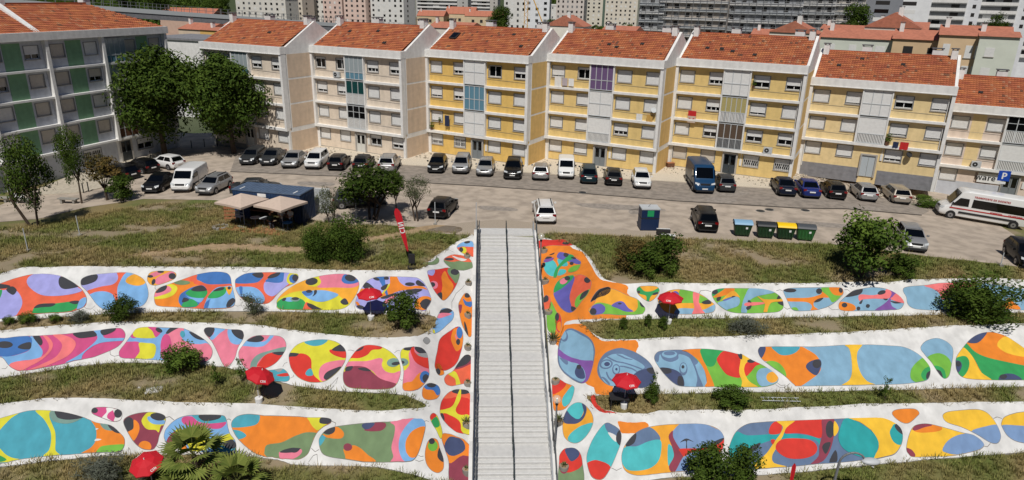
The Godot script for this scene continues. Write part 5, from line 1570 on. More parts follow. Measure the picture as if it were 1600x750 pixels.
# ------------------------------------------------------------------ people and small things
func sdf_body(bones: Array, cell: float) -> MB:   # surface nets over smoothly joined tapered capsules
	var lo := Vector3(9, 9, 9)
	var hi := -lo
	for k in bones:
		for e in [k[0], k[1]]:
			lo = lo.min(e - Vector3.ONE * (k[2] + 0.06))
			hi = hi.max(e + Vector3.ONE * (k[2] + 0.06))
	var n := Vector3i((hi - lo) / cell) + Vector3i.ONE * 2
	var d := PackedFloat32Array()
	d.resize(n.x * n.y * n.z)
	d.fill(1.0)
	for k in bones:
		var a: Vector3 = k[0]
		var ab: Vector3 = k[1] - a
		var l2 := maxf(ab.length_squared(), 1e-6)
		var r := Vector3.ONE * (maxf(k[2], k[3]) + 0.09)
		var i0 := Vector3i((a.min(k[1]) - r - lo) / cell).clamp(Vector3i.ZERO, n - Vector3i.ONE)
		var i1 := Vector3i((a.max(k[1]) + r - lo) / cell).clamp(Vector3i.ZERO, n - Vector3i.ONE)
		for z in range(i0.z, i1.z + 1):
			for y in range(i0.y, i1.y + 1):
				for x in range(i0.x, i1.x + 1):
					var p := lo + Vector3(x, y, z) * cell
					var t := clampf((p - a).dot(ab) / l2, 0, 1)
					var v: float = p.distance_to(a + ab * t) - lerpf(k[2], k[3], t)
					var id := (z * n.y + y) * n.x + x
					var h := maxf(0.035 - absf(d[id] - v), 0.0) / 0.035
					d[id] = minf(d[id], v) - h * h * 0.035 * 0.25
	var b := MB.new()
	var vert := {}
	var st := [1, n.x, n.x * n.y]
	for z in n.z - 1:
		for y in n.y - 1:
			for x in n.x - 1:
				var id := (z * n.y + y) * n.x + x
				var s := Vector3.ZERO
				var c := 0
				for e in 12:
					var ax: int = e % 3
					var o := Vector3i.ZERO
					o[(ax + 1) % 3] = (e / 3) & 1
					o[(ax + 2) % 3] = e / 6
					var i := id + o.x + o.y * n.x + o.z * n.x * n.y
					var j: int = i + st[ax]
					if (d[i] < 0) != (d[j] < 0):
						var q := Vector3(o)
						q[ax] += d[i] / (d[i] - d[j])
						s += q
						c += 1
				if c: vert[id] = lo + (Vector3(x, y, z) + s / c) * cell
	for z in range(1, n.z - 1):
		for y in range(1, n.y - 1):
			for x in range(1, n.x - 1):
				var id := (z * n.y + y) * n.x + x
				for ax in 3:
					var j: int = id + st[ax]
					if (d[id] < 0) == (d[j] < 0): continue
					var u: int = st[(ax + 1) % 3]
					var w: int = st[(ax + 2) % 3]
					var q := [id, id - u, id - u - w, id - w]
					if q.any(func(i): return not vert.has(i)): continue
					var g := Vector3(d[id + 1] - d[id - 1], d[id + st[1]] - d[id - st[1]], d[id + st[2]] - d[id - st[2]]).normalized()
					b.tris(vert[q[0]], vert[q[1]], vert[q[2]], g, g, g)
					b.tris(vert[q[0]], vert[q[2]], vert[q[3]], g, g, g)
	return b

func person(label: String, at: Vector3, turn: float, shirt: String, trousers: String, seated := false) -> void:
	var o := thing("person", label, "person", at, turn)
	var hip := 0.47 if seated else 0.93
	var bones := [[Vector3(0, hip, 0), Vector3(0, hip + 0.25, 0), 0.14, 0.13], [Vector3(-0.13, hip + 0.44, 0), Vector3(0.13, hip + 0.44, 0), 0.095, 0.095], [Vector3(0, hip + 0.25, 0), Vector3(0, hip + 0.45, 0), 0.13, 0.12], [Vector3(0, hip + 0.5, 0), Vector3(0, hip + 0.62, 0.01), 0.055, 0.05], [Vector3(0, hip + 0.66, 0.02), Vector3(0, hip + 0.74, 0.0), 0.082, 0.092], [Vector3(0, hip + 0.67, 0.1), Vector3(0, hip + 0.65, 0.11), 0.014, 0.017]]
	var legs := []
	for s in [-1.0, 1.0]:
		var kn := Vector3(s * 0.11, hip, 0.43) if seated else Vector3(s * 0.1, 0.5, 0.02)
		var an := Vector3(s * 0.11, 0.08, 0.42) if seated else Vector3(s * 0.11, 0.08, -0.02)
		legs.append([Vector3(s * 0.09, hip, 0), kn, 0.09, 0.06])
		legs.append([kn, an, 0.06, 0.042])
		legs.append([an, an + Vector3(0, -0.035, 0.17), 0.045, 0.035])
		var el := Vector3(s * 0.25, hip + 0.2, 0.06)
		var wr := Vector3(s * 0.12, hip + 0.17, 0.28)
		bones.append([Vector3(s * 0.19, hip + 0.43, 0), el, 0.055, 0.042])
		bones.append([el, wr, 0.042, 0.03])
		bones.append([wr, wr + Vector3(-s * 0.03, 0, 0.08), 0.032, 0.03])
		for f in 4:
			var k := wr + Vector3(-s * 0.03 + (f - 1.5) * 0.02, 0.0, 0.09)
			bones.append([k, k + Vector3(0, -0.03, 0.05 + 0.01 * (f % 2)), 0.009, 0.008])
		bones.append([wr + Vector3(-s * 0.03, 0.01, 0.04), wr + Vector3(-s * 0.08, 0.02, 0.08), 0.01, 0.008])
	var body := part(o, "body", sdf_body(bones + legs, 0.02).mesh(), mats["skin"])
	var sh := []
	for k in bones.slice(0, 3): sh.append([k[0], k[1], k[2] + 0.014, k[3] + 0.014])
	for k in [bones[6], bones[6 + 8]]: sh.append([k[0], k[0].lerp(k[1], 0.6), k[2] + 0.014, k[3] + 0.018])
	part(body, "shirt", sdf_body(sh, 0.022).mesh(), mats[shirt])
	var tr := [[Vector3(0, hip, 0), Vector3(0, hip + 0.06, 0), 0.153, 0.15]]
	for i in [0, 1, 3, 4]: tr.append([legs[i][0], legs[i][1], legs[i][2] + 0.014, legs[i][3] + 0.016])
	part(body, "trousers", sdf_body(tr, 0.022).mesh(), mats[trousers])
	part(body, "hair", sdf_body([[Vector3(0, hip + 0.74, -0.02), Vector3(0, hip + 0.77, -0.015), 0.094, 0.09]], 0.02).mesh(), mats["hair"])

func parasol(label: String, at: Vector3, tilt: Vector3, word := true) -> void:
	var o := thing("red_parasol", label, "parasol", at, 0, "red parasols on the grass terraces")
	var base := MB.new()
	base.tube(Vector3(0, -0.1, 0), Vector3(0, 0.28, 0), 0.2, 0.22, 14)
	part(o, "base", base.mesh(), mats["white_paint"])
	rod(o, "pole", "white_paint", Vector3(0, 0.2, 0), Vector3(0, 1.2, 0), 0.022)
	var c := MB.new()
	var bs := Basis.from_euler(tilt)
	var hub := Vector3(0, 1.2, 0)
	var R := 0.84
	var up := MB.new()
	up.tube(hub, hub + bs * Vector3(0, 1.0, 0), 0.02, 0.02, 6)
	part(o, "pole", up.mesh(), mats["white_paint"])
	var apex := hub + bs * Vector3(0, 1.0, 0)
	for i in 8:
		var a0 := TAU * i / 8 + 0.3
		var a1 := TAU * (i + 1) / 8 + 0.3
		var m0 := hub + bs * Vector3(cos(a0) * R * 0.55, 0.86, sin(a0) * R * 0.55)
		var m1 := hub + bs * Vector3(cos(a1) * R * 0.55, 0.86, sin(a1) * R * 0.55)
		var e0 := hub + bs * Vector3(cos(a0) * R, 0.6, sin(a0) * R)
		var e1 := hub + bs * Vector3(cos(a1) * R, 0.6, sin(a1) * R)
		var em := hub + bs * (Vector3(cos((a0 + a1) / 2), 0, sin((a0 + a1) / 2)) * R * 0.9 + Vector3(0, 0.61, 0))
		var dn := bs * Vector3(0, -0.07, 0)
		var p := MB.new()
		p.tri(apex, m0, m1)
		p.quad(m0, e0, em, m1)
		p.tri(m1, em, e1)
		p.quad(e0, e0 + dn, em + dn, em)
		p.quad(em, em + dn, e1 + dn, e1)
		part(o, "canopy_panel", p.mesh(), mats["parasol_red"])
		if word and i in [1, 5]:
			var t := part(o, "lettering", text("CIN", 0.13, 0.004), mats["white_paint"])
			var cx := (e1 - e0).normalized() * -1.0
			var n := (m0 - e0).cross(e1 - e0).normalized()
			if n.y < 0: n = -n
			t.transform = Transform3D(Basis(cx, n.cross(cx), n), (e0 + e1) / 2 * 0.68 + (m0 + m1) / 2 * 0.32 + n * 0.02)
	bx(o, "finial", mats["white_paint"], apex - Vector3(0.02, 0.02, 0.02), apex + Vector3(0.02, 0.07, 0.02))

func big_parasol(label: String, at: Vector3) -> void:
	var o := thing("beige_parasol", label, "parasol", at, -0.47)
	rod(o, "pole", "frame_light", Vector3(0, 0, 0), Vector3(0, 2.6, 0), 0.03)
	bx(o, "foot", mats["concrete"], Vector3(-0.4, 0, -0.4), Vector3(0.4, 0.1, 0.4))
	var k := [Vector3(1.42, 2.15, 1.42), Vector3(-1.42, 2.15, 1.42), Vector3(-1.42, 2.15, -1.42), Vector3(1.42, 2.15, -1.42)]
	for i in 4:
		var a: Vector3 = k[i]
		var b: Vector3 = k[(i + 1) % 4]
		var m := (a + b) / 2 + Vector3(0, 0.04, 0)
		var p := MB.new()
		for q in [[a, m], [m, b]]:
			p.tri(Vector3(0, 2.75, 0), q[0], q[1])
			p.quad(q[0], q[0] - Vector3(0, 0.16, 0), q[1] - Vector3(0, 0.16, 0), q[1])
		part(o, "canopy_panel", p.mesh(), mats["canvas"])

func wheelie_bin(label: String, at: Vector3, turn: float, lid: String, body: String) -> void:
	var o := thing("rubbish_bin", label, "bin", at, turn, "wheeled rubbish bins at the kerb")
	var b := MB.new()
	b.loft([[Vector3(-0.52, 0.14, 0.36), Vector3(0.52, 0.14, 0.36), Vector3(0.52, 0.14, -0.36), Vector3(-0.52, 0.14, -0.36)], [Vector3(-0.66, 1.05, 0.5), Vector3(0.66, 1.05, 0.5), Vector3(0.66, 1.05, -0.5), Vector3(-0.66, 1.05, -0.5)]])
	for i in 5:
		b.box(Vector3(-0.5 + i * 0.23, 0.3, 0.36), Vector3(-0.44 + i * 0.23, 0.95, 0.47))
	part(o, "body", b.mesh(), mats[body])
	var l := MB.new()
	var rings := []
	for x in [-0.7, 0.7]:
		var r := []
		for i in 9:
			var a := PI * i / 8
			r.append(Vector3(x, 1.06 + sin(a) * 0.24, cos(a) * 0.54))
		rings.append(r)
	l.loft(rings, false)
	for r in rings:
		for i in range(1, 8): l.tri(r[0], r[i], r[i + 1])
	part(o, "lid", l.mesh(), mats[lid])
	for s in [-0.7, 0.62]:
		bx(o, "handle", mats["trim"], Vector3(s, 0.9, -0.3), Vector3(s + 0.08, 1.04, 0.3))
	for s in [[-0.45, 0.3], [0.45, 0.3], [-0.45, -0.3], [0.45, -0.3]]:
		rod(o, "caster", "tyre", Vector3(s[0] - 0.03, 0.09, s[1]), Vector3(s[0] + 0.03, 0.09, s[1]), 0.09, 10)
	bx(o, "sticker", mats["white_paint"], Vector3(0.18, 0.7, 0.46), Vector3(0.34, 0.86, 0.475))

func lamp_post(label: String, at: Vector3, h: float, s := 1.0) -> void:
	var o := thing("globe_lamp", label, "street lamp", at)
	rod(o, "post", "frame_grey", Vector3(0, -0.2, 0), Vector3(0, h, 0), 0.05, 8)
	rod(o, "collar", "trim", Vector3(0, h, 0), Vector3(0, h + 0.14, 0), 0.09, 10)
	var sp := SphereMesh.new()
	sp.radius = 0.24
	sp.height = 0.48
	part(o, "globe", sp, mats["globe"]).position.y = h + 0.34
	rod(o, "bulb", "white_paint", Vector3(0, h + 0.14, 0), Vector3(0, h + 0.4, 0), 0.07, 10)

func cloth(label: String, cat: String, i: int, a: float, y: float, w: float, h: float, m: String, z := 0.3) -> Node3D:
	var o := thing("hanging_cloth", label, cat, block_at(i, a, y, z), deg_to_rad(-28.0))
	var b := MB.new()
	var rows := []
	for k in 4:
		var r := []
		for j in 7:
			r.append(Vector3(-w / 2 + w * j / 6, -h * k / 3.0, sin(j * 1.9) * 0.025 * k * 0.5))
		rows.append(r)
	b.loft(rows, false)
	part(o, "cloth", b.mesh(), mats[m])
	rod(o, "line", "frame_light", Vector3(-w / 2 - 0.15, 0.01, 0), Vector3(w / 2 + 0.15, 0.01, 0), 0.008, 4)
	return o

func block_at(i: int, a: float, y: float, z: float) -> Vector3:
	var r := Vector3(0.88295, 0, 0.46947)
	var g := Vector3(0.46947, 0, -0.88295)
	return Vector3(-9.9, 0, -78.9) + (r * 12.9 + g * 4.4) * (i - 3) + r * a - g * z + Vector3(0, y, 0)

func aircon(label: String, i: int, a: float, y: float) -> void:
	var o := thing("air_conditioner", label, "air conditioner", block_at(i, a, y, 0.02), deg_to_rad(-28.0), "air conditioners on the facades")
	bx(o, "case", mats["frame_light"], Vector3(-0.42, 0, 0.08), Vector3(0.42, 0.6, 0.38))
	rod(o, "fan", "trim", Vector3(-0.1, 0.3, 0.37), Vector3(-0.1, 0.3, 0.392), 0.23, 16)
	rod(o, "fan_hub", "frame_light", Vector3(-0.1, 0.3, 0.38), Vector3(-0.1, 0.3, 0.4), 0.07, 10)
	bx(o, "bracket", mats["trim"], Vector3(-0.35, -0.05, 0), Vector3(-0.3, 0, 0.38))
	bx(o, "bracket", mats["trim"], Vector3(0.3, -0.05, 0), Vector3(0.35, 0, 0.38))

func pot_plant(label: String, at: Vector3, s: float) -> void:
	var o := thing("pot_plant", label, "pot plant", at)
	rod(o, "pot", "brown_wood", Vector3.ZERO, Vector3(0, 0.22 * s, 0), 0.13 * s, 10)
	var f := part(o, "leaves", leaf_cache["sapling"], mats["leaf"])
	f.scale = Vector3.ONE * 0.32 * s
	f.position.y = 0.45 * s

func planter(label: String, at: Vector3, r: float, n: int, len: float, ring_: String) -> void:
	var o := thing("slope_planter", label, "planter", at, 0, "round planters beside the stairs")
	var b := MB.new()
	b.tube(Vector3(0, -0.3, 0), Vector3(0, 0.2, 0), r, r, 16)
	part(o, "ring", b.mesh(), mats[ring_])
	rod(o, "soil", "dirt", Vector3(0, -0.1, 0), Vector3(0, 0.215, 0), r * 0.82, 12)
	rosette(o, n, len, 0.035, 0.2, hash(label))

func build_props() -> void:
	mat("skin", c8(176, 128, 100), 0.7)
	mat("hair", c8(40, 30, 24), 0.9)
	mat("shirt_white", c8(214, 206, 198), 0.9)
	mat("shirt_green", c8(70, 84, 74), 0.9)
	mat("trouser_dark", c8(52, 54, 60), 0.9)
	mat("parasol_red", c8(196, 16, 34), 0.75)
	mat("canvas", c8(198, 178, 162), 0.9, "soft", 0.6)
	mat("container_blue", c8(32, 58, 94), 0.6, "stain", 0.4)
	mat("container_roof", c8(88, 106, 130), 0.6, "stain", 0.4)
	mat("pallet", c8(176, 118, 80), 0.9, "grain", 0.8)
	mat("bin_green", c8(28, 62, 34), 0.55)
	mat("bin_green_light", c8(48, 104, 52), 0.55)
	mat("bin_grey", c8(72, 76, 80), 0.55)
	mat("bin_black", c8(40, 43, 46), 0.55)
	mat("bin_blue", c8(128, 168, 196), 0.5)
	mat("bin_yellow", c8(238, 196, 8), 0.5)
	mat("bank_blue", c8(18, 40, 76), 0.5)
	mat("sign_green", c8(30, 150, 90), 0.6)
	mat("sign_blue", c8(20, 70, 170), 0.4)
	mat("towel_navy", c8(34, 44, 74), 0.95)
	mat("towel_grey", c8(176, 166, 172), 0.95)
	mat("towel_ochre", c8(190, 150, 80), 0.95)
	mat("towel_red", c8(186, 36, 36), 0.95)
	mat("chair_blue", c8(60, 120, 170), 0.5)
	var gm := mat("globe", Color(0.95, 0.92, 0.85, 0.28), 0.1)
	gm.transparency = BaseMaterial3D.TRANSPARENCY_ALPHA
	# blue container bar
	var c := thing("shipping_container", "blue corrugated shipping container behind the beige parasols", "container", Vector3(-19.45, -0.15, -53.7), deg_to_rad(-12.1))
	bx(c, "roof", mats["container_roof"], Vector3(-3.03, 2.5, -1.15), Vector3(3.03, 2.59, 1.15))
	for i in 20:
		bx(c, "roof_rib", mats["container_roof"], Vector3(-2.9 + i * 0.3, 2.59, -1.1), Vector3(-2.76 + i * 0.3, 2.612, 1.1))
	bx(c, "wall", mats["container_blue"], Vector3(-3.0, 0.05, -1.12), Vector3(3.0, 2.5, -1.05))
	for s in [-3.0, 2.92]: bx(c, "end_wall", mats["container_blue"], Vector3(s, 0.05, -1.1), Vector3(s + 0.08, 2.5, 1.1))
	bx(c, "front_wall", mats["container_blue"], Vector3(-3.0, 1.95, 1.03), Vector3(3.0, 2.5, 1.1))
	bx(c, "front_wall", mats["container_blue"], Vector3(-3.0, 0.05, 1.03), Vector3(-1.6, 1.95, 1.1))
	bx(c, "front_wall", mats["container_blue"], Vector3(2.3, 0.05, 1.03), Vector3(3.0, 1.95, 1.1))
	for i in 26:
		bx(c, "wall_rib", mats["container_blue"], Vector3(-2.95 + i * 0.23, 1.97 if i > 5 and i < 23 else 0.1, 1.1), Vector3(-2.83 + i * 0.23, 2.44, 1.14))
	for i in 9: bx(c, "wall_rib", mats["container_blue"], Vector3(3.0, 0.15, -1.0 + i * 0.23), Vector3(3.04, 2.4, -0.88 + i * 0.23))
	bx(c, "floor", mats["brown_wood"], Vector3(-3.0, 0.0, -1.12), Vector3(3.0, 0.06, 1.12))
	bx(c, "counter", mats["brown_wood"], Vector3(-1.5, 0.9, 0.6), Vector3(2.2, 1.0, 1.2))
	bx(c, "sign", mats["white_paint"], Vector3(-0.75, 2.12, 1.14), Vector3(0.0, 2.4, 1.16))
	for s in [-2.4, 2.3]: bx(c, "roof_stripe", mats["white_paint"], Vector3(s, 2.613, 0.3), Vector3(s + 0.1, 2.62, 1.0))
	bx(c, "floor_deck", mats["pallet"], Vector3(-2.8, -0.1, 1.2), Vector3(2.6, 0.02, 3.6))
	big_parasol("beige square parasol in front of the blue container, left of two", Vector3(-21.2, -0.15, -51.5))
	big_parasol("beige square parasol in front of the blue container, right of two", Vector3(-18.0, -0.15, -51.0))
	person("person in a white top standing under the right beige parasol", Vector3(-18.09, -0.13, -51.17), 0.3, "shirt_white", "trouser_dark")
	person("person in a pale top holding something, right of the parasol pole", Vector3(-17.35, -0.12, -51.06), -0.4, "shirt_white", "trouser_dark")
	person("person seated low between the two beige parasol poles", Vector3(-19.04, -0.14, -51.29), 0.5, "shirt_green", "trouser_dark", true)
	var st := thing("stool", "low wooden stool under the person seated by the parasols", "stool", Vector3(-19.08, -0.13, -51.43), 0.5)
	bx(st, "seat", mats["pallet"], Vector3(-0.2, 0.33, -0.2), Vector3(0.2, 0.38, 0.2))
	for s in [[-1, -1], [1, -1], [1, 1], [-1, 1]]: rod(st, "leg", "pallet", Vector3(s[0] * 0.16, 0, s[1] * 0.16), Vector3(s[0] * 0.15, 0.33, s[1] * 0.15), 0.02)
	for t in [["round white table left under the beige parasols", Vector3(-20.39, -0.14, -51.68), "white_paint"], ["pale table in the middle under the beige parasols", Vector3(-19.64, -0.13, -51.56), "frame_light"], ["blue round table by the right parasol pole", Vector3(-17.52, -0.15, -50.65), "chair_blue"]]:
		var o := thing("cafe_table", t[0], "table", t[1])
		rod(o, "top", t[2], Vector3(0, 0.7, 0), Vector3(0, 0.74, 0), 0.38, 14)
		rod(o, "stem", "frame_grey", Vector3(0, 0, 0), Vector3(0, 0.7, 0), 0.04)
		rod(o, "foot", "frame_grey", Vector3(0, 0, 0), Vector3(0, 0.03, 0), 0.25, 12)
	for t in [["white plastic chair at the far left edge on the dark paving", Vector3(-44.94, -1.10, -59.21), 0.4], ["white plastic chair tucked against the loose tree at far left", Vector3(-44.76, -1.09, -59.80), -0.9], ["white plastic chair at the left end of the blue container", Vector3(-21.99, -0.12, -52.67), 1.2]]:
		var o := thing("plastic_chair", t[0], "chair", t[1], t[2])
		bx(o, "seat", mats["white_paint"], Vector3(-0.24, 0.42, -0.22), Vector3(0.24, 0.46, 0.24))
		bx(o, "backrest", mats["white_paint"], Vector3(-0.24, 0.46, -0.26), Vector3(0.24, 0.88, -0.22))
		for s in [-0.25, 0.21]: bx(o, "armrest", mats["white_paint"], Vector3(s, 0.62, -0.24), Vector3(s + 0.04, 0.66, 0.2))
		for s in [[-1, -1], [1, -1], [1, 1], [-1, 1]]: rod(o, "leg", "white_paint", Vector3(s[0] * 0.24, 0, s[1] * 0.24), Vector3(s[0] * 0.22, 0.43, s[1] * 0.21), 0.022)
	for t in [["stone bench left of the white plastic chairs at the far left edge", Vector3(-46.62, -1.18, -59.75)], ["stone bench below the white plastic chairs", Vector3(-44.20, -1.07, -59.15)], ["stone bench in the tree shade by the slender tree", Vector3(-39.76, -0.85, -58.77)]]:
		var o := thing("stone_bench", t[0], "bench", t[1], -0.12)
		bx(o, "seat", mats["concrete"], Vector3(-0.9, 0.4, -0.25), Vector3(0.9, 0.5, 0.25))
		for s in [-0.7, 0.5]: bx(o, "leg", mats["concrete"], Vector3(s, 0, -0.2), Vector3(s + 0.2, 0.4, 0.2))
	var pl := thing("pallet", "reddish wooden pallet leaning at the left end of the container", "pallet", Vector3(-22.81, -0.16, -53.04), 0.2)
	for i in 5: 
		var sl := bx(pl, "slat", mats["pallet"], Vector3(-0.6, 0.1 + i * 0.27, -0.02), Vector3(0.6, 0.27 + i * 0.27, 0.02))
		sl.position.z = -i * 0.06
	for s in [-0.5, 0.0, 0.5]: rod(pl, "stringer", "pallet", Vector3(s, 0, 0.0), Vector3(s, 1.3, -0.34), 0.045, 4)
	var fr := thing("fire_ring", "low grey stone ring in the grass left of the parasols", "stone ring", Vector3(-23.05, -0.23, -51.29))
	for i in 8:
		bx(fr, "stone", mats["concrete"], Vector3(-0.15, -0.05, -0.1), Vector3(0.15, 0.16, 0.1)).transform = Transform3D(Basis(Vector3.UP, i * 0.8), Vector3(cos(i * 0.785) * 0.5, 0, sin(i * 0.785) * 0.5))
	var nb := thing("notice_board", "white framed weathered board right of the blue container", "board", Vector3(-16.01, -0.00, -54.93), -0.1)
	bx(nb, "panel", mats["frame_light"], Vector3(-0.75, 0.1, -0.03), Vector3(0.75, 2.1, 0.03))
	for s in [-0.8, 0.75]: bx(nb, "post", mats["white_paint"], Vector3(s, -0.2, -0.05), Vector3(s + 0.06, 2.2, 0.05))
	bx(nb, "rail", mats["white_paint"], Vector3(-0.74, 2.1, -0.04), Vector3(0.74, 2.18, 0.04))
	# red parasols and flags
	parasol("red parasol on the top left terrace left of the round shrub", Vector3(-9.10, -2.55, -40.47), Vector3(0.02, 0.3, 0.02))
	parasol("tilted red parasol with a white tub foot on the middle left terrace", Vector3(-14.42, -4.83, -34.13), Vector3(0.15, 0.4, -0.38))
	parasol("red parasol at the bottom left beside the fan palms", Vector3(-18.74, -7.44, -29.71), Vector3(0.2, 0.9, 0.25))
	parasol("red parasol on the top right terrace right of the small green leaf panel", Vector3(10.36, -2.45, -40.65), Vector3(0.02, -0.5, 0.03))
	parasol("red parasol over dark furniture on the middle right terrace", Vector3(6.77, -4.96, -34.61), Vector3(0.06, 0.2, 0.0))
	var fu := thing("garden_table", "dark table under the red parasol on the middle right terrace", "table", Vector3(6.45, -4.97, -34.74))
	bx(fu, "top", mats["trim"], Vector3(-0.55, 0.62, -0.4), Vector3(0.55, 0.67, 0.4))
	for s in [[-1, -1], [1, -1], [1, 1], [-1, 1]]: rod(fu, "leg", "trim", Vector3(s[0] * 0.48, 0, s[1] * 0.34), Vector3(s[0] * 0.48, 0.62, s[1] * 0.34), 0.03)
	for f in [["tall red feather flag with white letters above the top left mural", Vector3(-6.94, -0.48, -44.50), 4.3, 0.54, -0.4], ["red feather flag whose tip shows at the bottom edge right of centre", Vector3(15.00, -7.78, -29.90), 2.7, 0.26, 0.0]]:
		var o := thing("feather_flag", f[0], "flag", f[1])
		var h: float = f[2]
		var b := MB.new()
		var w: float = f[3]
		var lean: float = f[4]
		var pr := func(t: float) -> Vector3: return Vector3(lean * t * h * 0.55 , t * h, 0)
		for i in 14:
			var t0 := 0.28 + 0.72 * i / 14.0
			var t1 := 0.28 + 0.72 * (i + 1) / 14.0
			var w0 := w * sqrt((t0 - 0.27) / 0.73) * sqrt(1.0 - pow(clampf((t0 - 0.86) / 0.145, 0, 1), 2))
			var w1 := w * sqrt((t1 - 0.27) / 0.73) * sqrt(1.0 - pow(clampf((t1 - 0.86) / 0.145, 0, 1), 2))
			var a: Vector3 = pr.call(t0)
			var c2: Vector3 = pr.call(t1)
			b.quad(a - Vector3(w0 * 0.5, 0, 0), c2 - Vector3(w1 * 0.5, 0, 0), c2 + Vector3(w1 * 0.5, 0, 0), a + Vector3(w0 * 0.5, 0, 0))
		part(o, "sail", b.mesh(), mats["parasol_red"])
		rod(o, "pole", "trim", Vector3(0, 0, -0.02), Vector3(lean * h * 0.55, h, -0.02), 0.022)
		bx(o, "weight", mats["trim"], Vector3(-0.22, 0.35, -0.12), Vector3(0.2, 1.0, 0.12))
		rod(o, "foot", "trim", Vector3(0, -0.05, 0), Vector3(0, 0.08, 0), 0.36, 14)
		var t := part(o, "lettering", text("CIN", 0.36 if lean else 0.16, 0.006), mats["white_paint"])
		t.transform = Transform3D(Basis(Vector3(lean * 0.55, 1, 0).normalized(), Vector3(1, -lean * 0.55, 0).normalized(), Vector3(0, 0, -1)), Vector3(lean * 0.55 * h * 0.68, h * (0.68 if lean else 0.5), 0.015))
	# bins and dumped furniture
	wheelie_bin("green rubbish bin with a pale blue lid", Vector3(18.15, -0.00, -51.50), -0.12, "bin_blue", "bin_green")
	wheelie_bin("green rubbish bin with a black lid left of the yellow lidded one", Vector3(19.86, -0.00, -51.16), -0.15, "bin_black", "bin_green")
	wheelie_bin("green rubbish bin with a bright yellow lid", Vector3(21.35, -0.00, -50.96), -0.15, "bin_yellow", "bin_green")
	wheelie_bin("lighter green rubbish bin with a dark grey lid, rightmost of the bins", Vector3(22.83, -0.00, -50.76), -0.18, "bin_grey", "bin_green_light")
	var rc := thing("recycling_bank", "tall dark blue recycling bank with a green notice at the kerb", "recycling bank", Vector3(10.96, -0.00, -52.75), 0.04)
	bx(rc, "body", mats["bank_blue"], Vector3(-0.72, 0.0, -0.6), Vector3(0.72, 1.75, 0.6))
	bx(rc, "lid", mats["frame_light"], Vector3(-0.74, 1.75, -0.62), Vector3(0.74, 1.85, 0.62))
	bx(rc, "notice", mats["sign_green"], Vector3(-0.26, 1.2, 0.6), Vector3(0.26, 1.7, 0.615))
	bx(rc, "band", mats["trim"], Vector3(-0.73, 1.0, -0.61), Vector3(0.73, 1.08, 0.61))
	bx(rc, "skid", mats["trim"], Vector3(-0.74, -0.02, -0.62), Vector3(0.74, 0.06, 0.62))
	rod(rc, "lifting_hook", "frame_grey", Vector3(-0.1, 1.85, 0), Vector3(0.1, 2.1, 0), 0.02)
	for t in [["dumped dark drawer cabinet lying by the recycling bank", Vector3(11.91, -0.00, -51.25), 1.05, 0.45], ["dumped low cabinet with a white side by the recycling bank", Vector3(12.08, -0.04, -50.33), 1.0, 0.32]]:
		var o := thing("dumped_cabinet", t[0], "cabinet", t[1], -0.05)
		var w: float = t[2] / 2
		bx(o, "carcass", mats["dark_hole"], Vector3(-w, 0, -0.2), Vector3(w, t[3], 0.2))
		bx(o, "edge", mats["shutter"], Vector3(-w, t[3], -0.2), Vector3(w, t[3] + 0.03, -0.1))
		bx(o, "shelf", mats["shutter"], Vector3(-w * 0.1, t[3] * 0.35, 0.2), Vector3(w, t[3] * 0.43, 0.23))
		if t[3] < 0.4: bx(o, "side_panel", mats["white_paint"], Vector3(w * 0.25, t[3] + 0.03, -0.2), Vector3(w * 1.1, t[3] + 0.06, 0.22))
	lamp_post("globe lamp beside the upper right stair rail", Vector3(2.05, -2.07, -45.51), 3.4)
	lamp_post("globe lamp beside the lower right stair rail", Vector3(2.68, -7.10, -32.79), 3.4)
	var sl := thing("street_lamp", "curved neck street lamp in front of the yellow and teal panel at lower right", "street lamp", Vector3(17.06, -7.96, -29.68), 0)
	rod(sl, "post", "frame_grey", Vector3(0, -0.5, 0), Vector3(0.12, 3.2, 0), 0.07, 10)
	var pts := []
	for i in 9: pts.append(Vector3(0.12 + 0.75 * (1 - cos(PI * 0.78 * i / 8.0)) * 0.85, 3.2 + 0.75 * sin(PI * 0.78 * i / 8.0) * 0.9, 0.02 * i))
	for i in 8: rod(sl, "neck", "frame_grey", pts[i], pts[i + 1], 0.055, 8)
	var hd := SphereMesh.new()
	hd.radius = 0.5
	hd.height = 1.0
	var hm := part(sl, "lamp_head", hd, mats["frame_light"])
	hm.transform = Transform3D(Basis(Vector3.BACK, -0.55).scaled(Vector3(0.95, 0.34, 0.5)), pts[8] + Vector3(0.38, -0.22, 0))
	bx(sl, "lamp_glass", mats["white_paint"], Vector3(-0.25, -0.17, -0.15), Vector3(0.25, -0.12, 0.15)).transform = Transform3D(Basis(Vector3.BACK, -0.55), pts[8] + Vector3(0.38, -0.22, 0))
	var ps := thing("parking_sign", "blue square parking sign with a white P before the grey ground floor", "road sign", Vector3(45.58, -1.17, -62.44), -0.35)
	rod(ps, "post", "frame_grey", Vector3(0, 0, 0), Vector3(0, 4.0, 0), 0.03)
	bx(ps, "plate", mats["sign_blue"], Vector3(-0.48, 3.35, 0.03), Vector3(0.48, 4.3, 0.06))
	var pt := part(ps, "lettering", text("P", 0.62, 0.008), mats["white_paint"])
	pt.position = Vector3(0, 3.82, 0.064)
	bx(ps, "subplate", mats["white_paint"], Vector3(-0.25, 3.05, 0.03), Vector3(0.25, 3.28, 0.05))
	# on the facades
	aircon("air conditioner under the second cream block's top window", 2, 3.75, 8.35)
	aircon("air conditioner on the first floor ledge of the block with yellow curtains", 5, 10.3, 2.78)
	aircon("air conditioner on the pink and yellow block", 7, 3.4, 2.05)
	cloth("navy towel hanging on the strong yellow block", "towel", 3, 2.75, 4.6, 0.6, 1.2, "towel_navy")
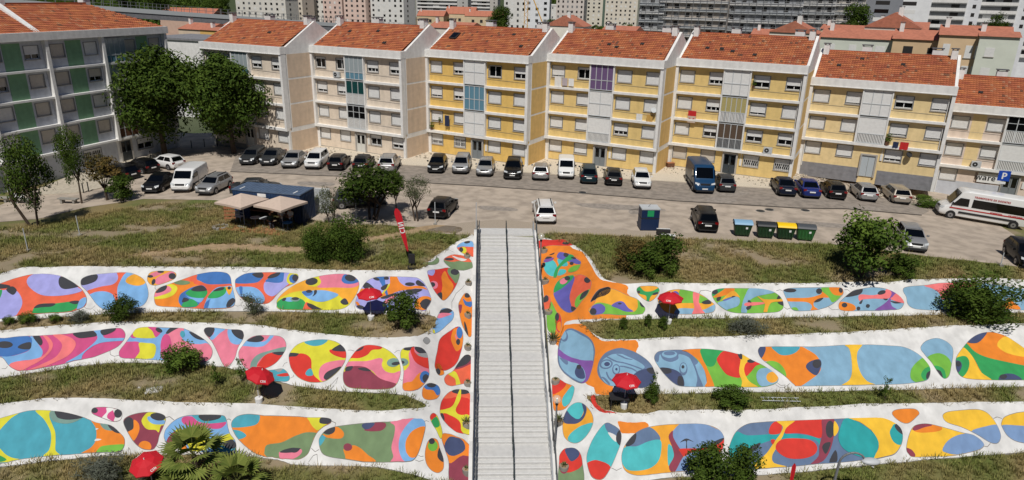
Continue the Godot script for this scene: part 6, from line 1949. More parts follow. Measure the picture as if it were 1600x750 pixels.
	cloth("large white towel on the block with purple curtains, left of three", "towel", 4, 1.35, 9.35, 0.8, 1.15, "shutter")
	cloth("grey towel on the block with purple curtains, middle of three", "towel", 4, 2.15, 9.2, 0.62, 0.8, "towel_grey")
	cloth("small white towel on the block with purple curtains, right of three", "towel", 4, 2.9, 9.2, 0.62, 0.8, "white_paint")
	cloth("white cloth below the right window of the block with purple curtains", "cloth", 4, 10.75, 6.2, 0.65, 0.85, "shutter")
	cloth("ochre cloth right of the white cloth on the block with purple curtains", "cloth", 4, 11.85, 6.25, 0.65, 0.9, "towel_ochre")
	var rt := cloth("red and pink towel with a red crescent on the block with yellow curtains", "towel", 5, 2.2, 6.35, 0.85, 1.25, "towel_red")
	bx(rt, "pale_field", mats["canvas"], Vector3(-0.42, -1.25, 0.035), Vector3(0.42, -0.55, 0.06))
	for i in 7:
		var a := PI * (0.1 + 0.8 * i / 6.0)
		bx(rt, "crescent", mats["towel_red"], Vector3(-0.07, -0.05, 0.06), Vector3(0.07, 0.05, 0.07)).position = Vector3(-cos(a) * 0.22, -0.72 - sin(a) * 0.22, 0)
	cloth("dark cloth on the three storey block, left of the red one", "cloth", 6, 8.75, 4.55, 0.5, 0.6, "towel_navy", 0.45)
	cloth("red cloth on the three storey block", "cloth", 6, 9.5, 4.6, 0.75, 0.75, "towel_red", 0.45)
	pot_plant("bushy pot plant on the ledge of the three storey block", block_at(6, 7.95, 4.08, 0.25), 1.6)
	pot_plant("pot plant on the left end of the strong yellow block's ledge", block_at(3, 0.6, 2.75, 0.25), 1.2)
	pot_plant("pot plant in the second row left window of the strong yellow block", block_at(3, 1.6, 6.44 - 2.75, 0.12), 0.8)
	pot_plant("trailing pot plant at the top window of the block with yellow curtains", block_at(5, 8.0, 9.2, 0.1), 1.0)
	for t in [["satellite dish by the right window of the block with purple curtains", 4, 12.2, 6.6], ["dark satellite dish on the ground floor of the three storey block", 6, 10.1, 3.3]]:
		var o := thing("satellite_dish", t[0], "satellite dish", block_at(t[1], t[2], t[3], 0.05), deg_to_rad(-28))
		rod(o, "arm", "frame_grey", Vector3.ZERO, Vector3(0, 0.1, 0.3), 0.02)
		rod(o, "dish", "frame_light" if t[1] == 4 else "trim", Vector3(0, 0.1, 0.3), Vector3(0.03, 0.14, 0.34), 0.3, 14)
	var sb := thing("shop_board", "white shop board with dark lettering on the grey ground floor", "sign", block_at(7, 5.0, 0.55, 0.05), deg_to_rad(-28))
	bx(sb, "plate", mats["white_paint"], Vector3(-1.2, 0, 0), Vector3(0.9, 0.95, 0.04))
	var lt := part(sb, "lettering", text("ware", 0.55, 0.01), mats["trim"])
	lt.position = Vector3(-0.5, 0.5, 0.05)
	var bo := thing("wooden_box", "brown box against the wall left of the block with yellow curtains", "box", block_at(5, 0.5, 0.0, 0.6), 0.2)
	bx(bo, "box", mats["brown_wood"], Vector3(-0.4, 0, -0.25), Vector3(0.4, 0.55, 0.25))
	bx(bo, "lid", mats["pallet"], Vector3(-0.43, 0.55, -0.28), Vector3(0.43, 0.6, 0.28))
	# planters by the stairs
	var k := 0
	for q in [["dry planter at the top left of the stairs", Vector3(-3.34, -1.03, -48.12)], ["grassy planter second from the top, left of the stairs", Vector3(-3.07, -2.08, -45.48)], ["square planter in the orange leaf panel left of the stairs", Vector3(-2.92, -3.22, -42.60)], ["dry planter above the red eye panel left of the stairs", Vector3(-2.74, -4.25, -39.98)], ["dry planter beside the salmon panel left of the stairs", Vector3(-2.56, -5.33, -37.27)], ["green planter in the red and lime panel left of the stairs", Vector3(-2.45, -6.41, -34.52)], ["dry planter in the maroon panel at the bottom left of the stairs", Vector3(-2.26, -7.51, -31.75)]]:
		planter(q[0], q[1], 0.24, 16 if k in [1, 5] else 9, 0.5 if k == 5 else 0.28, "concrete")
		k += 1
	for q in [["dark planter at the top right of the stairs", Vector3(2.45, -0.73, -48.89), 10, 0.3], ["dark planter below the aqua eye panel", Vector3(2.48, -1.95, -45.82), 10, 0.3], ["pale concrete tube planter beside the lime drop panel", Vector3(2.63, -3.05, -43.02), 4, 0.15], ["spiky agave left of the pale blue panel", Vector3(2.86, -4.02, -40.58), 30, 0.75], ["planter in the red panel beside the lower globe lamp", Vector3(2.93, -5.20, -37.59), 8, 0.2], ["pot with upright leaves below the lower globe lamp", Vector3(3.02, -6.30, -34.81), 18, 0.5], ["rosette plant in the red and sage panel at the bottom", Vector3(3.20, -7.39, -32.05), 16, 0.3]]:
		planter(q[0], q[1], 0.27, q[2], q[3], "concrete")
	# odds and ends in the grass
	var ss_ := thing("stone_slab", "pale stone slab lying on the middle left terrace", "slab", Vector3(-20.93, -4.79, -35.02), 0.3)
	bx(ss_, "slab", mats["curb_white"], Vector3(-0.45, -0.02, -0.3), Vector3(0.45, 0.08, 0.3))
	bx(ss_, "chip", mats["curb_white"], Vector3(-0.95, -0.02, -0.55), Vector3(-0.82, 0.07, -0.45))
	var ld := thing("ladder", "metal ladder lying on the middle right terrace", "ladder", Vector3(16.26, -4.91, -35.57), 0.0)
	for s in [-0.18, 0.18]: rod(ld, "rail", "frame_light", Vector3(-1.15, 0.1, s), Vector3(1.15, 0.1, s), 0.025)
	for i in 8: rod(ld, "rung", "frame_light", Vector3(-1.0 + i * 0.28, 0.1, -0.18), Vector3(-1.0 + i * 0.28, 0.1, 0.18), 0.018)
	var posts := "thin metal posts in the grass"
	for q in [["thin metal post with a concrete foot before the black hatchback left of the stairs", Vector3(-6.22, -0.00, -52.56), 1.9], ["thin metal post at the top left corner of the stairs", Vector3(-2.85, -0.00, -51.35), 2.3], ["mesh wrapped post on the dirt path at far left", Vector3(-34.64, -0.37, -45.80), 1.7], ["mesh wrapped post in the tall grass at left", Vector3(-33.13, -0.46, -49.45), 1.6], ["metal post under the wide dark tree", Vector3(-12.77, -0.00, -53.43), 1.4], ["metal post at the right edge beside the black car", Vector3(35.31, -0.09, -46.33), 1.0]]:
		var o := thing("metal_post", q[0], "post", q[1], 0, posts)
		rod(o, "post", "frame_light", Vector3(0, -0.1, 0), Vector3(0, q[2], 0), 0.035)
		bx(o, "foot", mats["concrete"], Vector3(-0.14, -0.05, -0.14), Vector3(0.14, 0.12, 0.14))
	for i in 9:
		var p: Vector3 = [Vector3(-41.78, -0.95, -70.14), Vector3(-41.18, -0.92, -71.19), Vector3(-40.89, -0.91, -72.58), Vector3(-41.21, -0.92, -76.27), Vector3(-39.00, -0.82, -81.80), Vector3(-37.69, -0.75, -82.38), Vector3(-36.20, -0.68, -82.56), Vector3(-40.47, -0.89, -62.18), Vector3(-40.23, -0.88, -62.60)][i]
		var o := thing("bollard", ["iron bollard nearest the black estate car", "iron bollard behind the black estate car", "iron bollard between the two black cars", "iron bollard behind the white hatchback", "iron bollard in the tree shade, left of three", "iron bollard in the tree shade, middle of three", "iron bollard in the tree shade, right of three", "iron bollard left of the round rust tree, first", "iron bollard left of the round rust tree, second"][i], "bollard", p, 0, "iron bollards along the pavement")
		rod(o, "post", "trim", Vector3(0, -0.1, 0), Vector3(0, 0.9, 0), 0.05, 8)
		rod(o, "cap", "trim", Vector3(0, 0.9, 0), Vector3(0, 0.97, 0), 0.065, 8)
	for q in [["round manhole cover left of two near the blue lidded bin", Vector3(21.91, -0.00, -58.22)], ["round manhole cover right of two near the blue lidded bin", Vector3(22.86, -0.00, -58.67)], ["worn manhole cover right of the yellow lidded bin", Vector3(26.07, -0.00, -58.71)], ["square drain cover in front of the teal tall hatchback", Vector3(6.59, -0.00, -63.00)]]:
		var o := thing("manhole_cover", q[0], "manhole", q[1])
		rod(o, "rim", "concrete", Vector3(0, -0.05, 0), Vector3(0, 0.034, 0), 0.42, 16)
		rod(o, "cover", "bin_black", Vector3(0, -0.05, 0), Vector3(0, 0.04, 0), 0.36, 16)
	var rs := MB.new()
	for i in 700:
		var a := rng.randf() * 13.0
		var p := block_at(6, a, 0, 0.4 + rng.randf() * 3.4) if i < 420 else block_at(2 + i % 4, a, 0, 0.5 + rng.randf() * 3)
		var s := 0.04 + 0.1 * rng.randf() * rng.randf()
		rs.col = Color(0.5, 0.44, 0.35) * (0.7 + 0.5 * rng.randf())
		rs.box(Vector3(-s, -s * 0.5, -s), Vector3(s, s, s * 0.7), Basis.from_euler(Vector3(rng.randf(), rng.randf() * 6, rng.randf())), Vector3(p.x, hg(p.x, p.z) + 0.12, p.z))
	var ro := part(self, "loose_stones", rs.mesh(), mats["soil"])
	tag(ro, "loose pale stones along the foot of the apartment row", "stones", "", "stuff")

func mural_data(left: Node3D, right: Node3D) -> void:
	zone("W", left, [-39.11,-40.46,-35.96,-41.18,-33.93,-41.9,-33.02,-42.97,-30.59,-43.38,-27.92,-43.6,-24.41,-43.8,-20.83,-43.89,-17.71,-44.07,-15.22,-43.93,-12.82,-43.87,-9.68,-43.91,-7.05,-44.07,-6.24,-44.65,-5.95,-45.92,-5.61,-47.03,-5.07,-48.23,-4.62,-49.08,-4.04,-49.8,-3.47,-50.13,-2.84,-50.22,-2.63,-45.05,-2.43,-39.62,-2.22,-35.08,-2.05,-30.8,-3.23,-31.06,-4.16,-30.91,-5.11,-30.96,-6.39,-31.14,-8.08,-31.45,-9.99,-31.45,-11.95,-31.49,-14.09,-32.04,-17.33,-32.07,-20.55,-31.97,-24.21,-31.51,-27.51,-30.71,-32,-29.83,-33.88,-32.78,-28.98,-33.49,-26.37,-34.1,-23.41,-34.22,-19.23,-33.95,-14.55,-33.97,-10.46,-33.7,-8.21,-33.62,-6.43,-33.71,-5.35,-34.1,-4.79,-34.67,-5.17,-34.71,-5.79,-34.69,-6.59,-34.79,-8.08,-34.93,-9.72,-35,-11.16,-35.18,-12.99,-35.56,-14.09,-36,-15.43,-36.52,-16.79,-37.02,-18.65,-37.51,-20.64,-37.67,-22.01,-37.67,-25.22,-37.55,-28.29,-36.54,-30.43,-35.65,-34.91,-34.1,-36.64,-36.75,-31.77,-38.13,-28.01,-39.1,-23.89,-39.79,-19.39,-39.81,-16.35,-39.64,-13.9,-39.03,-11.99,-38.72,-10.42,-38.42,-8.23,-38.31,-6.3,-38.51,-5.6,-39.29,-5.22,-40.22,-4.95,-41.14,-4.94,-41.49,-5.36,-41.43,-6.67,-41.06,-8.74,-41.07,-12.6,-41.08,-15.45,-41.12,-19.76,-40.97,-23.18,-40.69,-26.37,-40.24,-29.35,-39.56,-32.26,-38.9,-37.03,-37.32])
	cell("T", left, [-33.88,-41.15,-33.63,-41.32,-32.92,-42.01,-31.98,-42.62,-30.63,-42.63,-29.71,-42.33,-28.78,-41.87,-28.16,-41.37,-27.88,-40.92,-27.89,-40.54,-28.59,-40.11,-30.07,-39.8,-31.56,-39.44,-32.79,-39.18])
	patch("L", [-33.72,-40.84,-33.26,-40.98,-33.07,-41.07,-32.71,-41.06,-32.45,-41.13,-31.96,-40.73,-31.65,-40.25,-31.58,-39.69,-31.71,-39.38,-32.75,-39.12])
	patch("K", [-33.93,-41.23,-33.41,-41.36,-33,-41.37,-33.17,-41.14,-33.78,-40.95])
	patch("G", [-33.73,-40.87,-33.43,-40.96,-33.29,-40.97,-33.18,-40.66,-33.17,-40.42,-33.44,-40.32])
	patch("K", [-33.1,-41.06,-32.88,-41.37,-32.51,-41.19,-32.55,-40.82])
	patch("L", [-32.24,-41.86,-32.31,-42.33,-31.91,-42.63,-30.63,-42.63,-29.81,-42.28,-28.9,-41.86,-28.53,-41.61,-29.28,-41.24,-30.24,-41.05,-30.95,-41.09,-31.7,-41.43])
	patch("K", [-30.32,-42.16,-30.36,-42.54,-29.73,-42.37,-29.03,-41.99,-28.91,-41.87,-29.55,-41.64,-29.98,-41.75])
	patch("G", [-30.77,-39.86,-30.78,-40.21,-30.43,-40.46,-29.73,-40.55,-28.87,-40.79,-28.34,-40.89,-28.22,-40.6,-28.33,-40.31,-28.71,-40.09,-29.8,-39.86,-30.63,-39.72])
	patch("K", [-30.79,-40.07,-30.68,-40.36,-30.14,-40.5,-29.67,-40.54,-29.79,-40.31,-30.34,-40.19])
	patch("K", [-28.91,-40.75,-28.61,-40.89,-28.34,-40.89,-28.31,-40.72,-28.55,-40.64])
	patch("S", [-28.21,-40.33,-28.32,-40.93,-28.08,-41.2,-27.88,-40.92,-27.89,-40.54,-28.16,-40.33])
	cell("L", left, [-28.93,-42.37,-28.88,-42.59,-28.43,-42.86,-27,-43.12,-26.18,-43.18,-25.47,-43.04,-24.89,-42.74,-24.37,-42.09,-24.18,-41.53,-24.34,-41.07,-25.03,-40.79,-25.9,-40.63,-26.61,-40.58,-27.16,-40.83,-27.65,-41.22,-28.26,-41.71,-28.73,-42.02])
	patch("T", [-28.2,-41.65,-28,-41.81,-27.42,-42.08,-26.81,-42.27,-26.62,-42.57,-26.68,-42.85,-26.87,-43.19,-26.26,-43.23,-26.37,-42.73,-26.36,-42.11,-26,-41.21,-26.17,-41.26,-26.52,-41.62,-27.09,-41.76,-27.62,-41.67,-27.96,-41.46])
	patch("S", [-27.87,-41.4,-27.6,-41.64,-27.08,-41.74,-26.55,-41.62,-26.17,-41.26,-25.88,-40.58,-27.03,-40.41,-27.56,-41.02])
	patch("S", [-26,-41.21,-26.35,-41.98,-26.41,-42.52,-26.25,-43.19,-25.42,-43.07,-24.35,-42.35,-23.92,-41.43,-24.26,-40.87,-24.98,-40.65,-25.92,-40.54])
	patch("A", [-26.07,-42.62,-25.99,-42.9,-25.62,-43.09,-24.82,-42.71,-24.76,-42.48,-25.11,-42.32,-25.57,-42.35,-25.93,-42.46])
	patch("K", [-28.91,-42.33,-28.84,-42.63,-28.2,-42.91,-27.97,-42.68,-28.06,-42.34,-28.67,-42.03])
	cell("A", left, [-24.73,-42.92,-24.7,-43.25,-24.33,-43.4,-23.44,-43.46,-23.01,-43.35,-22.88,-43.09,-23.08,-42.85,-23.79,-42.51,-24.22,-42.46,-24.55,-42.63])
	patch("P", [-24.64,-43.19,-24.26,-43.38,-23.9,-43.3,-24.25,-43.02,-24.5,-43])
	patch("P", [-24.1,-42.63,-24.1,-42.96,-23.63,-43.28,-23.23,-43.44,-22.93,-43.16,-23.15,-42.85,-23.8,-42.52])
	patch("K", [-22.89,-43.14,-22.91,-42.99,-23.05,-42.92,-23.25,-42.97,-23.37,-43.11,-23.36,-43.26,-23.21,-43.33,-23.01,-43.28])
	patch("K", [-24.39,-43.03,-24.42,-42.96,-24.54,-42.92,-24.67,-42.94,-24.75,-43,-24.72,-43.07,-24.61,-43.11,-24.47,-43.09])
	patch("K", [-23.78,-43.38,-23.83,-43.32,-23.98,-43.29,-24.14,-43.3,-24.23,-43.35,-24.19,-43.41,-24.04,-43.44,-23.87,-43.43])
	patch("K", [-24.09,-42.62,-24.13,-42.49,-24.21,-42.46,-24.3,-42.54,-24.34,-42.69,-24.31,-42.82,-24.22,-42.85,-24.13,-42.77])
	cell("O", left, [-23.83,-41.88,-23.7,-42.27,-23.11,-42.59,-22.39,-42.93,-21.55,-43.31,-20.52,-43.55,-19.66,-43.54,-19.25,-43.29,-19,-42.79,-18.58,-42.05,-18.41,-41.62,-18.62,-41.27,-20.03,-41.12,-21.95,-41.16,-23.2,-41.14,-23.59,-41.33])
	patch("B", [-21.5,-43.17,-21.44,-43.37,-20.58,-43.56,-19.59,-43.54,-19.17,-43.23,-19.01,-42.82,-19.92,-42.74,-20.64,-42.73,-21.15,-42.9,-21.41,-42.99])
	patch("T", [-22.37,-42.86,-21.55,-43.3,-21.4,-42.98,-20.64,-42.73,-19.92,-42.74,-18.98,-42.82,-18.92,-42.63,-19.48,-42.58,-20.06,-42.35,-20.31,-41.96,-20.27,-41.65,-20.27,-41.08,-20.89,-41.06,-20.67,-41.5,-20.44,-42.14,-20.59,-42.41,-21.05,-42.61,-21.47,-42.69,-21.65,-42.84])
	patch("Y", [-23.27,-42.49,-23.05,-42.6,-22.62,-42.49,-22.47,-42.25,-22.6,-41.89,-23.07,-41.64,-23.74,-41.55,-23.74,-41.72,-23.17,-41.89,-22.87,-42.13,-22.88,-42.32])
	patch("P", [-23.73,-41.69,-23.8,-41.88,-23.62,-42.24,-23.22,-42.46,-22.91,-42.32,-22.86,-42.1,-23.23,-41.88])
	patch("K", [-23.81,-41.97,-23.69,-42.24,-23.39,-42.48,-23.2,-42.4,-23.26,-42.14,-23.58,-41.97])
	patch("V", [-21.78,-42.76,-21.9,-42.64,-22.27,-42.57,-22.66,-42.6,-22.86,-42.69,-22.74,-42.81,-22.38,-42.88,-21.98,-42.85])
	patch("B", [-22.12,-41.55,-22.16,-41.92,-21.93,-42.19,-21.52,-42.46,-20.92,-42.62,-20.5,-42.32,-20.48,-41.89,-20.67,-41.5,-20.89,-41.21,-21.63,-41.15,-21.94,-41.32])
	patch("G", [-21.83,-42.07,-21.47,-42.34,-20.49,-42.29,-20.52,-41.82,-21.15,-41.79,-21.57,-41.89])
	patch("S", [-21.86,-41.97,-21.55,-41.83,-20.89,-41.77,-20.54,-41.79,-20.67,-41.5,-21.09,-41.61,-21.53,-41.77])
	patch("G", [-21.82,-41.26,-21.69,-41.51,-21.31,-41.69,-20.85,-41.46,-20.83,-41.25,-21.63,-41.15])
	patch("K", [-21.55,-42.27,-21.34,-42.5,-20.91,-42.59,-20.5,-42.32,-20.79,-42.21,-21.23,-42.19])
	patch("K", [-21.87,-41.47,-21.84,-41.75,-21.5,-41.68,-21.48,-41.56,-21.73,-41.45])
	patch("S", [-20.27,-41.08,-20.31,-41.77,-20.14,-42.22,-19.85,-42.52,-19.48,-42.58,-18.92,-42.63,-18.54,-42.05,-18.38,-41.62,-18.6,-41.2,-19.64,-41.1])
	patch("G", [-20.29,-41.9,-20.04,-42.28,-19.66,-42.53,-19.27,-42.52,-19.22,-42.14,-19.57,-41.86,-20.12,-41.78])
	patch("B", [-20.29,-41.15,-20.29,-41.52,-20,-41.79,-20.08,-41.66,-20.05,-41.18])
	patch("K", [-20.06,-42.25,-19.83,-42.45,-19.44,-42.54,-19.42,-42.38,-19.77,-42.27])
	patch("A", [-19.29,-42.57,-18.94,-42.58,-18.83,-42.35,-18.92,-42.06,-19.18,-42.33])
	patch("K", [-18.94,-42.51,-18.96,-42.43,-19.03,-42.4,-19.12,-42.43,-19.17,-42.49,-19.16,-42.57,-19.09,-42.6,-19,-42.58])
	patch("K", [-18.88,-41.3,-18.87,-41.66,-18.62,-41.87,-18.42,-41.74,-18.47,-41.49,-18.67,-41.24])
	cell("T", left, [-18.8,-42.99,-18.72,-43.25,-18.22,-43.57,-17.39,-43.65,-15.93,-43.66,-14.91,-43.56,-14.7,-43.52,-14.58,-43.27,-14.77,-42.97,-15.35,-42.69,-15.76,-42.26,-15.99,-41.9,-16.37,-41.65,-17.34,-41.67,-17.98,-41.89,-18.51,-42.37])
	patch("B", [-18.8,-42.89,-18.73,-43.29,-18.23,-43.61,-17.59,-43.65,-17.03,-43.43,-17.12,-43.17,-17.45,-42.96])
	patch("K", [-17.82,-43.56,-17.26,-43.67,-17.01,-43.49,-17.09,-43.3,-17.49,-43.33])
	patch("B", [-16.76,-43.05,-16.62,-43.27,-16.25,-43.62,-15.66,-43.65,-15.5,-43.28,-15.64,-43.03,-16.08,-42.97])
	patch("K", [-16.69,-43.27,-16.49,-43.53,-15.93,-43.66,-15.95,-43.47,-16.23,-43.31])
	patch("L", [-16.78,-42.67,-16.75,-43.02,-16.08,-42.97,-15.58,-43.06,-15.6,-43.65,-15.19,-43.62,-15.05,-43.06,-15.35,-42.69,-15.76,-42.26,-16.11,-42.11,-16.55,-42.31])
	patch("Y", [-15.35,-43.21,-15.25,-43.58,-14.79,-43.61,-14.52,-43.3,-14.88,-42.87,-15.23,-42.97])
	patch("B", [-14.6,-43.23,-14.64,-43.03,-14.83,-42.95,-15.06,-43.03,-15.19,-43.23,-15.15,-43.43,-14.96,-43.51,-14.73,-43.42])
	patch("K", [-14.56,-43.27,-14.59,-43.11,-14.72,-43.04,-14.88,-43.11,-14.99,-43.27,-14.96,-43.44,-14.83,-43.51,-14.66,-43.43])
	patch("S", [-18.66,-42.55,-17.96,-42.68,-17.28,-42.6,-16.73,-42.24,-16.48,-41.82,-16.78,-41.51,-17.64,-41.59,-18.23,-42.06])
	patch("B", [-18.43,-42.62,-18.21,-42.64,-18.07,-42.07,-18.18,-42.13])
	patch("K", [-18.2,-41.97,-17.76,-42.02,-17.06,-41.8,-17.64,-41.59])
	cell("Y", left, [-15.6,-41.61,-15.65,-41.91,-15.37,-42.33,-14.77,-42.81,-14.06,-43.14,-13.2,-43.39,-12.04,-43.55,-11.12,-43.54,-10.58,-43.3,-10.35,-42.95,-10.4,-42.46,-10.68,-41.87,-11,-41.54,-11.6,-41.32,-13.18,-41.27,-15.09,-41.26,-15.52,-41.41])
	patch("A", [-15.43,-42.33,-14.78,-42.84,-14.07,-43.17,-13.09,-42.88,-11.88,-42.72,-10.77,-42.72,-10.32,-42.95,-10.33,-42.47,-10.73,-41.81,-11.36,-42.08,-11.87,-42.36,-12.88,-42.53,-13.78,-42.49,-14.74,-42.39,-15.58,-42])
	patch("P", [-13.11,-42.7,-12.96,-43.06,-13.14,-43.43,-12.05,-43.6,-11.13,-43.6,-10.4,-43.19,-10.35,-42.92,-10.84,-42.72,-11.88,-42.71])
	patch("Y", [-12.96,-43.03,-13.06,-42.83,-13.38,-42.74,-13.75,-42.82,-13.94,-43.02,-13.84,-43.23,-13.51,-43.32,-13.14,-43.23])
	patch("K", [-13.2,-43.11,-13.26,-42.94,-13.53,-42.83,-13.84,-42.86,-14.02,-43,-13.96,-43.18,-13.7,-43.28,-13.38,-43.26])
	patch("B", [-11.59,-43.27,-11.38,-43.55,-10.4,-43.19,-10.75,-42.98,-11.27,-42.96,-11.53,-43.09])
	patch("K", [-10.63,-43.27,-10.74,-43.14,-11.01,-43.11,-11.28,-43.2,-11.4,-43.37,-11.28,-43.5,-11.01,-43.53,-10.74,-43.43])
	patch("S", [-14.12,-42.4,-13.65,-42.47,-12.75,-42.52,-12.08,-42.42,-11.62,-42.25,-12.11,-41.95,-12.6,-41.82,-13.12,-41.85,-13.68,-42.05])
	patch("B", [-14.12,-42.4,-13.59,-42.49,-13.37,-42.4,-13.46,-42.2,-13.77,-42.16])
	patch("K", [-13.43,-42.43,-13.48,-42.37,-13.62,-42.34,-13.77,-42.36,-13.85,-42.43,-13.8,-42.5,-13.66,-42.53,-13.51,-42.5])
	patch("K", [-13.3,-42.49,-13.13,-42.5,-13.12,-42.29,-13.34,-42.12,-13.28,-42.29])
	patch("G", [-15.62,-41.55,-15.51,-41.85,-15.1,-42.03,-14.26,-42.01,-13.75,-41.76,-13.68,-41.21,-15.07,-41.18])
	patch("S", [-14.46,-41.92,-14.54,-41.82,-14.78,-41.78,-15.04,-41.81,-15.17,-41.91,-15.09,-42.01,-14.85,-42.06,-14.59,-42.02])
	patch("K", [-15.08,-41.99,-15.07,-41.91,-15.13,-41.83,-15.23,-41.8,-15.31,-41.84,-15.33,-41.92,-15.27,-41.99,-15.17,-42.02])
	patch("H", [-14.14,-41.93,-14.21,-41.83,-14.43,-41.79,-14.67,-41.83,-14.78,-41.92,-14.71,-42.01,-14.49,-42.05,-14.25,-42.02])
	patch("K", [-14.21,-41.97,-14.26,-41.9,-14.43,-41.87,-14.61,-41.89,-14.7,-41.96,-14.64,-42.03,-14.47,-42.06,-14.29,-42.03])
	patch("T", [-13.77,-41.46,-13.68,-41.76,-13.4,-41.65,-13.02,-41.39,-12.85,-41.23,-13.68,-41.21])
	patch("K", [-13.6,-41.7,-13.13,-41.59,-12.47,-41.24,-13.04,-41.23,-13.49,-41.5])
	patch("K", [-11.41,-41.82,-11.13,-42.03,-10.84,-41.72,-11.15,-41.65])
	cell("L", left, [-10.38,-41.81,-10.35,-42.17,-10.17,-42.65,-9.87,-43.15,-9.38,-43.42,-8.74,-43.51,-7.75,-43.54,-6.77,-43.57,-6.24,-43.53,-5.82,-43.26,-5.51,-42.8,-5.41,-42.44,-5.6,-41.84,-5.94,-41.48,-8.09,-41.33,-9.69,-41.34,-10.23,-41.52])
	patch("O", [-8.32,-43.54,-7.89,-43.56,-7.57,-43.16,-7.02,-42.93,-6.06,-43.12,-5.73,-43.06,-6.67,-42.79,-7.62,-42.59,-8.36,-42.27,-8.92,-42.14,-9.44,-42.16,-8.59,-42.51,-8.27,-43.01])
	patch("B", [-9.27,-43.51,-8.74,-43.53,-8.57,-43.06,-8.21,-42.15,-7.95,-41.26,-8.23,-41.25,-8.33,-42.09,-8.87,-43.05])
	patch("K", [-9.01,-43.27,-9.09,-43.23,-9.26,-43.25,-9.42,-43.32,-9.47,-43.41,-9.39,-43.45,-9.22,-43.43,-9.06,-43.36])
	patch("K", [-8.38,-43.41,-8.42,-43.33,-8.54,-43.3,-8.68,-43.32,-8.74,-43.4,-8.7,-43.48,-8.58,-43.52,-8.44,-43.49])
	patch("Y", [-8.78,-42.29,-8.34,-43.04,-8.29,-42.89,-8.58,-42.45])
	patch("K", [-8.83,-42.81,-8.41,-43.04,-8.49,-42.69,-8.74,-42.63])
	patch("K", [-10.07,-42.83,-9.85,-43.09,-9.31,-42.76,-9.31,-42.58,-9.71,-42.6])
	patch("O", [-10.28,-42.35,-10.11,-42.68,-9.25,-42.58,-9.34,-42.34,-9.91,-42.29])
	patch("K", [-8.73,-42.17,-7.8,-42.46,-7.9,-42.28,-8.52,-42.07])
	patch("P", [-8.55,-41.84,-8.26,-42.09,-7.66,-42.41,-7.88,-42.09,-8.22,-41.79])
	patch("K", [-7.11,-42.67,-6.6,-42.76,-6.03,-42.89,-6.38,-42.54,-6.75,-42.37,-7.02,-42.49])
	patch("K", [-6.57,-43.09,-6.66,-43,-6.89,-42.95,-7.13,-42.98,-7.24,-43.05,-7.15,-43.14,-6.92,-43.19,-6.68,-43.17])
	patch("K", [-6.53,-43.19,-6.36,-43.42,-5.88,-43.22,-6.32,-43.06])
	patch("O", [-5.32,-42.53,-5.35,-42.11,-5.67,-41.63,-6.12,-41.42,-6.42,-41.61,-6.4,-41.97,-6.06,-42.34,-5.62,-42.6])
	patch("K", [-5.31,-42.23,-5.39,-41.9,-5.64,-41.65,-5.92,-41.64,-6.06,-41.84,-5.97,-42.12,-5.72,-42.37,-5.44,-42.41])
	patch("O", [-10.38,-41.81,-10.22,-41.82,-9.98,-41.53,-10.17,-41.55])
	patch("K", [-9.75,-41.49,-9.82,-41.4,-10,-41.4,-10.19,-41.47,-10.27,-41.56,-10.19,-41.63,-10.01,-41.63,-9.82,-41.57])
	cell("M", left, [-31.82,-37.6,-31.27,-37.74,-30.52,-37.96,-29.48,-38.18,-27.93,-38.58,-26.33,-38.97,-25.23,-39.22,-24.82,-39.23,-24.53,-39.01,-24.56,-38.69,-24.9,-38.33,-25.89,-37.84,-26.68,-37.52,-27.72,-37.05,-28.73,-36.6,-29.51,-36.29,-29.96,-36.29,-30.38,-36.45,-30.88,-36.76,-31.42,-36.84])
	patch("S", [-31.37,-36.74,-30.8,-36.83,-30.3,-36.95,-29.72,-37.27,-29.63,-37.55,-29.9,-38.05,-29.75,-38.08,-29.29,-37.77,-28.9,-37.49,-28.85,-37.2,-29.04,-37.01,-29.81,-36.76,-30.34,-36.43,-30.88,-36.71])
	patch("B", [-31.84,-37.63,-31.24,-37.8,-29.94,-38.06,-29.61,-37.55,-29.77,-37.25,-30.35,-36.94,-30.85,-36.82,-31.45,-36.88])
	patch("K", [-30.65,-37.48,-30.72,-37.34,-31.01,-37.24,-31.35,-37.24,-31.55,-37.34,-31.48,-37.49,-31.19,-37.59,-30.85,-37.59])
	patch("K", [-30.32,-37.39,-30.17,-37.6,-29.74,-37.77,-29.6,-37.45,-29.98,-37.34])
	patch("K", [-29.75,-38.09,-29.43,-38.19,-29.11,-37.94,-29.1,-37.73,-29.29,-37.77])
	patch("C", [-30.32,-36.44,-30.13,-36.62,-29.28,-36.93,-28.8,-37.21,-28.62,-37.56,-28.67,-37.8,-28.88,-38.01,-29.22,-38.23,-28.93,-38.23,-28.53,-37.98,-28.44,-37.65,-28.6,-37.26,-28.88,-36.9,-29.27,-36.55,-29.55,-36.25,-30.01,-36.28])
	patch("C", [-28.71,-38.38,-28.3,-38.49,-27.63,-38.42,-27.25,-38.21,-27.23,-37.88,-27.47,-37.5,-28.06,-37.05,-28.63,-36.61,-29.19,-36.41,-28.71,-36.79,-28.15,-37.26,-27.96,-37.6,-27.95,-37.95,-28.21,-38.17])
	patch("S", [-26.67,-37.51,-26.64,-37.72,-26.43,-38.04,-25.83,-38.45,-24.45,-38.72,-24.44,-38.84,-25.57,-38.7,-25.82,-38.8,-26.03,-39.05,-26.44,-38.95,-26.14,-38.71,-26.15,-38.5,-26.53,-38.02,-26.94,-37.61,-27.44,-37.18,-27.2,-37.16])
	patch("K", [-27.6,-38.63,-27.08,-38.8,-26.48,-38.92,-26.18,-38.74,-26.64,-38.58,-27.18,-38.47])
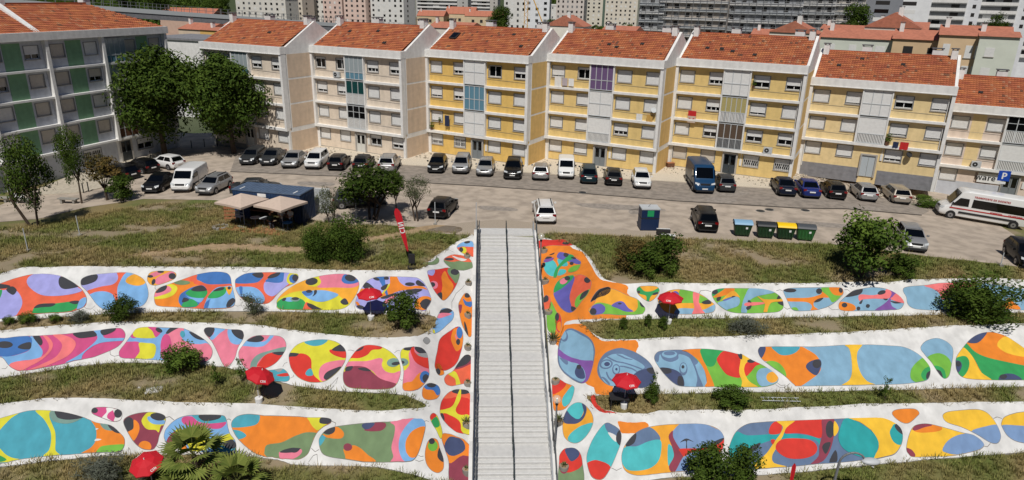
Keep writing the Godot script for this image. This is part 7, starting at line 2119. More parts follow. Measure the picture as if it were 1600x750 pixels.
	patch("K", [-26.03,-39.03,-25.24,-39.23,-25.22,-39.09,-25.48,-38.93,-25.85,-38.81])
	cell("S", left, [-24.58,-38.14,-24.54,-38.33,-24.39,-38.57,-24.1,-39.11,-23.92,-39.35,-23.4,-39.44,-22.48,-39.45,-21.25,-39.44,-20.79,-39.38,-20.1,-39.15,-19.31,-38.78,-18.81,-38.37,-18.7,-38.02,-18.86,-37.78,-19.44,-37.69,-20.7,-37.84,-23.15,-37.92,-23.76,-37.92,-24.39,-37.93])
	patch("M", [-24.61,-38.14,-24.4,-38.61,-24.17,-38.71,-23.57,-38.72,-23.34,-38.41,-23.45,-37.9,-24.34,-37.9])
	patch("M", [-24.16,-38.92,-24.08,-39.13,-23.79,-38.92])
	patch("Y", [-24.11,-39.13,-23.94,-39.4,-23.35,-39.47,-22.92,-39.29,-22.59,-38.96,-23.76,-38.92])
	patch("Y", [-23.55,-38.67,-23.07,-38.69,-22.58,-38.66,-22.38,-38.44,-22.38,-38.08,-22.63,-37.94,-23.5,-37.9,-23.35,-38.27])
	patch("M", [-23.28,-39.46,-22.79,-39.46,-22.31,-39.31,-22.38,-39.15,-22.6,-38.98,-22.91,-39.27])
	patch("K", [-22.26,-39.25,-22.35,-39.2,-22.52,-39.22,-22.68,-39.3,-22.73,-39.38,-22.64,-39.43,-22.47,-39.41,-22.31,-39.33])
	patch("K", [-22.02,-39.18,-21.8,-39.45,-21.31,-39.46,-21.5,-39.28,-21.78,-39.18])
	patch("P", [-22.11,-38.63,-22.11,-38.9,-21.83,-39.16,-21.25,-39.44,-20.91,-39.38,-20.9,-38.95,-20.39,-38.72,-19.63,-38.63,-19.21,-38.66,-18.78,-38.37,-18.59,-37.96,-18.96,-37.71,-20.06,-37.74,-21.78,-37.93])
	patch("M", [-21.43,-38.56,-21.39,-38.15,-21.58,-37.98,-21.9,-38.16,-22.14,-38.56,-22.17,-38.97,-21.98,-39.15,-21.67,-38.98])
	patch("E", [-20.77,-39.14,-20.78,-39.02,-20.88,-38.97,-21,-39.02,-21.09,-39.14,-21.08,-39.26,-20.99,-39.31,-20.86,-39.26])
	patch("K", [-20.54,-39.26,-19.9,-39.1,-19.36,-38.86,-19.76,-38.86,-20.22,-39.02])
	cell("P", left, [-19.61,-39.36,-19.46,-39.48,-18.96,-39.46,-18.13,-39.37,-17.24,-39.29,-16.97,-39.03,-16.95,-38.75,-17.12,-38.29,-17.14,-37.76,-17.34,-37.4,-17.59,-37.28,-18.09,-37.83,-18.48,-38.3,-18.93,-38.77,-19.42,-39.13])
	patch("S", [-19.11,-38.95,-18.93,-39.17,-18.97,-39.47,-18.26,-39.4,-18.56,-39.16,-18.89,-38.84])
	patch("S", [-18.02,-39.1,-18.07,-39.39,-17.75,-39.35,-16.92,-38.75,-17.11,-38.47,-17.66,-38.63])
	patch("K", [-19.64,-39.33,-19.47,-39.49,-18.99,-39.45,-18.95,-39.22,-19.12,-38.97,-19.42,-39.13])
	patch("K", [-17.84,-39.35,-17.25,-39.32,-16.92,-38.97,-16.96,-38.73,-17.52,-38.98])
	cell("P", left, [-16.97,-38,-16.84,-38.36,-16.57,-38.73,-16.13,-38.9,-15.43,-38.84,-14.58,-38.68,-14.13,-38.36,-13.94,-37.89,-14.07,-37.44,-14.38,-37.04,-14.92,-36.84,-15.65,-36.85,-16.19,-37.04,-16.69,-37.49])
	patch("S", [-16.91,-38.4,-16.62,-38.67,-15.51,-38.48,-15.18,-38.81,-14.92,-38.78,-15.28,-38.3,-15.68,-38.19,-16.58,-38.33])
	patch("K", [-16.64,-38.65,-16.3,-38.84,-15.88,-38.9,-15.54,-38.68,-15.71,-38.5,-16.34,-38.55])
	patch("H", [-15.97,-37.12,-15.95,-37.44,-15.67,-37.73,-14.97,-37.86,-13.93,-37.95,-13.85,-37.65,-14.69,-37.73,-15.2,-37.61,-15.53,-37.27,-15.52,-36.82,-15.83,-36.85])
	patch("R", [-15.53,-36.96,-15.37,-37.35,-15.15,-37.63,-14.68,-37.7,-13.92,-37.57,-14.08,-37.28,-14.41,-36.93,-15.04,-36.81])
	patch("K", [-14.75,-37.71,-13.91,-37.64,-13.95,-37.48,-14.32,-37.49])
	cell("E", left, [-15.63,-36.6,-15.18,-36.69,-14.39,-36.65,-13.78,-36.62,-13.33,-36.24,-13.21,-35.93,-13.44,-35.81,-14.38,-36.02,-15.37,-36.35])
	patch("R", [-14.09,-36.31,-13.48,-36.36,-13.28,-36.18,-13.73,-36.18])
	patch("Z", [-14.33,-36.67,-14.05,-36.71,-13.78,-36.62,-13.98,-36.47])
	cell("Y", left, [-13.57,-37.26,-13.57,-37.6,-13.25,-38.02,-12.63,-38.2,-11.67,-38.22,-10.91,-38.06,-10.36,-37.72,-10.07,-37.35,-10,-36.87,-10.19,-36.36,-10.57,-35.93,-10.97,-35.67,-11.48,-35.62,-12.08,-35.72,-12.69,-36.04,-13.25,-36.6])
	patch("E", [-12.83,-38.16,-12.28,-38.27,-11.39,-38.21,-11.6,-37.92,-12.06,-37.84,-12.51,-37.95])
	patch("K", [-13.64,-37.38,-13.59,-37.56,-12.98,-37.45,-13.13,-37.3,-13.51,-37.26])
	patch("R", [-13.6,-37.27,-13.13,-37.3,-12.93,-37.46,-12.48,-37.33,-12.13,-37,-11.96,-36.41,-11.69,-36,-11.21,-35.58,-12.07,-35.66,-12.82,-36.08,-13.37,-36.73])
	patch("E", [-12.29,-36.19,-12.19,-36.41,-12,-36.44,-11.79,-36.06,-12.1,-36.03])
	patch("R", [-11.1,-37.44,-10.98,-37.55,-10.02,-37.37,-10,-36.98,-10.46,-37.07,-10.85,-37.24])
	patch("K", [-10.97,-37.52,-10.72,-37.74,-10.43,-37.81,-10.05,-37.4,-10.59,-37.41])
	patch("P", [-11.46,-36.15,-11.41,-36.55,-10.99,-36.78,-9.97,-36.82,-10.13,-36.33,-10.55,-35.84,-10.96,-35.62,-11.28,-35.75])
	patch("K", [-11.1,-35.85,-11.02,-36.13,-10.65,-36.33,-10.15,-36.44,-10.45,-35.92,-10.86,-35.7])
	cell("Y", left, [-9.95,-36.01,-9.91,-36.41,-9.72,-36.93,-9.46,-37.4,-9.15,-37.67,-8.7,-37.77,-7.97,-37.67,-7.33,-37.38,-6.79,-36.91,-6.56,-36.31,-6.56,-35.72,-6.78,-35.25,-7.27,-35.12,-8.41,-35.14,-9.39,-35.22,-9.79,-35.5])
	patch("R", [-9.71,-37,-9.51,-37.37,-9.05,-37.73,-8.46,-37.79,-7.9,-37.66,-8,-37.5,-8.46,-37.46,-8.71,-37.16,-9.14,-36.97,-9.56,-36.97])
	patch("K", [-9.47,-37.4,-9.04,-37.69,-9.07,-37.52,-9.28,-37.4])
	patch("P", [-9.89,-36.45,-9.75,-36.75,-8.7,-36.78,-7.97,-36.96,-7.72,-36.88,-7.72,-36.53,-7.44,-36.18,-6.96,-36.07,-6.51,-36.19,-6.51,-35.6,-6.86,-35.43,-7.77,-35.78,-8.31,-36.23,-9.22,-36.46])
	patch("W", [-9.98,-36.01,-9.87,-36.18,-9.52,-36.46,-8.75,-36.43,-8.3,-36.18,-7.65,-35.72,-6.69,-35.42,-6.74,-35.22,-7.26,-35.06,-9.38,-35.16,-9.87,-35.5])
	patch("K", [-9.85,-36.18,-9.86,-36.41,-9.46,-36.47,-9.53,-36.23])
	patch("K", [-9.14,-36.32,-8.74,-36.38,-8.3,-36.18,-8.77,-36.19])
	patch("H", [-6.67,-36.78,-6.73,-36.57,-6.98,-36.44,-7.27,-36.48,-7.43,-36.64,-7.38,-36.85,-7.13,-36.98,-6.83,-36.95])
	patch("K", [-6.58,-36.71,-6.64,-36.62,-6.83,-36.55,-7.03,-36.54,-7.14,-36.61,-7.08,-36.7,-6.89,-36.76,-6.68,-36.77])
	cell("P", left, [-6.69,-37.41,-6.54,-37.67,-6.04,-37.88,-5.55,-38.21,-5.25,-38.18,-5.1,-37.88,-4.97,-37.27,-4.91,-36.68,-5.07,-36.07,-5.43,-35.34,-5.95,-35.03,-6.25,-35.15,-6.31,-35.79,-6.36,-36.33,-6.62,-36.98])
	patch("Y", [-6.71,-37.41,-6.54,-37.67,-6.18,-37.62,-6.2,-37.3,-6.07,-36.75,-6.15,-36.48,-6.35,-36.28,-6.63,-36.8])
	patch("H", [-6.15,-36.83,-6.22,-36.64,-6.44,-36.53,-6.69,-36.59,-6.81,-36.76,-6.74,-36.94,-6.51,-37.02,-6.27,-36.98])
	patch("K", [-6.37,-36.77,-6.41,-36.69,-6.52,-36.64,-6.64,-36.67,-6.7,-36.75,-6.66,-36.83,-6.55,-36.86,-6.43,-36.84])
	patch("K", [-6.57,-37.58,-6.33,-37.81,-5.93,-37.92,-6.18,-37.59])
	patch("R", [-6.12,-37.57,-5.98,-37.9,-5.77,-37.58,-5.02,-37.99,-4.89,-37.28,-5.41,-37,-5.82,-37.07])
	patch("Z", [-5.87,-37.67,-5.71,-37.62,-5.14,-38.22,-5.07,-37.91,-5.59,-37.55])
	patch("K", [-5.92,-37.86,-5.67,-38.18,-5.32,-38.26,-5.22,-38.14,-5.61,-37.76])
	patch("O", [-6.31,-35.38,-5.81,-35.67,-5.54,-36.25,-5.3,-36.57,-4.96,-36.15,-5.42,-35.28,-6,-34.95])
	patch("B", [-4.82,-36.66,-4.87,-36.29,-5.06,-36,-5.28,-35.97,-5.39,-36.19,-5.34,-36.54,-5.16,-36.83,-4.94,-36.88])
	patch("K", [-4.86,-36.51,-4.89,-36.26,-5.01,-36.07,-5.15,-36.06,-5.23,-36.22,-5.2,-36.46,-5.08,-36.65,-4.94,-36.67])
	cell("E", left, [-28.89,-32.72,-28.63,-32.81,-27.84,-33.12,-27.2,-33.34,-26.2,-33.46,-25.21,-33.42,-24.17,-33.27,-23.44,-33.09,-22.59,-33.01,-21.95,-32.73,-21.63,-32.52,-21.56,-32.23,-21.8,-32.04,-22.95,-31.88,-24.83,-31.63,-26.78,-31.2,-27.97,-30.97])
	patch("Y", [-28.91,-32.76,-28.64,-32.84,-27.74,-33.2,-28.04,-32.9,-28.24,-32.57,-28.37,-32.31,-28.5,-31.97])
	patch("Y", [-28.33,-31.65,-27.95,-31.52,-27.55,-31.32,-27.14,-31.22,-26.69,-31.19,-27.96,-30.94])
	patch("G", [-28.12,-31.25,-27.81,-31.24,-27.38,-31.09,-27.94,-30.92])
	patch("Y", [-26.96,-33.39,-26.08,-33.5,-26.12,-33.23,-25.78,-32.86,-25.47,-32.54,-25.26,-32.13,-25.1,-31.78,-24.78,-31.59,-25.6,-31.47,-25.45,-31.74,-25.49,-32.07,-25.68,-32.48,-26,-32.8,-26.39,-33.08])
	patch("H", [-26.14,-33.27,-26.11,-33.5,-25.79,-33.5,-25.66,-33.22,-25.18,-33.12,-24.48,-33.25,-24.31,-33.24,-24.71,-33.02,-25.21,-32.94,-25.78,-33.01])
	patch("K", [-25.9,-33.48,-25.22,-33.45,-24.23,-33.3,-24.92,-33.13,-25.52,-33.15,-25.76,-33.27])
	patch("O", [-23.73,-31.75,-23.3,-32.08,-23.16,-32.4,-23.35,-32.86,-23.76,-33.2,-23.12,-33.11,-22.56,-32.93,-21.96,-32.76,-21.61,-32.52,-21.53,-32.27,-21.76,-32,-22.92,-31.83])
	patch("H", [-23.13,-32.99,-23.16,-33.12,-22.78,-33.08,-22.31,-32.83,-22.79,-32.82])
	patch("K", [-22.74,-33.04,-22.31,-32.96,-21.85,-32.75,-22.17,-32.73,-22.54,-32.87])
	patch("J", [-22.88,-31.84,-22.83,-32.11,-22.45,-32.22,-21.53,-32.31,-21.58,-32.07,-21.93,-31.96])
	patch("X", [-23.34,-32.85,-23.18,-32.84,-23.31,-32.78])
	patch("X", [-23.19,-32.33,-23.16,-32.43,-22.85,-32.42])
	cell("M", left, [-23.89,-33.59,-23.78,-33.72,-23.16,-33.75,-22.41,-33.67,-22.14,-33.53,-22.12,-33.27,-22.5,-33.19,-23.09,-33.3,-23.7,-33.45])
	patch("X", [-23.09,-33.73,-22.64,-33.69,-22.9,-33.51,-22.88,-33.31,-22.5,-33.17,-23.02,-33.27,-23.2,-33.31,-23.02,-33.55])
	patch("K", [-23.54,-33.61,-23.56,-33.53,-23.68,-33.49,-23.82,-33.52,-23.91,-33.6,-23.89,-33.68,-23.77,-33.72,-23.62,-33.69])
	patch("X", [-22.69,-33.68,-22.14,-33.6,-22.06,-33.26,-22.45,-33.19,-22.47,-33.4])
	patch("K", [-22.12,-33.51,-22.14,-33.38,-22.28,-33.33,-22.46,-33.37,-22.57,-33.5,-22.56,-33.62,-22.41,-33.68,-22.23,-33.63])
	cell("W", left, [-21.89,-33.15,-21.85,-33.34,-21.41,-33.49,-20.77,-33.56,-20.15,-33.54,-19.69,-33.45,-19.56,-33.3,-19.62,-33.05,-19.74,-32.74,-19.76,-32.46,-19.9,-32.24,-20.21,-32.2,-20.6,-32.25,-21.04,-32.44,-21.47,-32.75])
	patch("K", [-21.28,-33.1,-21.3,-32.91,-21.49,-32.82,-21.73,-32.9,-21.89,-33.09,-21.87,-33.29,-21.68,-33.38,-21.44,-33.3])
	patch("O", [-21.53,-32.77,-21.27,-32.94,-21.36,-33.27,-21.03,-33.13,-20.91,-32.84,-21.11,-32.48])
	patch("O", [-20.04,-32.31,-20.1,-32.15,-20.33,-32.08,-20.6,-32.13,-20.76,-32.28,-20.71,-32.44,-20.48,-32.51,-20.2,-32.46])
	patch("Y", [-20.89,-33.2,-20.83,-33.42,-20.55,-33.57,-19.6,-33.52,-19.48,-33.12,-19.74,-33.08,-19.8,-32.84,-20.01,-32.92,-20.51,-32.94])
	patch("S", [-20.56,-33.28,-20.5,-33.41,-19.57,-33.26,-19.59,-33.14,-20.19,-33.13])
	patch("K", [-19.58,-33.35,-19.71,-33.27,-20.02,-33.26,-20.34,-33.33,-20.47,-33.44,-20.35,-33.52,-20.03,-33.53,-19.71,-33.46])
	cell("S", left, [-19.46,-32.75,-19.4,-32.99,-19.04,-33.27,-18.54,-33.43,-17.74,-33.49,-16.48,-33.51,-16.15,-33.41,-15.96,-33.1,-15.77,-32.86,-15.44,-32.64,-15.32,-32.38,-15.53,-32.18,-16.02,-32.17,-17.37,-32.18,-18.3,-32.24,-19.11,-32.41,-19.35,-32.58])
	patch("M", [-18.64,-33.29,-18.54,-33.42,-18.05,-33.43,-17.67,-33.26,-16.95,-33.21,-16.12,-33.29,-16.22,-33.12,-16.63,-33.03,-17.85,-33.1,-18.4,-33.14])
	patch("E", [-18.11,-33.47,-17.74,-33.51,-16.43,-33.52,-16.08,-33.36,-16.2,-33.28,-16.9,-33.22,-17.56,-33.25])
	patch("K", [-17.68,-33.49,-16.54,-33.53,-16.51,-33.4,-17.03,-33.3,-17.47,-33.31])
	patch("Y", [-18.88,-32.91,-18.41,-32.97,-17.7,-32.95,-17.2,-32.73,-16.55,-32.71,-15.75,-32.9,-15.53,-32.67,-16.4,-32.55,-17.35,-32.15,-17.78,-32.14,-18.12,-32.51])
	patch("W", [-19.27,-32.48,-19.2,-32.68,-18.93,-32.88,-18.6,-32.76,-18.56,-32.56,-18.79,-32.43,-19.1,-32.39])
	patch("O", [-18.91,-32.89,-18.5,-32.73,-18.02,-32.21,-19.07,-32.38,-18.55,-32.53,-18.55,-32.7])
	patch("K", [-19.09,-32.69,-18.89,-32.76,-18.58,-32.7,-18.58,-32.61])
	patch("E", [-16.49,-32.12,-16.25,-32.41,-15.85,-32.53,-15.27,-32.35,-15.73,-32.14])
	patch("K", [-16.2,-32.53,-15.87,-32.63,-15.56,-32.67,-15.28,-32.43,-15.57,-32.31,-15.91,-32.38])
	cell("O", left, [-15.77,-33.2,-15.63,-33.42,-15.22,-33.54,-14.45,-33.55,-12.19,-33.36,-11.35,-33.29,-10.52,-33.27,-10.08,-33.2,-10.07,-33.07,-10.45,-32.93,-10.79,-32.68,-10.98,-32.28,-11.12,-31.92,-11.45,-31.73,-11.82,-31.69,-12.64,-31.76,-13.25,-31.97,-14.12,-32.16,-14.99,-32.57,-15.43,-32.83])
	patch("E", [-15.8,-33.2,-15.66,-33.43,-15.22,-33.55,-14.35,-33.57,-14.2,-33.41,-14.37,-33.21,-15.01,-33.12,-15.69,-33.1])
	patch("E", [-15.67,-33.01,-15.2,-32.98,-14.84,-32.84,-14.98,-32.74,-15.29,-32.7,-15.49,-32.83])
	patch("V", [-12.01,-32.58,-12.72,-32.43,-13.53,-32.45,-13.65,-32.24,-13.52,-32.04,-12.63,-31.71,-11.7,-31.66,-11.07,-31.92,-10.91,-32.5,-10.73,-32.68,-11.39,-32.72])
	patch("P", [-12.77,-32,-12.68,-32.09,-11.88,-31.96,-11.58,-32.09,-11.45,-31.98,-11.63,-31.8,-12.03,-31.67,-12.58,-31.72])
	patch("K", [-12.73,-32.06,-12.36,-32.14,-11.65,-32.12,-11.58,-32.09,-11.87,-31.94])
	patch("Y", [-11.4,-33.31,-10.52,-33.29,-10.04,-33.18,-10.3,-32.99,-10.7,-32.78,-11.06,-32.94,-11.26,-33.13])
	patch("K", [-10.71,-33.12,-10.63,-33.27,-10.1,-33.22,-10.02,-33.1,-10.2,-33.02,-10.58,-33.04])
	cell("V", left, [-10.58,-32.37,-10.51,-32.58,-10.28,-32.78,-9.87,-32.9,-9.33,-32.97,-8.48,-33.05,-7.4,-33.12,-6.32,-33.18,-5.38,-33.5,-4.92,-33.71,-4.75,-33.5,-4.78,-32.98,-4.91,-32.24,-5.07,-31.78,-5.41,-31.52,-6.36,-31.49,-8.8,-31.71,-9.88,-31.81,-10.34,-31.97])
	patch("E", [-10.59,-32.29,-10.56,-32.55,-10.35,-32.6,-10.25,-32.49,-10.47,-32.22])
	patch("O", [-10.42,-32.65,-10.03,-32.61,-9.76,-32.92,-9.36,-32.8,-9.22,-32.62,-9.41,-32.48,-10.12,-32.51])
	patch("K", [-10.42,-32.71,-10.08,-32.87,-9.79,-32.91,-9.78,-32.73,-10.03,-32.63])
	patch("W", [-8.12,-32.82,-7.7,-32.96,-7.56,-33.1,-6.99,-33.1,-6.91,-32.94,-7.13,-32.79,-7.62,-32.76])
	patch("N", [-8.27,-32.96,-8.15,-33.07,-7.56,-33.08,-7.75,-32.89,-8.06,-32.84])
	patch("O", [-9.16,-32.09,-8.96,-32.02,-8.67,-32.23,-8.22,-32.13,-7.75,-31.86,-7.3,-31.57,-8.79,-31.67,-9.04,-31.87])
	patch("W", [-8.68,-32.16,-8.74,-32.06,-8.9,-32.02,-9.08,-32.06,-9.17,-32.16,-9.12,-32.26,-8.95,-32.3,-8.77,-32.26])
	patch("P", [-6.64,-33.17,-5.39,-33.54,-4.75,-33.66,-4.69,-32.67,-5.35,-31.46,-6.4,-31.45,-6.31,-31.69,-6.47,-32.08,-6.38,-32.6,-6.4,-32.96])
	patch("S", [-6.08,-32.19,-6.02,-32.6,-5.71,-33.12,-5.28,-33.58,-4.82,-33.75,-4.7,-33.43,-5.22,-33.02,-5.62,-32.37,-5.61,-31.86,-5.12,-31.73,-5.4,-31.49,-5.72,-31.52,-5.98,-31.83])
	patch("O", [-5.71,-32.23,-5.64,-32.53,-5.32,-32.98,-4.72,-33.42,-4.79,-32.78,-4.92,-32.1,-5.12,-31.74,-5.43,-31.71,-5.64,-31.94])
	cell("T", left, [-4.17,-48.96,-3.89,-49.49,-3.25,-49.78,-2.94,-49.45,-2.87,-48.2,-3.68,-48.41])
	patch("S", [-4.24,-48.94,-3.84,-49.68,-2.92,-49.73,-2.89,-49.18,-3.73,-49.13])
	patch("K", [-3.21,-49.69,-3.26,-49.57,-3.41,-49.48,-3.58,-49.47,-3.67,-49.55,-3.62,-49.67,-3.47,-49.77,-3.3,-49.77])
	patch("Y", [-3.43,-48.75,-3.48,-48.5,-3.64,-48.36,-3.81,-48.44,-3.89,-48.69,-3.85,-48.96,-3.69,-49.08,-3.52,-49])
	patch("K", [-3.68,-48.77,-3.71,-48.59,-3.81,-48.5,-3.93,-48.55,-3.99,-48.73,-3.96,-48.92,-3.85,-49.01,-3.74,-48.95])
	cell("V", left, [-4.94,-46.85,-4.87,-47.43,-4.3,-48.11,-3.4,-48.09,-2.94,-47.5,-2.95,-46.99,-3.55,-46.69,-4.42,-46.56])
	patch("T", [-5.02,-47.11,-4.42,-48.1,-3.41,-48.18,-2.88,-47.59,-3.87,-47.56,-4.35,-47.26])
	patch("X", [-4.47,-47.89,-3.38,-47.83,-3.75,-47.59])
	patch("K", [-4.28,-47.58,-4.37,-47.43,-4.6,-47.25,-4.84,-47.12,-4.95,-47.16,-4.86,-47.35,-4.63,-47.55,-4.39,-47.64])
	cell("V", left, [-6.35,-45.28,-5.72,-46.07,-5.45,-46.96,-5.29,-46.63,-5.47,-45.98,-6.1,-45.22])
	cell("R", left, [-5.81,-44.2,-5.8,-44.7,-5.29,-45.49,-4.65,-46.37,-4.05,-46.6,-3.77,-46.27,-3.88,-45.29,-4.2,-44.05,-4.59,-43.14,-4.93,-43.12,-5.44,-43.51])
	patch("L", [-5.85,-44.25,-5.84,-44.7,-5.44,-45.22,-5.48,-44.44])
	patch("O", [-4.95,-45.04,-4.78,-45.84,-4.49,-45.36,-4.08,-44.81,-4.38,-43.45,-4.69,-42.98,-4.84,-43.34,-4.8,-44.11])
	patch("V", [-4.61,-45.92,-4.48,-46.52,-3.78,-46.36,-3.91,-45.27,-4.2,-45.42])
	patch("K", [-3.81,-46.43,-3.88,-46.18,-4.08,-45.99,-4.3,-45.93,-4.4,-46.09,-4.34,-46.38,-4.13,-46.6,-3.92,-46.62])
	patch("P", [-5.09,-43.94,-5.14,-43.65,-5.31,-43.41,-5.5,-43.34,-5.6,-43.49,-5.55,-43.76,-5.37,-44,-5.18,-44.09])
	patch("K", [-5.26,-43.81,-5.3,-43.63,-5.43,-43.46,-5.58,-43.41,-5.65,-43.49,-5.6,-43.65,-5.47,-43.81,-5.33,-43.88])
	patch("K", [-5.13,-43.03,-4.8,-43.59,-4.74,-42.94])
	cell("O", left, [-3.6,-43.21,-3.53,-43.85,-3.27,-44.49,-2.97,-44.47,-2.73,-43.93,-2.57,-41.44,-2.68,-40.92,-2.92,-41.15,-3.26,-41.82])
	patch("B", [-3.36,-44.04,-3.04,-43.77,-2.72,-44.01,-2.76,-43.48,-3.14,-43.45])
	patch("K", [-2.89,-44.36,-2.94,-44.21,-3.07,-44.13,-3.21,-44.18,-3.27,-44.33,-3.23,-44.49,-3.1,-44.57,-2.96,-44.51])
	patch("K", [-3.13,-42.05,-2.94,-41.71,-2.77,-40.95,-3.02,-41.28])
	patch("W", [-3.61,-43.35,-3.37,-43.42,-3.44,-42.67])
	cell("S", left, [-5.05,-40.37,-4.96,-41.1,-4.81,-41.86,-4.63,-42.4,-4.2,-42.71,-3.9,-42.61,-3.91,-42.03,-4.3,-41.25,-4.91,-40.08])
	patch("K", [-4,-42.73,-4.08,-42.49,-4.35,-42.17,-4.64,-41.97,-4.79,-41.98,-4.71,-42.22,-4.45,-42.55,-4.15,-42.76])
	patch("P", [-4.9,-41.61,-4.66,-42.04,-4,-42.42,-4.36,-41.96,-4.78,-41.53])
	patch("Y", [-5.11,-39.96,-5,-40.42,-4.89,-40.14])
	cell("Z", left, [-5.49,-38.81,-5.33,-39.28,-5.11,-39.22,-5.27,-38.78])
	cell("R", left, [-4.65,-38.14,-4.61,-38.85,-4.55,-39.88,-4.14,-40.77,-3.52,-41.56,-3.21,-41.26,-3.1,-40.44,-3.19,-39.49,-3.4,-38.66,-3.98,-37.87,-4.58,-37.54])
	patch("O", [-3.89,-40.5,-3.73,-41.33,-3.13,-41.27,-3.1,-40.17,-3.42,-39.58,-3.74,-40])
	patch("B", [-3.17,-41.12,-3.2,-40.77,-3.34,-40.61,-3.49,-40.73,-3.57,-41.05,-3.54,-41.41,-3.41,-41.58,-3.26,-41.46])
	patch("P", [-3.64,-40.88,-3.44,-40.53,-3.31,-40.27,-3.55,-40.5])
	patch("K", [-3.27,-40.35,-3.3,-40.17,-3.38,-40.08,-3.48,-40.14,-3.54,-40.3,-3.51,-40.48,-3.42,-40.57,-3.32,-40.52])
	cell("T", left, [-4,-37.11,-3.91,-37.53,-3.54,-38.04,-3.28,-38.67,-2.9,-39.36,-2.52,-39.37,-2.42,-38.62,-2.37,-37.53,-3.06,-37.2,-3.75,-36.88])
	patch("W", [-3.56,-38.22,-2.56,-39.18,-2.38,-38.87,-3.14,-38.32])
	patch("K", [-3.46,-38.32,-3.2,-39.07,-2.8,-39.47,-2.48,-39.27,-2.65,-38.8,-3.15,-38.45])
	patch("Y", [-3.82,-37.68,-3.44,-38.05,-3.14,-37.59,-3,-37.09,-3.25,-37.03,-3.39,-37.53])
	cell("O", left, [-4.61,-37.77,-4.43,-38.05,-4.2,-37.84,-4.07,-37.56,-4.3,-37.25,-4.51,-37.34])
	patch("K", [-4.28,-37.52,-4.31,-37.3,-4.41,-37.14,-4.52,-37.13,-4.59,-37.28,-4.56,-37.49,-4.46,-37.66,-4.35,-37.67])
	cell("O", left, [-5.13,-35.27,-5.09,-35.76,-4.8,-36.25,-4.37,-36.46,-4.17,-36.19,-4.28,-35.62,-4.68,-35.17,-5,-35.03])
	patch("B", [-5.09,-35.82,-4.76,-36.35,-4.28,-36.55,-4.13,-36.16,-4.3,-35.77,-4.56,-35.94,-4.93,-35.7])
	patch("K", [-4.43,-36.41,-4.5,-36.24,-4.67,-36.04,-4.86,-35.94,-4.95,-35.99,-4.88,-36.16,-4.71,-36.35,-4.52,-36.46])
	cell("R", left, [-4.05,-34.93,-3.99,-35.67,-3.61,-36.48,-3.13,-36.82,-2.51,-36.76,-2.24,-36.14,-2.16,-35.25,-2.15,-34.29,-2.42,-33.97,-3.01,-34.03,-3.62,-34.32,-3.93,-34.56])
	patch("T", [-3.96,-35.83,-3.43,-36.76,-2.41,-36.84,-2.17,-36.25,-3.09,-36.31])
	patch("K", [-3.47,-36.53,-3.33,-36.79,-2.46,-36.86,-2.5,-36.59,-3,-36.51])
	patch("Y", [-4.08,-34.9,-3.79,-35.15,-3.34,-35.66,-3.15,-36.41,-2.98,-36.92,-2.93,-36.23,-3.17,-35.38,-2.8,-35.12,-2.15,-35.2,-2.09,-34.29,-2.37,-33.88,-2.72,-34.11,-2.81,-34.58,-3.08,-34.86,-3.67,-34.94,-3.97,-34.74])
	patch("K", [-3.78,-34.66,-3.74,-34.48,-3.78,-34.36,-3.87,-34.37,-3.95,-34.49,-3.99,-34.68,-3.95,-34.8,-3.87,-34.8])
	cell("Y", left, [-4.54,-34.12,-4.4,-34.46,-4.16,-34.45,-3.93,-34.04,-3.79,-33.61,-3.86,-33.28,-4.13,-33.62,-4.39,-33.84])
	patch("R", [-4.58,-34.1,-4.41,-34.52,-4.21,-34.42,-4.41,-34.01])
	patch("G", [-4.46,-33.88,-4.2,-34.37,-3.97,-34.01,-4.23,-33.7])
	cell("O", left, [-4.6,-32.1,-4.54,-32.65,-4.35,-33.01,-4.03,-33.1,-3.85,-32.71,-3.61,-32.23,-3.56,-31.69,-3.81,-31.38,-4.17,-31.4,-4.47,-31.64])
	patch("J", [-3.97,-32.79,-4.03,-32.55,-4.21,-32.39,-4.4,-32.38,-4.5,-32.53,-4.44,-32.76,-4.26,-32.94,-4.07,-32.96])
	patch("K", [-4.15,-32.96,-4.19,-32.83,-4.3,-32.73,-4.41,-32.71,-4.47,-32.8,-4.44,-32.93,-4.33,-33.03,-4.21,-33.05])
	patch("K", [-3.94,-32.29,-3.85,-32.75,-3.57,-32.25,-3.61,-32.03,-3.83,-32.1])
	cell("W", left, [-3.79,-33.31,-3.7,-33.66,-3.18,-33.77,-2.49,-33.55,-2.12,-33.16,-1.95,-31.23,-3.09,-31.07,-3.28,-32.15,-3.58,-32.83])
	patch("O", [-3.83,-33.3,-3.66,-33.78,-2.99,-33.81,-2.03,-33.26,-2.01,-32.86,-2.7,-32.54,-3.27,-32.07,-3.53,-32.85])
	patch("N", [-3.61,-33,-3.36,-33.61,-2.78,-33.64,-2.45,-33.25,-2.53,-32.85,-3.08,-32.54,-3.41,-32.59])
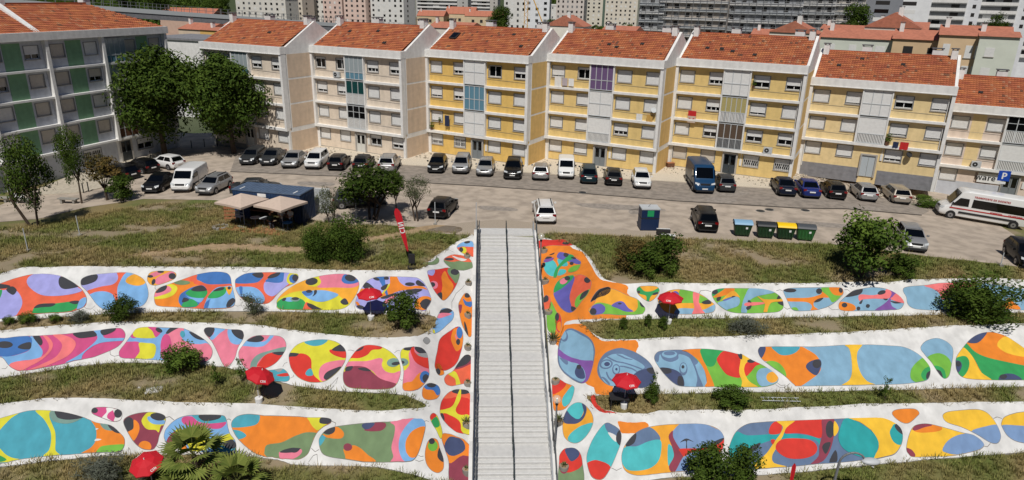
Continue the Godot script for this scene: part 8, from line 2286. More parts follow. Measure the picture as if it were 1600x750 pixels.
	zone("W", right, [2.03,-50.16,3.36,-49.95,4.27,-49.52,4.87,-49,5.36,-47.92,5.72,-46.74,5.99,-45.27,6.21,-43.97,6.47,-43.17,7.09,-42.92,7.87,-42.86,12.72,-43.21,17.61,-43.44,22.17,-43.85,25.07,-44.02,27.32,-44.4,29.13,-44.74,31.64,-44.9,36.2,-44.96,41.86,-43.8,41.82,-43.06,35.56,-43.33,29.05,-42.66,24.56,-42.25,17.19,-41.51,9.33,-41.02,6,-40.77,5.2,-41.07,4.64,-41.24,4.94,-40.81,5.33,-40.06,5.79,-39.31,6.34,-38.86,7.39,-38.66,8.95,-38.83,12.35,-39.15,16.57,-39.58,19.59,-39.95,23.77,-40.52,28.84,-41.39,34.73,-42.06,41.67,-42.66,38.73,-38.2,32.21,-37.57,27.14,-37.14,22.34,-36.71,15.73,-36.23,12.03,-36.03,6.48,-35.6,4.79,-36.12,4.94,-35.6,5.37,-34.95,6.5,-34.19,8.01,-34.13,8.79,-34.37,10.41,-34.43,15.28,-34.79,19.25,-35.27,22.94,-35.7,27.28,-35.95,31.39,-36.27,37.64,-36.76,36.99,-35.2,30.44,-34.1,26.33,-33.52,23,-33.01,18.67,-32.28,14.5,-31.6,11.97,-31.45,9.73,-31.28,7.99,-31,6.53,-30.62,5.16,-30.56,2.82,-30.7,2.77,-33.19,2.65,-36.48,2.44,-42.34,2.21,-46.41])
	zone("O", right, [2.12,-49.54,3.06,-49.61,4.17,-49.46,4.61,-48.73,5.22,-47.98,5.4,-47.29,5.73,-45.35,5.88,-44.19,6.09,-43.33,6.49,-42.99,7.22,-42.89,7.77,-42.79,7.93,-42.61,7.82,-42.33,8.39,-41.89,8.19,-41.48,7.66,-41.29,7.63,-41.01,6.43,-40.86,5.21,-41.14,4.61,-41.47,4,-41.79,3.67,-41.8,3.57,-41.37,3.34,-40.95,3.24,-40.66,3.14,-40.23,2.75,-41.02,2.57,-42.34,2.39,-44.02,2.25,-46.41])
	zone("O", right, [3.7,-41.67,4.75,-41.1,5.09,-40.58,5.5,-39.63,5.85,-39.06,6.29,-38.77,7.18,-38.56,7.91,-38.65,8.07,-38.27,7.88,-37.98,8.05,-37.27,7.39,-36.56,6.39,-36.24,6.29,-35.97,6.18,-35.65,5.77,-35.72,5.27,-36,5.19,-36.43,4.83,-36.77,4.64,-37.25,4.38,-38.8,3.5,-39.92,3.18,-40.13,3.24,-40.66,3.48,-41.41])
	zone("O", right, [6.31,-33.75,6.45,-33.75,6.88,-33.62,7.39,-33.63,7.88,-33.69,8.08,-33.49,7.54,-33.27,7.3,-33.1,6.5,-33.12,6.39,-33.44])
	zone("R", right, [4.97,-35.96,5.23,-35.93,5.23,-35.52,5.45,-34.99,5.84,-34.52,6.39,-34.22,5.66,-34.49,5.23,-34.98,5.01,-35.49])
	cell("R", right, [1.98,-49.88,2.33,-50.1,3.22,-50.03,4.01,-50.06,4.51,-49.38,4.5,-49.17,3.1,-49.46,2.12,-49.27])
	patch("K", [4.4,-49.49,4.31,-49.37,4.12,-49.35,3.93,-49.45,3.86,-49.59,3.94,-49.72,4.14,-49.75,4.33,-49.66])
	cell("O", right, [2.32,-47.48,2.48,-48.01,2.97,-48.52,3.65,-48.59,4.47,-47.93,4.96,-46.93,5,-46.28,4.69,-45.76,4,-46.08,3.18,-46.08,2.63,-46.47])
	patch("Q", [2.41,-47.23,2.57,-47.75,3.05,-47.91,3.36,-47.23,3.28,-46.48,3,-46.26,2.59,-46.6])
	patch("Q", [3.43,-47.88,3.98,-47.57,4.13,-46.83,3.59,-47.14])
	patch("I", [3.39,-48.16,3.65,-48.59,4.29,-48.11,4.99,-46.72,4.91,-46.36,4.24,-47.21,3.61,-47.81])
	patch("U", [2.4,-47.81,2.67,-48.13,3.15,-48.09,3.05,-47.87,2.61,-47.68])
	patch("Q", [3.37,-46.32,3.57,-46.75,3.97,-46.44,3.91,-46.14,3.45,-46.16])
	patch("G", [3.07,-46.12,3.25,-46.87,3.69,-47.43,4.38,-48.02,4.62,-47.42,3.96,-47.22,3.48,-46.79,3.31,-46.12])
	patch("J", [4.11,-46.2,4.38,-46.49,4.98,-46.25,4.88,-45.82,4.43,-45.83])
	patch("K", [3.24,-48.58,3.17,-48.47,2.99,-48.41,2.8,-48.41,2.71,-48.48,2.77,-48.59,2.96,-48.68,3.15,-48.67])
	patch("K", [3.03,-48.17,2.94,-48.09,2.73,-48.03,2.51,-48.02,2.42,-48.08,2.5,-48.17,2.71,-48.24,2.93,-48.24])
	patch("K", [4.25,-48.01,4.19,-47.85,4.06,-47.83,3.93,-47.97,3.89,-48.18,3.95,-48.34,4.09,-48.37,4.21,-48.24])
	patch("K", [4.54,-46.75,4.49,-46.65,4.39,-46.68,4.3,-46.81,4.26,-46.96,4.31,-47.05,4.41,-47.03,4.51,-46.91])
	patch("K", [4.75,-47.26,4.68,-47.24,4.56,-47.32,4.44,-47.47,4.4,-47.58,4.46,-47.61,4.59,-47.52,4.71,-47.38])
	patch("K", [2.52,-47.45,2.47,-47.29,2.35,-47.22,2.23,-47.28,2.18,-47.44,2.23,-47.61,2.36,-47.68,2.48,-47.61])
	cell("O", right, [3.04,-44.74,3.2,-45.39,3.62,-45.81,4.33,-45.63,5.06,-44.81,5.45,-43.7,5.43,-43,5.16,-42.62,4.74,-42.45,4.27,-42.25,3.82,-42.57,3.43,-43.3,3.15,-44.11])
	patch("T", [4.08,-43.54,4.25,-44.24,4.48,-45.22,5.07,-44.85,5.48,-43.65,5.43,-43,5.16,-42.62,4.73,-42.41,4.31,-42.27,4.13,-42.8])
	patch("I", [3.04,-44.63,3.58,-44.84,4.04,-45.11,4.4,-45.38,4.51,-45.04,4.25,-44.24,4.08,-43.54,4.16,-42.67,4.27,-42.21,3.74,-42.58,3.3,-43.47])
	patch("G", [2.99,-44.76,3.15,-45.41,3.76,-45.82,4.41,-45.51,4.39,-45.17,3.94,-44.94,3.44,-44.8])
	patch("P", [4.02,-45.41,4,-45.19,3.83,-45.12,3.63,-45.23,3.51,-45.44,3.53,-45.65,3.7,-45.74,3.9,-45.64])
	patch("K", [4.22,-45.35,4.15,-45.24,4.02,-45.29,3.89,-45.46,3.84,-45.66,3.9,-45.78,4.04,-45.75,4.17,-45.56])
	patch("J", [4.37,-42.67,4.51,-43,4.85,-43,5.38,-42.83,5.28,-42.62,4.82,-42.51,4.48,-42.32])
	patch("K", [4.7,-42.64,4.84,-42.96,5.29,-42.85,5.07,-42.6])
	patch("K", [5.44,-43.57,5.33,-43.52,5.19,-43.71,5.09,-44.01,5.1,-44.27,5.21,-44.34,5.35,-44.17,5.45,-43.84])
	patch("K", [4.15,-42.68,4.44,-42.3,4.27,-42.21,4.14,-42.4])
	cell("K", right, [5.38,-42.1,5.73,-42.45,6.07,-42.56,6.59,-42.62,6.71,-42.46,6.39,-42.19,5.88,-42.11])
	cell("T", right, [2.32,-44.3,2.49,-44.54,2.75,-44.3,2.81,-43.61,2.63,-43.17,2.41,-43.17])
	patch("K", [2.68,-44.21,2.62,-44,2.47,-43.92,2.34,-44,2.28,-44.21,2.35,-44.43,2.49,-44.52,2.63,-44.43])
	cell("J", right, [2.54,-43.06,2.63,-43.17,2.82,-43.95,3.08,-43.24,3.23,-42.52,3.06,-41.53,2.92,-41.23,2.55,-41.54,2.49,-42.62])
	cell("R", right, [3.06,-42.59,3.24,-42.85,3.44,-42.43,3.45,-41.72,3.31,-41.25,3.11,-41.61])
	patch("O", [3.21,-42,3.42,-42.03,3.39,-41.33,3.19,-41.54])
	patch("K", [3.34,-42.47,3.29,-42.25,3.19,-42.19,3.1,-42.33,3.06,-42.58,3.11,-42.81,3.21,-42.86,3.3,-42.72])
	cell("A", right, [6.74,-42.53,7.81,-42.21,8.45,-42.04,8.81,-41.76,8.96,-41.6,8.87,-41.42,8.57,-41.26,7.1,-41.17,5.58,-41.25,5.29,-41.55,5.27,-41.73,5.62,-41.9,5.89,-42.28])
	patch("J", [5.26,-41.51,5.62,-41.85,6.05,-41.8,6.68,-41.66,7.31,-41.49,7.75,-41.36,8.2,-41.38,8.48,-41.65,8.51,-42.05,8.91,-41.77,9,-41.58,8.8,-41.3,7.09,-41.13,5.77,-41.16])
	patch("I", [6.3,-41.5,6.19,-41.27,5.86,-41.18,5.51,-41.31,5.34,-41.59,5.45,-41.78,5.77,-41.8,6.12,-41.69])
	patch("K", [5.72,-41.4,5.65,-41.28,5.49,-41.28,5.34,-41.4,5.29,-41.57,5.36,-41.67,5.51,-41.65,5.66,-41.55])
	patch("I", [6.71,-41.62,7.14,-41.85,7.53,-41.85,7.83,-41.56,8.17,-41.39,7.62,-41.36,7.12,-41.5])
	patch("K", [7.41,-41.76,7.37,-41.72,7.27,-41.7,7.18,-41.71,7.15,-41.74,7.19,-41.78,7.28,-41.8,7.37,-41.79])
	patch("K", [8.62,-41.85,8.76,-41.91,8.96,-41.65,8.71,-41.68])
	cell("K", right, [5.38,-42.09,5.77,-42.38,6.16,-42.56,6.61,-42.62,6.72,-42.45,6.46,-42.22,5.82,-42.12])
	cell("A", right, [8.49,-42.54,8.7,-42.71,9.16,-42.76,9.81,-42.77,10.01,-42.62,9.94,-42.44,9.62,-42.13,9.28,-41.98,8.97,-42.06,8.6,-42.29])
	patch("G", [8.46,-42.54,8.7,-42.71,9,-42.48,9.53,-42.52,9.99,-42.71,10.04,-42.55,9.44,-42.26,9.25,-41.96,9.09,-41.97,9.08,-42.24,8.6,-42.34])
	patch("K", [8.71,-42.42,8.67,-42.36,8.59,-42.34,8.51,-42.36,8.48,-42.41,8.52,-42.47,8.6,-42.5,8.68,-42.48])
	patch("K", [9.97,-42.45,9.91,-42.4,9.76,-42.34,9.59,-42.31,9.52,-42.34,9.57,-42.39,9.73,-42.45,9.89,-42.48])
	cell("A", right, [9.89,-41.97,10.02,-42.22,10.44,-42.5,10.91,-42.65,11.51,-42.71,12.35,-42.64,12.92,-42.5,13.4,-42.25,13.7,-42.05,13.66,-41.8,13.38,-41.64,12.59,-41.54,11.28,-41.42,10.33,-41.51])
	patch("J", [10.86,-42.18,11.28,-42.45,11.51,-42.74,12.28,-42.65,12.79,-42.5,13.31,-42.3,12.99,-42.11,12.34,-42.07,11.29,-42.01,10.91,-42.06])
	patch("I", [11.35,-42.4,11.25,-42.24,11.05,-42.16,10.86,-42.22,10.8,-42.37,10.9,-42.53,11.1,-42.61,11.29,-42.56])
	patch("K", [10.94,-42.43,10.93,-42.31,10.84,-42.23,10.71,-42.24,10.62,-42.33,10.63,-42.45,10.73,-42.52,10.86,-42.52])
	patch("K", [9.87,-41.95,10.16,-42.29,10.33,-42.07,9.99,-41.93])
	patch("SR", [10.98,-41.6,11.39,-41.74,12.3,-41.77,12.94,-41.76,13.73,-42.08,13.71,-41.81,13.37,-41.59,11.14,-41.36])
	patch("C", [12.26,-42.21,12.35,-42.64,12.73,-42.54,12.64,-42.13,12.81,-41.75,12.97,-41.52,12.12,-41.45,12.3,-41.82])
	patch("K", [12.83,-42.12,13.28,-42.28,13.5,-42.11,13.05,-42.04])
	cell("J", right, [13.61,-42.64,13.77,-42.8,14.38,-42.94,15.99,-43.05,17.18,-43.08,17.95,-42.96,18.36,-42.7,18.44,-42.41,18.31,-42.15,17.73,-41.92,16.4,-41.78,15.1,-41.74,14.4,-41.85,13.87,-42.16,13.65,-42.44])
	patch("G", [13.58,-42.64,13.84,-42.85,14.45,-42.95,14.21,-42.7,13.73,-42.51])
	patch("K", [14.03,-42.79,14,-42.69,13.86,-42.61,13.71,-42.6,13.62,-42.66,13.65,-42.76,13.79,-42.84,13.94,-42.86])
	patch("O", [13.69,-42.48,14.37,-42.84,14.65,-42.98,15.24,-42.96,14.73,-42.66,13.91,-42.45])
	patch("A", [13.87,-42.15,14.22,-42.33,14.74,-42.71,15.16,-42.86,15.5,-42.55,15.18,-42.58,14.57,-42.45])
	patch("K", [13.91,-42.43,14.21,-42.49,14.08,-42.29,13.88,-42.26])
	patch("I", [14.28,-42.31,14.77,-42.48,15.17,-42.56,14.61,-42.33])
	patch("K", [15.22,-42.55,15.17,-42.51,15.06,-42.49,14.96,-42.5,14.93,-42.53,14.97,-42.57,15.08,-42.59,15.18,-42.58])
	patch("SR", [13.9,-42.14,14.54,-42.32,15.24,-42.56,15.47,-42.4,15.29,-42.09,14.67,-41.89,14.34,-41.84])
	patch("SR", [15.45,-41.73,15.6,-42.21,15.93,-42.73,16.33,-43.1,17.18,-43.1,17.98,-42.97,17.25,-42.79,16.56,-42.62,15.97,-42.28,15.81,-41.74])
	patch("C", [15.88,-42.28,17.04,-42.37,17.02,-42.27,15.84,-42.1])
	patch("K", [15.98,-42.33,16.1,-42.43,16.24,-42.3])
	patch("K", [15.83,-42.03,16.21,-42.16,16.12,-41.99,15.9,-41.9])
	patch("A", [16.7,-42.68,17.2,-42.53,18.51,-42.63,18.49,-42.53,17.71,-42.42,17.39,-42.18,17.18,-41.81,16.95,-41.79,17.15,-42.25,17.04,-42.4])
	patch("K", [18.04,-42.62,18.21,-42.81,18.32,-42.67])
	patch("K", [18.05,-42.43,18.48,-42.51,18.43,-42.29])
	cell("SR", right, [18.6,-43.06,18.72,-43.17,19.35,-43.29,21.39,-43.46,22.62,-43.55,22.81,-43.39,22.66,-43.17,21.87,-42.69,20.86,-42.35,19.43,-42.15,18.98,-42.21,18.79,-42.58,18.68,-42.82])
	patch("O", [18.76,-42.73,20.25,-42.87,21.17,-43.11,21.34,-43.26,21.75,-43.01,21.2,-42.94,20.68,-42.74,20.56,-42.49,20.85,-42.31,20.3,-42.24,20.43,-42.48,20.06,-42.64,18.78,-42.57])
	patch("J", [21.28,-43.3,21.39,-43.47,22.01,-43.52,22.12,-43.16,22.66,-43.2,21.96,-42.77,21.69,-43.05])
	patch("O", [21.85,-43.44,22.01,-43.53,22.63,-43.58,22.86,-43.4,22.7,-43.19,22.12,-43.16])
	patch("K", [19.51,-43.18,19.36,-43.09,19.04,-43.04,18.73,-43.05,18.62,-43.11,18.76,-43.19,19.08,-43.24,19.39,-43.24])
	patch("K", [21.32,-43.27,21.24,-43.17,21.07,-43.11,20.93,-43.14,20.89,-43.24,20.98,-43.35,21.14,-43.4,21.29,-43.37])
	patch("K", [20.6,-42.66,20.91,-42.85,21.33,-42.94,21.02,-42.74])
	patch("K", [22.79,-43.45,22.77,-43.35,22.68,-43.29,22.58,-43.29,22.51,-43.36,22.53,-43.46,22.62,-43.53,22.72,-43.52])
	patch("J", [19.02,-42.26,19.32,-42.29,19.42,-42.13,19,-42.17])
	cell("SR", right, [22.32,-42.6,22.44,-42.81,22.92,-43.13,23.53,-43.45,24.1,-43.58,25.01,-43.73,25.99,-43.76,26.68,-43.59,27.02,-43.34,26.99,-43.14,26.6,-42.85,25.84,-42.74,24.73,-42.64,23.62,-42.54,22.8,-42.43,22.41,-42.46])
	patch("O", [22.28,-42.59,22.52,-42.86,23.24,-42.83,23.51,-42.7,23.36,-42.52,22.35,-42.36])
	patch("K", [22.95,-42.73,22.87,-42.65,22.72,-42.6,22.58,-42.62,22.54,-42.7,22.62,-42.78,22.77,-42.83,22.91,-42.81])
	patch("K", [22.91,-43.11,23.38,-43.39,24.21,-43.61,23.97,-43.32])
	patch("K", [23.83,-42.65,23.78,-42.58,23.67,-42.54,23.58,-42.56,23.56,-42.62,23.61,-42.69,23.72,-42.73,23.81,-42.71])
	patch("K", [23.8,-42.9,24.11,-43.09,23.96,-42.87])
	patch("C", [23.84,-43,23.95,-43.3,24.92,-43.35,25.63,-43.55,26.08,-43.8,26.46,-43.72,26.01,-43.32,24.87,-43.19,24.12,-43.09])
	patch("U", [26.08,-43.8,26.76,-43.6,26.14,-43.26,26.13,-42.95,26.36,-42.77,24.83,-42.61,25.56,-43,26.01,-43.29,26.29,-43.62])
	patch("C", [26.3,-43.42,26.7,-43.63,27.08,-43.3,26.99,-43.18,26.15,-43.28])
	patch("K", [26.09,-43.2,26.86,-43.19,26.39,-43.11])
	patch("K", [25.87,-43.63,25.79,-43.53,25.57,-43.45,25.35,-43.41,25.25,-43.45,25.33,-43.54,25.54,-43.63,25.77,-43.67])
	patch("K", [24.54,-42.82,24.48,-42.75,24.37,-42.71,24.27,-42.73,24.25,-42.79,24.31,-42.86,24.42,-42.89,24.52,-42.87])
	patch("K", [25.59,-43.25,25.93,-43.27,25.76,-43.19])
	cell("SR", right, [27.19,-43.83,27.5,-44.05,28.85,-44.29,30.34,-44.53,32.38,-44.65,33.86,-44.63,36.05,-44.52,36.48,-44.48,36.16,-43.64,34.19,-43.51,31.1,-43.19,28.26,-42.99,27.54,-43.04,27.31,-43.22,27.33,-43.53])
	patch("C", [28.82,-44.32,30.36,-44.58,32.7,-44.7,31.81,-44.1,30.62,-43.87,29.95,-43.63,29.78,-43.97,29.4,-44.17])
	patch("O", [34.12,-43.53,34.75,-44.04,35.06,-43.87,35.44,-43.57])
	cell("D", right, [3.18,-39.96,3.37,-40.7,3.71,-41.22,4.11,-41.15,4.71,-40.47,5.2,-39.65,5.4,-38.8,5.28,-38.06,5.04,-37.38,4.8,-37.02,4.43,-37.07,3.93,-37.58,3.35,-38.36,3.14,-39.02])
	patch("SR", [3.26,-40,3.45,-40.68,3.75,-41.12,4.11,-41.04,4.7,-40.29,5.16,-39.59,5.33,-38.85,5.24,-38.08,5.01,-37.44,4.77,-37.11,4.43,-37.17,3.97,-37.65,3.41,-38.4,3.22,-39.01])
	patch("U", [3.18,-39.98,3.78,-39.28,4.59,-38.56,5.31,-38.03,5.08,-37.36,4.8,-36.93,4.43,-37.03,4.73,-37.21,4.7,-37.81,4.36,-38.42,3.84,-38.84,3.16,-39.49])
	patch("N", [4.14,-38.01,4.35,-38.3,4.63,-37.94,4.72,-37.3,4.44,-37.35,4.2,-37.64])
	patch("K", [4.55,-38.11,4.5,-38.03,4.39,-38.03,4.29,-38.13,4.26,-38.25,4.3,-38.34,4.41,-38.33,4.51,-38.24])
	patch("D", [3.23,-39.29,3.69,-38.99,3.75,-38.7,3.6,-38.71])
	patch("D", [3.85,-40.7,3.77,-40.46,3.6,-40.42,3.43,-40.59,3.37,-40.89,3.46,-41.16,3.63,-41.19,3.79,-41.01])
	patch("SR", [3.75,-40.84,3.69,-40.63,3.55,-40.59,3.42,-40.73,3.37,-40.99,3.44,-41.22,3.58,-41.26,3.71,-41.1])
	cell("D", right, [5.47,-37.35,5.62,-37.88,5.99,-38.16,6.57,-38.18,7.09,-38.1,7.74,-37.95,8.37,-37.64,8.74,-37.31,8.91,-36.91,8.91,-36.67,8.63,-36.31,8.08,-36.08,7.61,-36.1,6.57,-36.11,6.01,-36.28,5.6,-36.81])
	patch("SR", [5.6,-37.65,6.14,-37.92,6.66,-37.88,7.41,-37.65,8.1,-37.37,8.31,-37.13,7.81,-36.9,7.42,-36.53,6.57,-36.09,6.01,-36.28,5.66,-36.84])
	patch("D", [6.14,-37.89,6.69,-37.46,7.55,-37.25,8.24,-37.05,8.21,-37,7.49,-37.19,6.62,-37.41,6.11,-37.83])
	patch("D", [6.72,-37.84,7.17,-37.61,7.58,-37.55,7.55,-37.51,7.1,-37.55,6.69,-37.79])
	patch("D", [6.84,-37.18,7.53,-37.07,7.81,-36.93,7.75,-36.89,7.47,-37.01,6.83,-37.12])
	patch("D", [6.39,-37.42,6.29,-37.23,6.02,-37.19,5.74,-37.35,5.61,-37.6,5.7,-37.78,5.97,-37.78,6.25,-37.64])
	patch("SR", [6.29,-37.44,6.21,-37.3,6.01,-37.27,5.8,-37.39,5.71,-37.57,5.78,-37.7,5.97,-37.7,6.19,-37.59])
	patch("N", [6.22,-37.41,6.16,-37.34,6.04,-37.34,5.92,-37.42,5.88,-37.54,5.94,-37.6,6.06,-37.59,6.18,-37.51])
	patch("D", [6.8,-36.98,6.71,-36.79,6.54,-36.72,6.37,-36.84,6.32,-37.07,6.41,-37.26,6.59,-37.3,6.75,-37.19])
	patch("SR", [6.73,-36.99,6.67,-36.84,6.54,-36.79,6.43,-36.88,6.39,-37.05,6.45,-37.2,6.58,-37.23,6.7,-37.15])
	patch("N", [6.64,-37,6.62,-36.95,6.57,-36.94,6.52,-36.97,6.5,-37.02,6.53,-37.07,6.58,-37.08,6.63,-37.06])
	patch("D", [5.66,-36.84,5.87,-36.7,6.13,-36.29,6.04,-36.26,5.81,-36.63])
	patch("D", [6.01,-36.99,6.15,-36.61,6.53,-36.33,6.47,-36.28,6.09,-36.56,5.95,-36.95])
	patch("N", [7.45,-36.53,7.81,-36.85,8.42,-37.06,8.93,-37.14,8.94,-36.67,8.59,-36.23,7.96,-36.03,7.7,-36.13])
	patch("K", [8.42,-37.04,8.84,-37.14,8.96,-36.84,8.63,-36.82])
	cell("SR", right, [8.99,-37.63,9.12,-37.92,9.5,-38.1,10.73,-38.24,11.25,-38.1,11.68,-37.76,12.02,-37.27,12.06,-36.66,11.98,-36.39,10.68,-36.31,10.11,-36.4,9.57,-36.81,9.21,-37.24])
	patch("D", [8.96,-37.62,9.09,-37.97,9.57,-38.14,10.73,-38.27,11.31,-38.1,11.74,-37.74,11.46,-37.49,11.16,-37.88,10.57,-38,10.47,-37.73,9.97,-37.54,9.51,-37.66,9.36,-37.91,9.2,-37.49])
	patch("SR", [10.45,-37.99,10.29,-37.84,9.94,-37.75,9.6,-37.79,9.48,-37.92,9.64,-38.07,9.99,-38.15,10.33,-38.12])
	patch("D", [10.34,-38.03,10.22,-37.94,9.96,-37.89,9.7,-37.9,9.61,-37.98,9.72,-38.07,9.99,-38.12,10.24,-38.11])
	patch("D", [11.22,-37.89,11.47,-37.54,11.61,-36.99,11.8,-36.34,11.38,-36.31,11.52,-36.78,11.43,-37.33])
	patch("N", [9.23,-37.16,9.8,-37.2,10.38,-37.06,10.65,-36.73,10.61,-36.28,10.1,-36.36,9.54,-36.81])
	patch("K", [9.25,-37.15,9.86,-37.18,9.95,-36.98,9.52,-36.88])
	patch("K", [10.33,-36.76,10.52,-36.82,10.64,-36.63,10.57,-36.28,10.25,-36.38])
	patch("D", [10.98,-37.23,10.87,-36.98,10.67,-36.87,10.51,-36.95,10.47,-37.19,10.58,-37.45,10.78,-37.56,10.94,-37.47])
	patch("SR", [10.93,-37.28,10.84,-37.09,10.7,-37.01,10.57,-37.07,10.54,-37.25,10.63,-37.44,10.77,-37.52,10.9,-37.45])
	patch("K", [10.81,-37.32,10.77,-37.25,10.7,-37.22,10.63,-37.24,10.62,-37.31,10.65,-37.37,10.73,-37.41,10.79,-37.38])
	cell("J", right, [10.79,-38.23,12.09,-38.4,13.43,-38.39,14.38,-38.26,14.56,-38.28,15.16,-37.98,15.72,-37.77,16.3,-37.44,16.58,-37.11,16.38,-36.82,15.86,-36.63,15.19,-36.53,13.04,-36.38,12.45,-36.4,11.92,-36.37,12.09,-36.67,12.02,-37.27,11.68,-37.76,11.25,-38.1])
	patch("O", [10.74,-38.24,12.1,-38.42,11.97,-38.04,12.22,-37.39,12.5,-36.36,11.9,-36.33,12.1,-36.77,11.93,-37.47,11.53,-37.93])
	patch("G", [12.06,-38.41,13.43,-38.42,12.97,-37.9,12.66,-37.52,12.24,-37.49,12.01,-37.94])
	patch("R", [12.92,-37.8,13.06,-38.07,13.42,-38.36,13.92,-38.4,14.56,-38.26,14.5,-37.99,14.27,-37.5,14.22,-36.98,13.52,-37.04,13.21,-37.28])
	patch("R", [14.53,-37.3,14.56,-37.57,14.76,-37.82,15.23,-38.01,15.67,-37.82,15.33,-37.67,14.96,-37.33,14.6,-37.07])
	patch("F", [14.57,-38.31,15.12,-38.07,14.69,-37.73,14.53,-37.3,14.72,-36.8,15.24,-36.48,14.22,-36.4,14.27,-36.77,14.2,-37.28,14.41,-37.87])
	patch("K", [14.32,-38.28,14.59,-38.27,14.53,-37.99,14.39,-38.03])
	patch("K", [15.35,-37.94,15.25,-37.85,15.06,-37.81,14.89,-37.83,14.83,-37.9,14.92,-37.98,15.11,-38.03,15.29,-38.01])
	patch("SR", [15.24,-37.14,15.53,-37.5,16.1,-37.59,16.52,-37.37,16.63,-37.12,16.31,-36.76,15.66,-36.53,15.28,-36.67])
	patch("A", [16.59,-37.11,16.43,-36.89,16.14,-36.79,15.9,-36.86,15.84,-37.07,16,-37.29,16.29,-37.4,16.54,-37.33])
	cell("SR", right, [15.68,-38.5,15.82,-38.73,16.15,-38.81,18.49,-39.01,19.76,-39.12,21.72,-39.39,22.68,-39.47,23.23,-39.53,24.51,-39.59,25.46,-39.59,26.15,-39.28,26.51,-38.83,26.62,-38.36,26.31,-37.8,25.89,-37.54,24.83,-37.32,23.57,-37.18,22.33,-37.07,20.58,-36.92,17.85,-36.74,17.51,-36.8,17.03,-37.25,16.31,-37.73,15.8,-38.13])
	patch("O", [15.63,-38.5,16.13,-38.85,18.37,-39.03,18.94,-38.87,19.36,-38.62,19.52,-38.35,19.54,-38.01,19.28,-37.56,18.54,-37.08,17.77,-36.69,17.37,-36.82,17.01,-37.18,17.12,-37.57,16.74,-37.98,16.01,-37.98,15.69,-38.15])
	patch("E", [16.69,-38.89,18.37,-39.03,18.22,-38.72,17.72,-38.48,17.15,-38.41,16.83,-38.58])
	patch("N", [15.63,-38.5,15.83,-38.77,16.19,-38.85,16.14,-38.56,15.77,-38.13])
	patch("J", [15.99,-37.9,16.39,-38.03,16.85,-37.93,17.12,-37.57,17.09,-37.19,16.62,-37.51,16.2,-37.75])
	patch("N", [18.53,-37.86,18.86,-38.16,19.52,-38.35,19.56,-38.02,19.09,-37.41,18.68,-37.57])
	patch("K", [19.57,-38.08,19.43,-37.9,19.21,-37.81,19.03,-37.87,19,-38.04,19.14,-38.23,19.36,-38.32,19.54,-38.26])
	patch("F", [21.5,-39.4,22.67,-39.52,22.21,-39.02,21.97,-38.42,21.94,-37.73,22.19,-37.25,22.7,-37.01,20.49,-36.84,21.04,-37.23,21.38,-37.7,21.65,-38.57,21.7,-39.15])
	patch("J", [25.13,-37.83,25.41,-38.26,25.97,-38.72,26.52,-38.98,26.67,-38.36,26.35,-37.78,25.46,-37.39,25.11,-37.54])
	patch("G", [25.82,-37.85,26.21,-38.27,26.7,-38.43,26.48,-37.93,25.96,-37.56])
	patch("K", [26.11,-37.79,26.29,-38.04,26.59,-38.18,26.36,-37.78,26.11,-37.63])
	cell("SR", right, [26.58,-39.63,26.99,-40.05,27.48,-40.29,28.05,-40.43,28.55,-40.27,28.77,-39.9,28.57,-39.38,28.12,-38.66,27.69,-38.02,27.34,-37.79,27.15,-37.89,27.01,-38.27,26.91,-38.74,26.68,-39.21])
	patch("J", [26.74,-39.03,27.15,-39.28,27.72,-39.41,28.13,-39.21,28.18,-38.72,27.73,-38.02,27.33,-37.76,27.18,-37.89,26.99,-38.36,26.88,-38.74])
	patch("G", [26.88,-38.47,27.26,-38.54,27.52,-38.31,27.36,-37.76,27.13,-37.86])
	patch("K", [26.93,-38.29,27.24,-38.23,27.2,-37.82,27.02,-37.96])
	cell("O", right, [28.47,-38.75,28.78,-39.27,29.46,-39.89,30.39,-40.61,31.24,-41.03,32.09,-41.18,32.84,-41,33.29,-40.64,33.69,-40.21,33.96,-39.77,33,-38.08,32.49,-38.04,30.58,-37.91,29.03,-37.88,28.48,-37.99,28.35,-38.31])
	patch("F", [31.98,-40.34,32.36,-40.7,32.94,-40.94,33.5,-40.44,34.1,-39.91,33.95,-39.64,33.11,-39.61,32.32,-39.78,31.97,-40.08])
	patch("G", [29.5,-39.96,29.88,-40.26,30.15,-39.75,30.73,-39.41,31.87,-39.18,33.03,-39,33.5,-38.85,33.03,-38.02,30.23,-37.83,29.92,-38.42,29.89,-39.1,29.79,-39.53])
	patch("F", [28.78,-39.3,29.5,-39.95,29.82,-39.47,29.85,-39.03,29.89,-38.36,30.33,-37.85,28.99,-37.78,28.41,-37.9,28.32,-38.37])
	patch("G", [28.58,-39.06,29.06,-39.32,29.43,-39.32,29.44,-38.94,29.03,-38.36,28.46,-37.94,28.28,-38.27])
	patch("N", [28.54,-38.97,28.84,-38.99,28.84,-38.71,28.51,-38.32,28.28,-38.21,28.34,-38.55])
	patch("K", [28.83,-38.8,28.71,-38.67,28.56,-38.61,28.46,-38.65,28.46,-38.78,28.58,-38.91,28.73,-38.97,28.83,-38.93])
	patch("N", [29.99,-40.33,30.51,-40.74,31.69,-41.18,31.29,-40.75,30.62,-40.32])
	patch("N", [30.92,-38.09,31.42,-38.34,32.04,-38.35,32.31,-38,30.93,-37.88])
	patch("K", [31.46,-38.16,31.32,-38.04,31.12,-37.98,30.96,-38.01,30.95,-38.12,31.09,-38.24,31.29,-38.3,31.45,-38.27])
	cell("O", right, [2.71,-37.38,2.77,-37.75,3.05,-37.79,3.59,-37.36,4,-37.02,4.01,-36.67,3.8,-36.12,3.43,-35.69,3.04,-35.58,2.78,-35.71,2.72,-36.31])
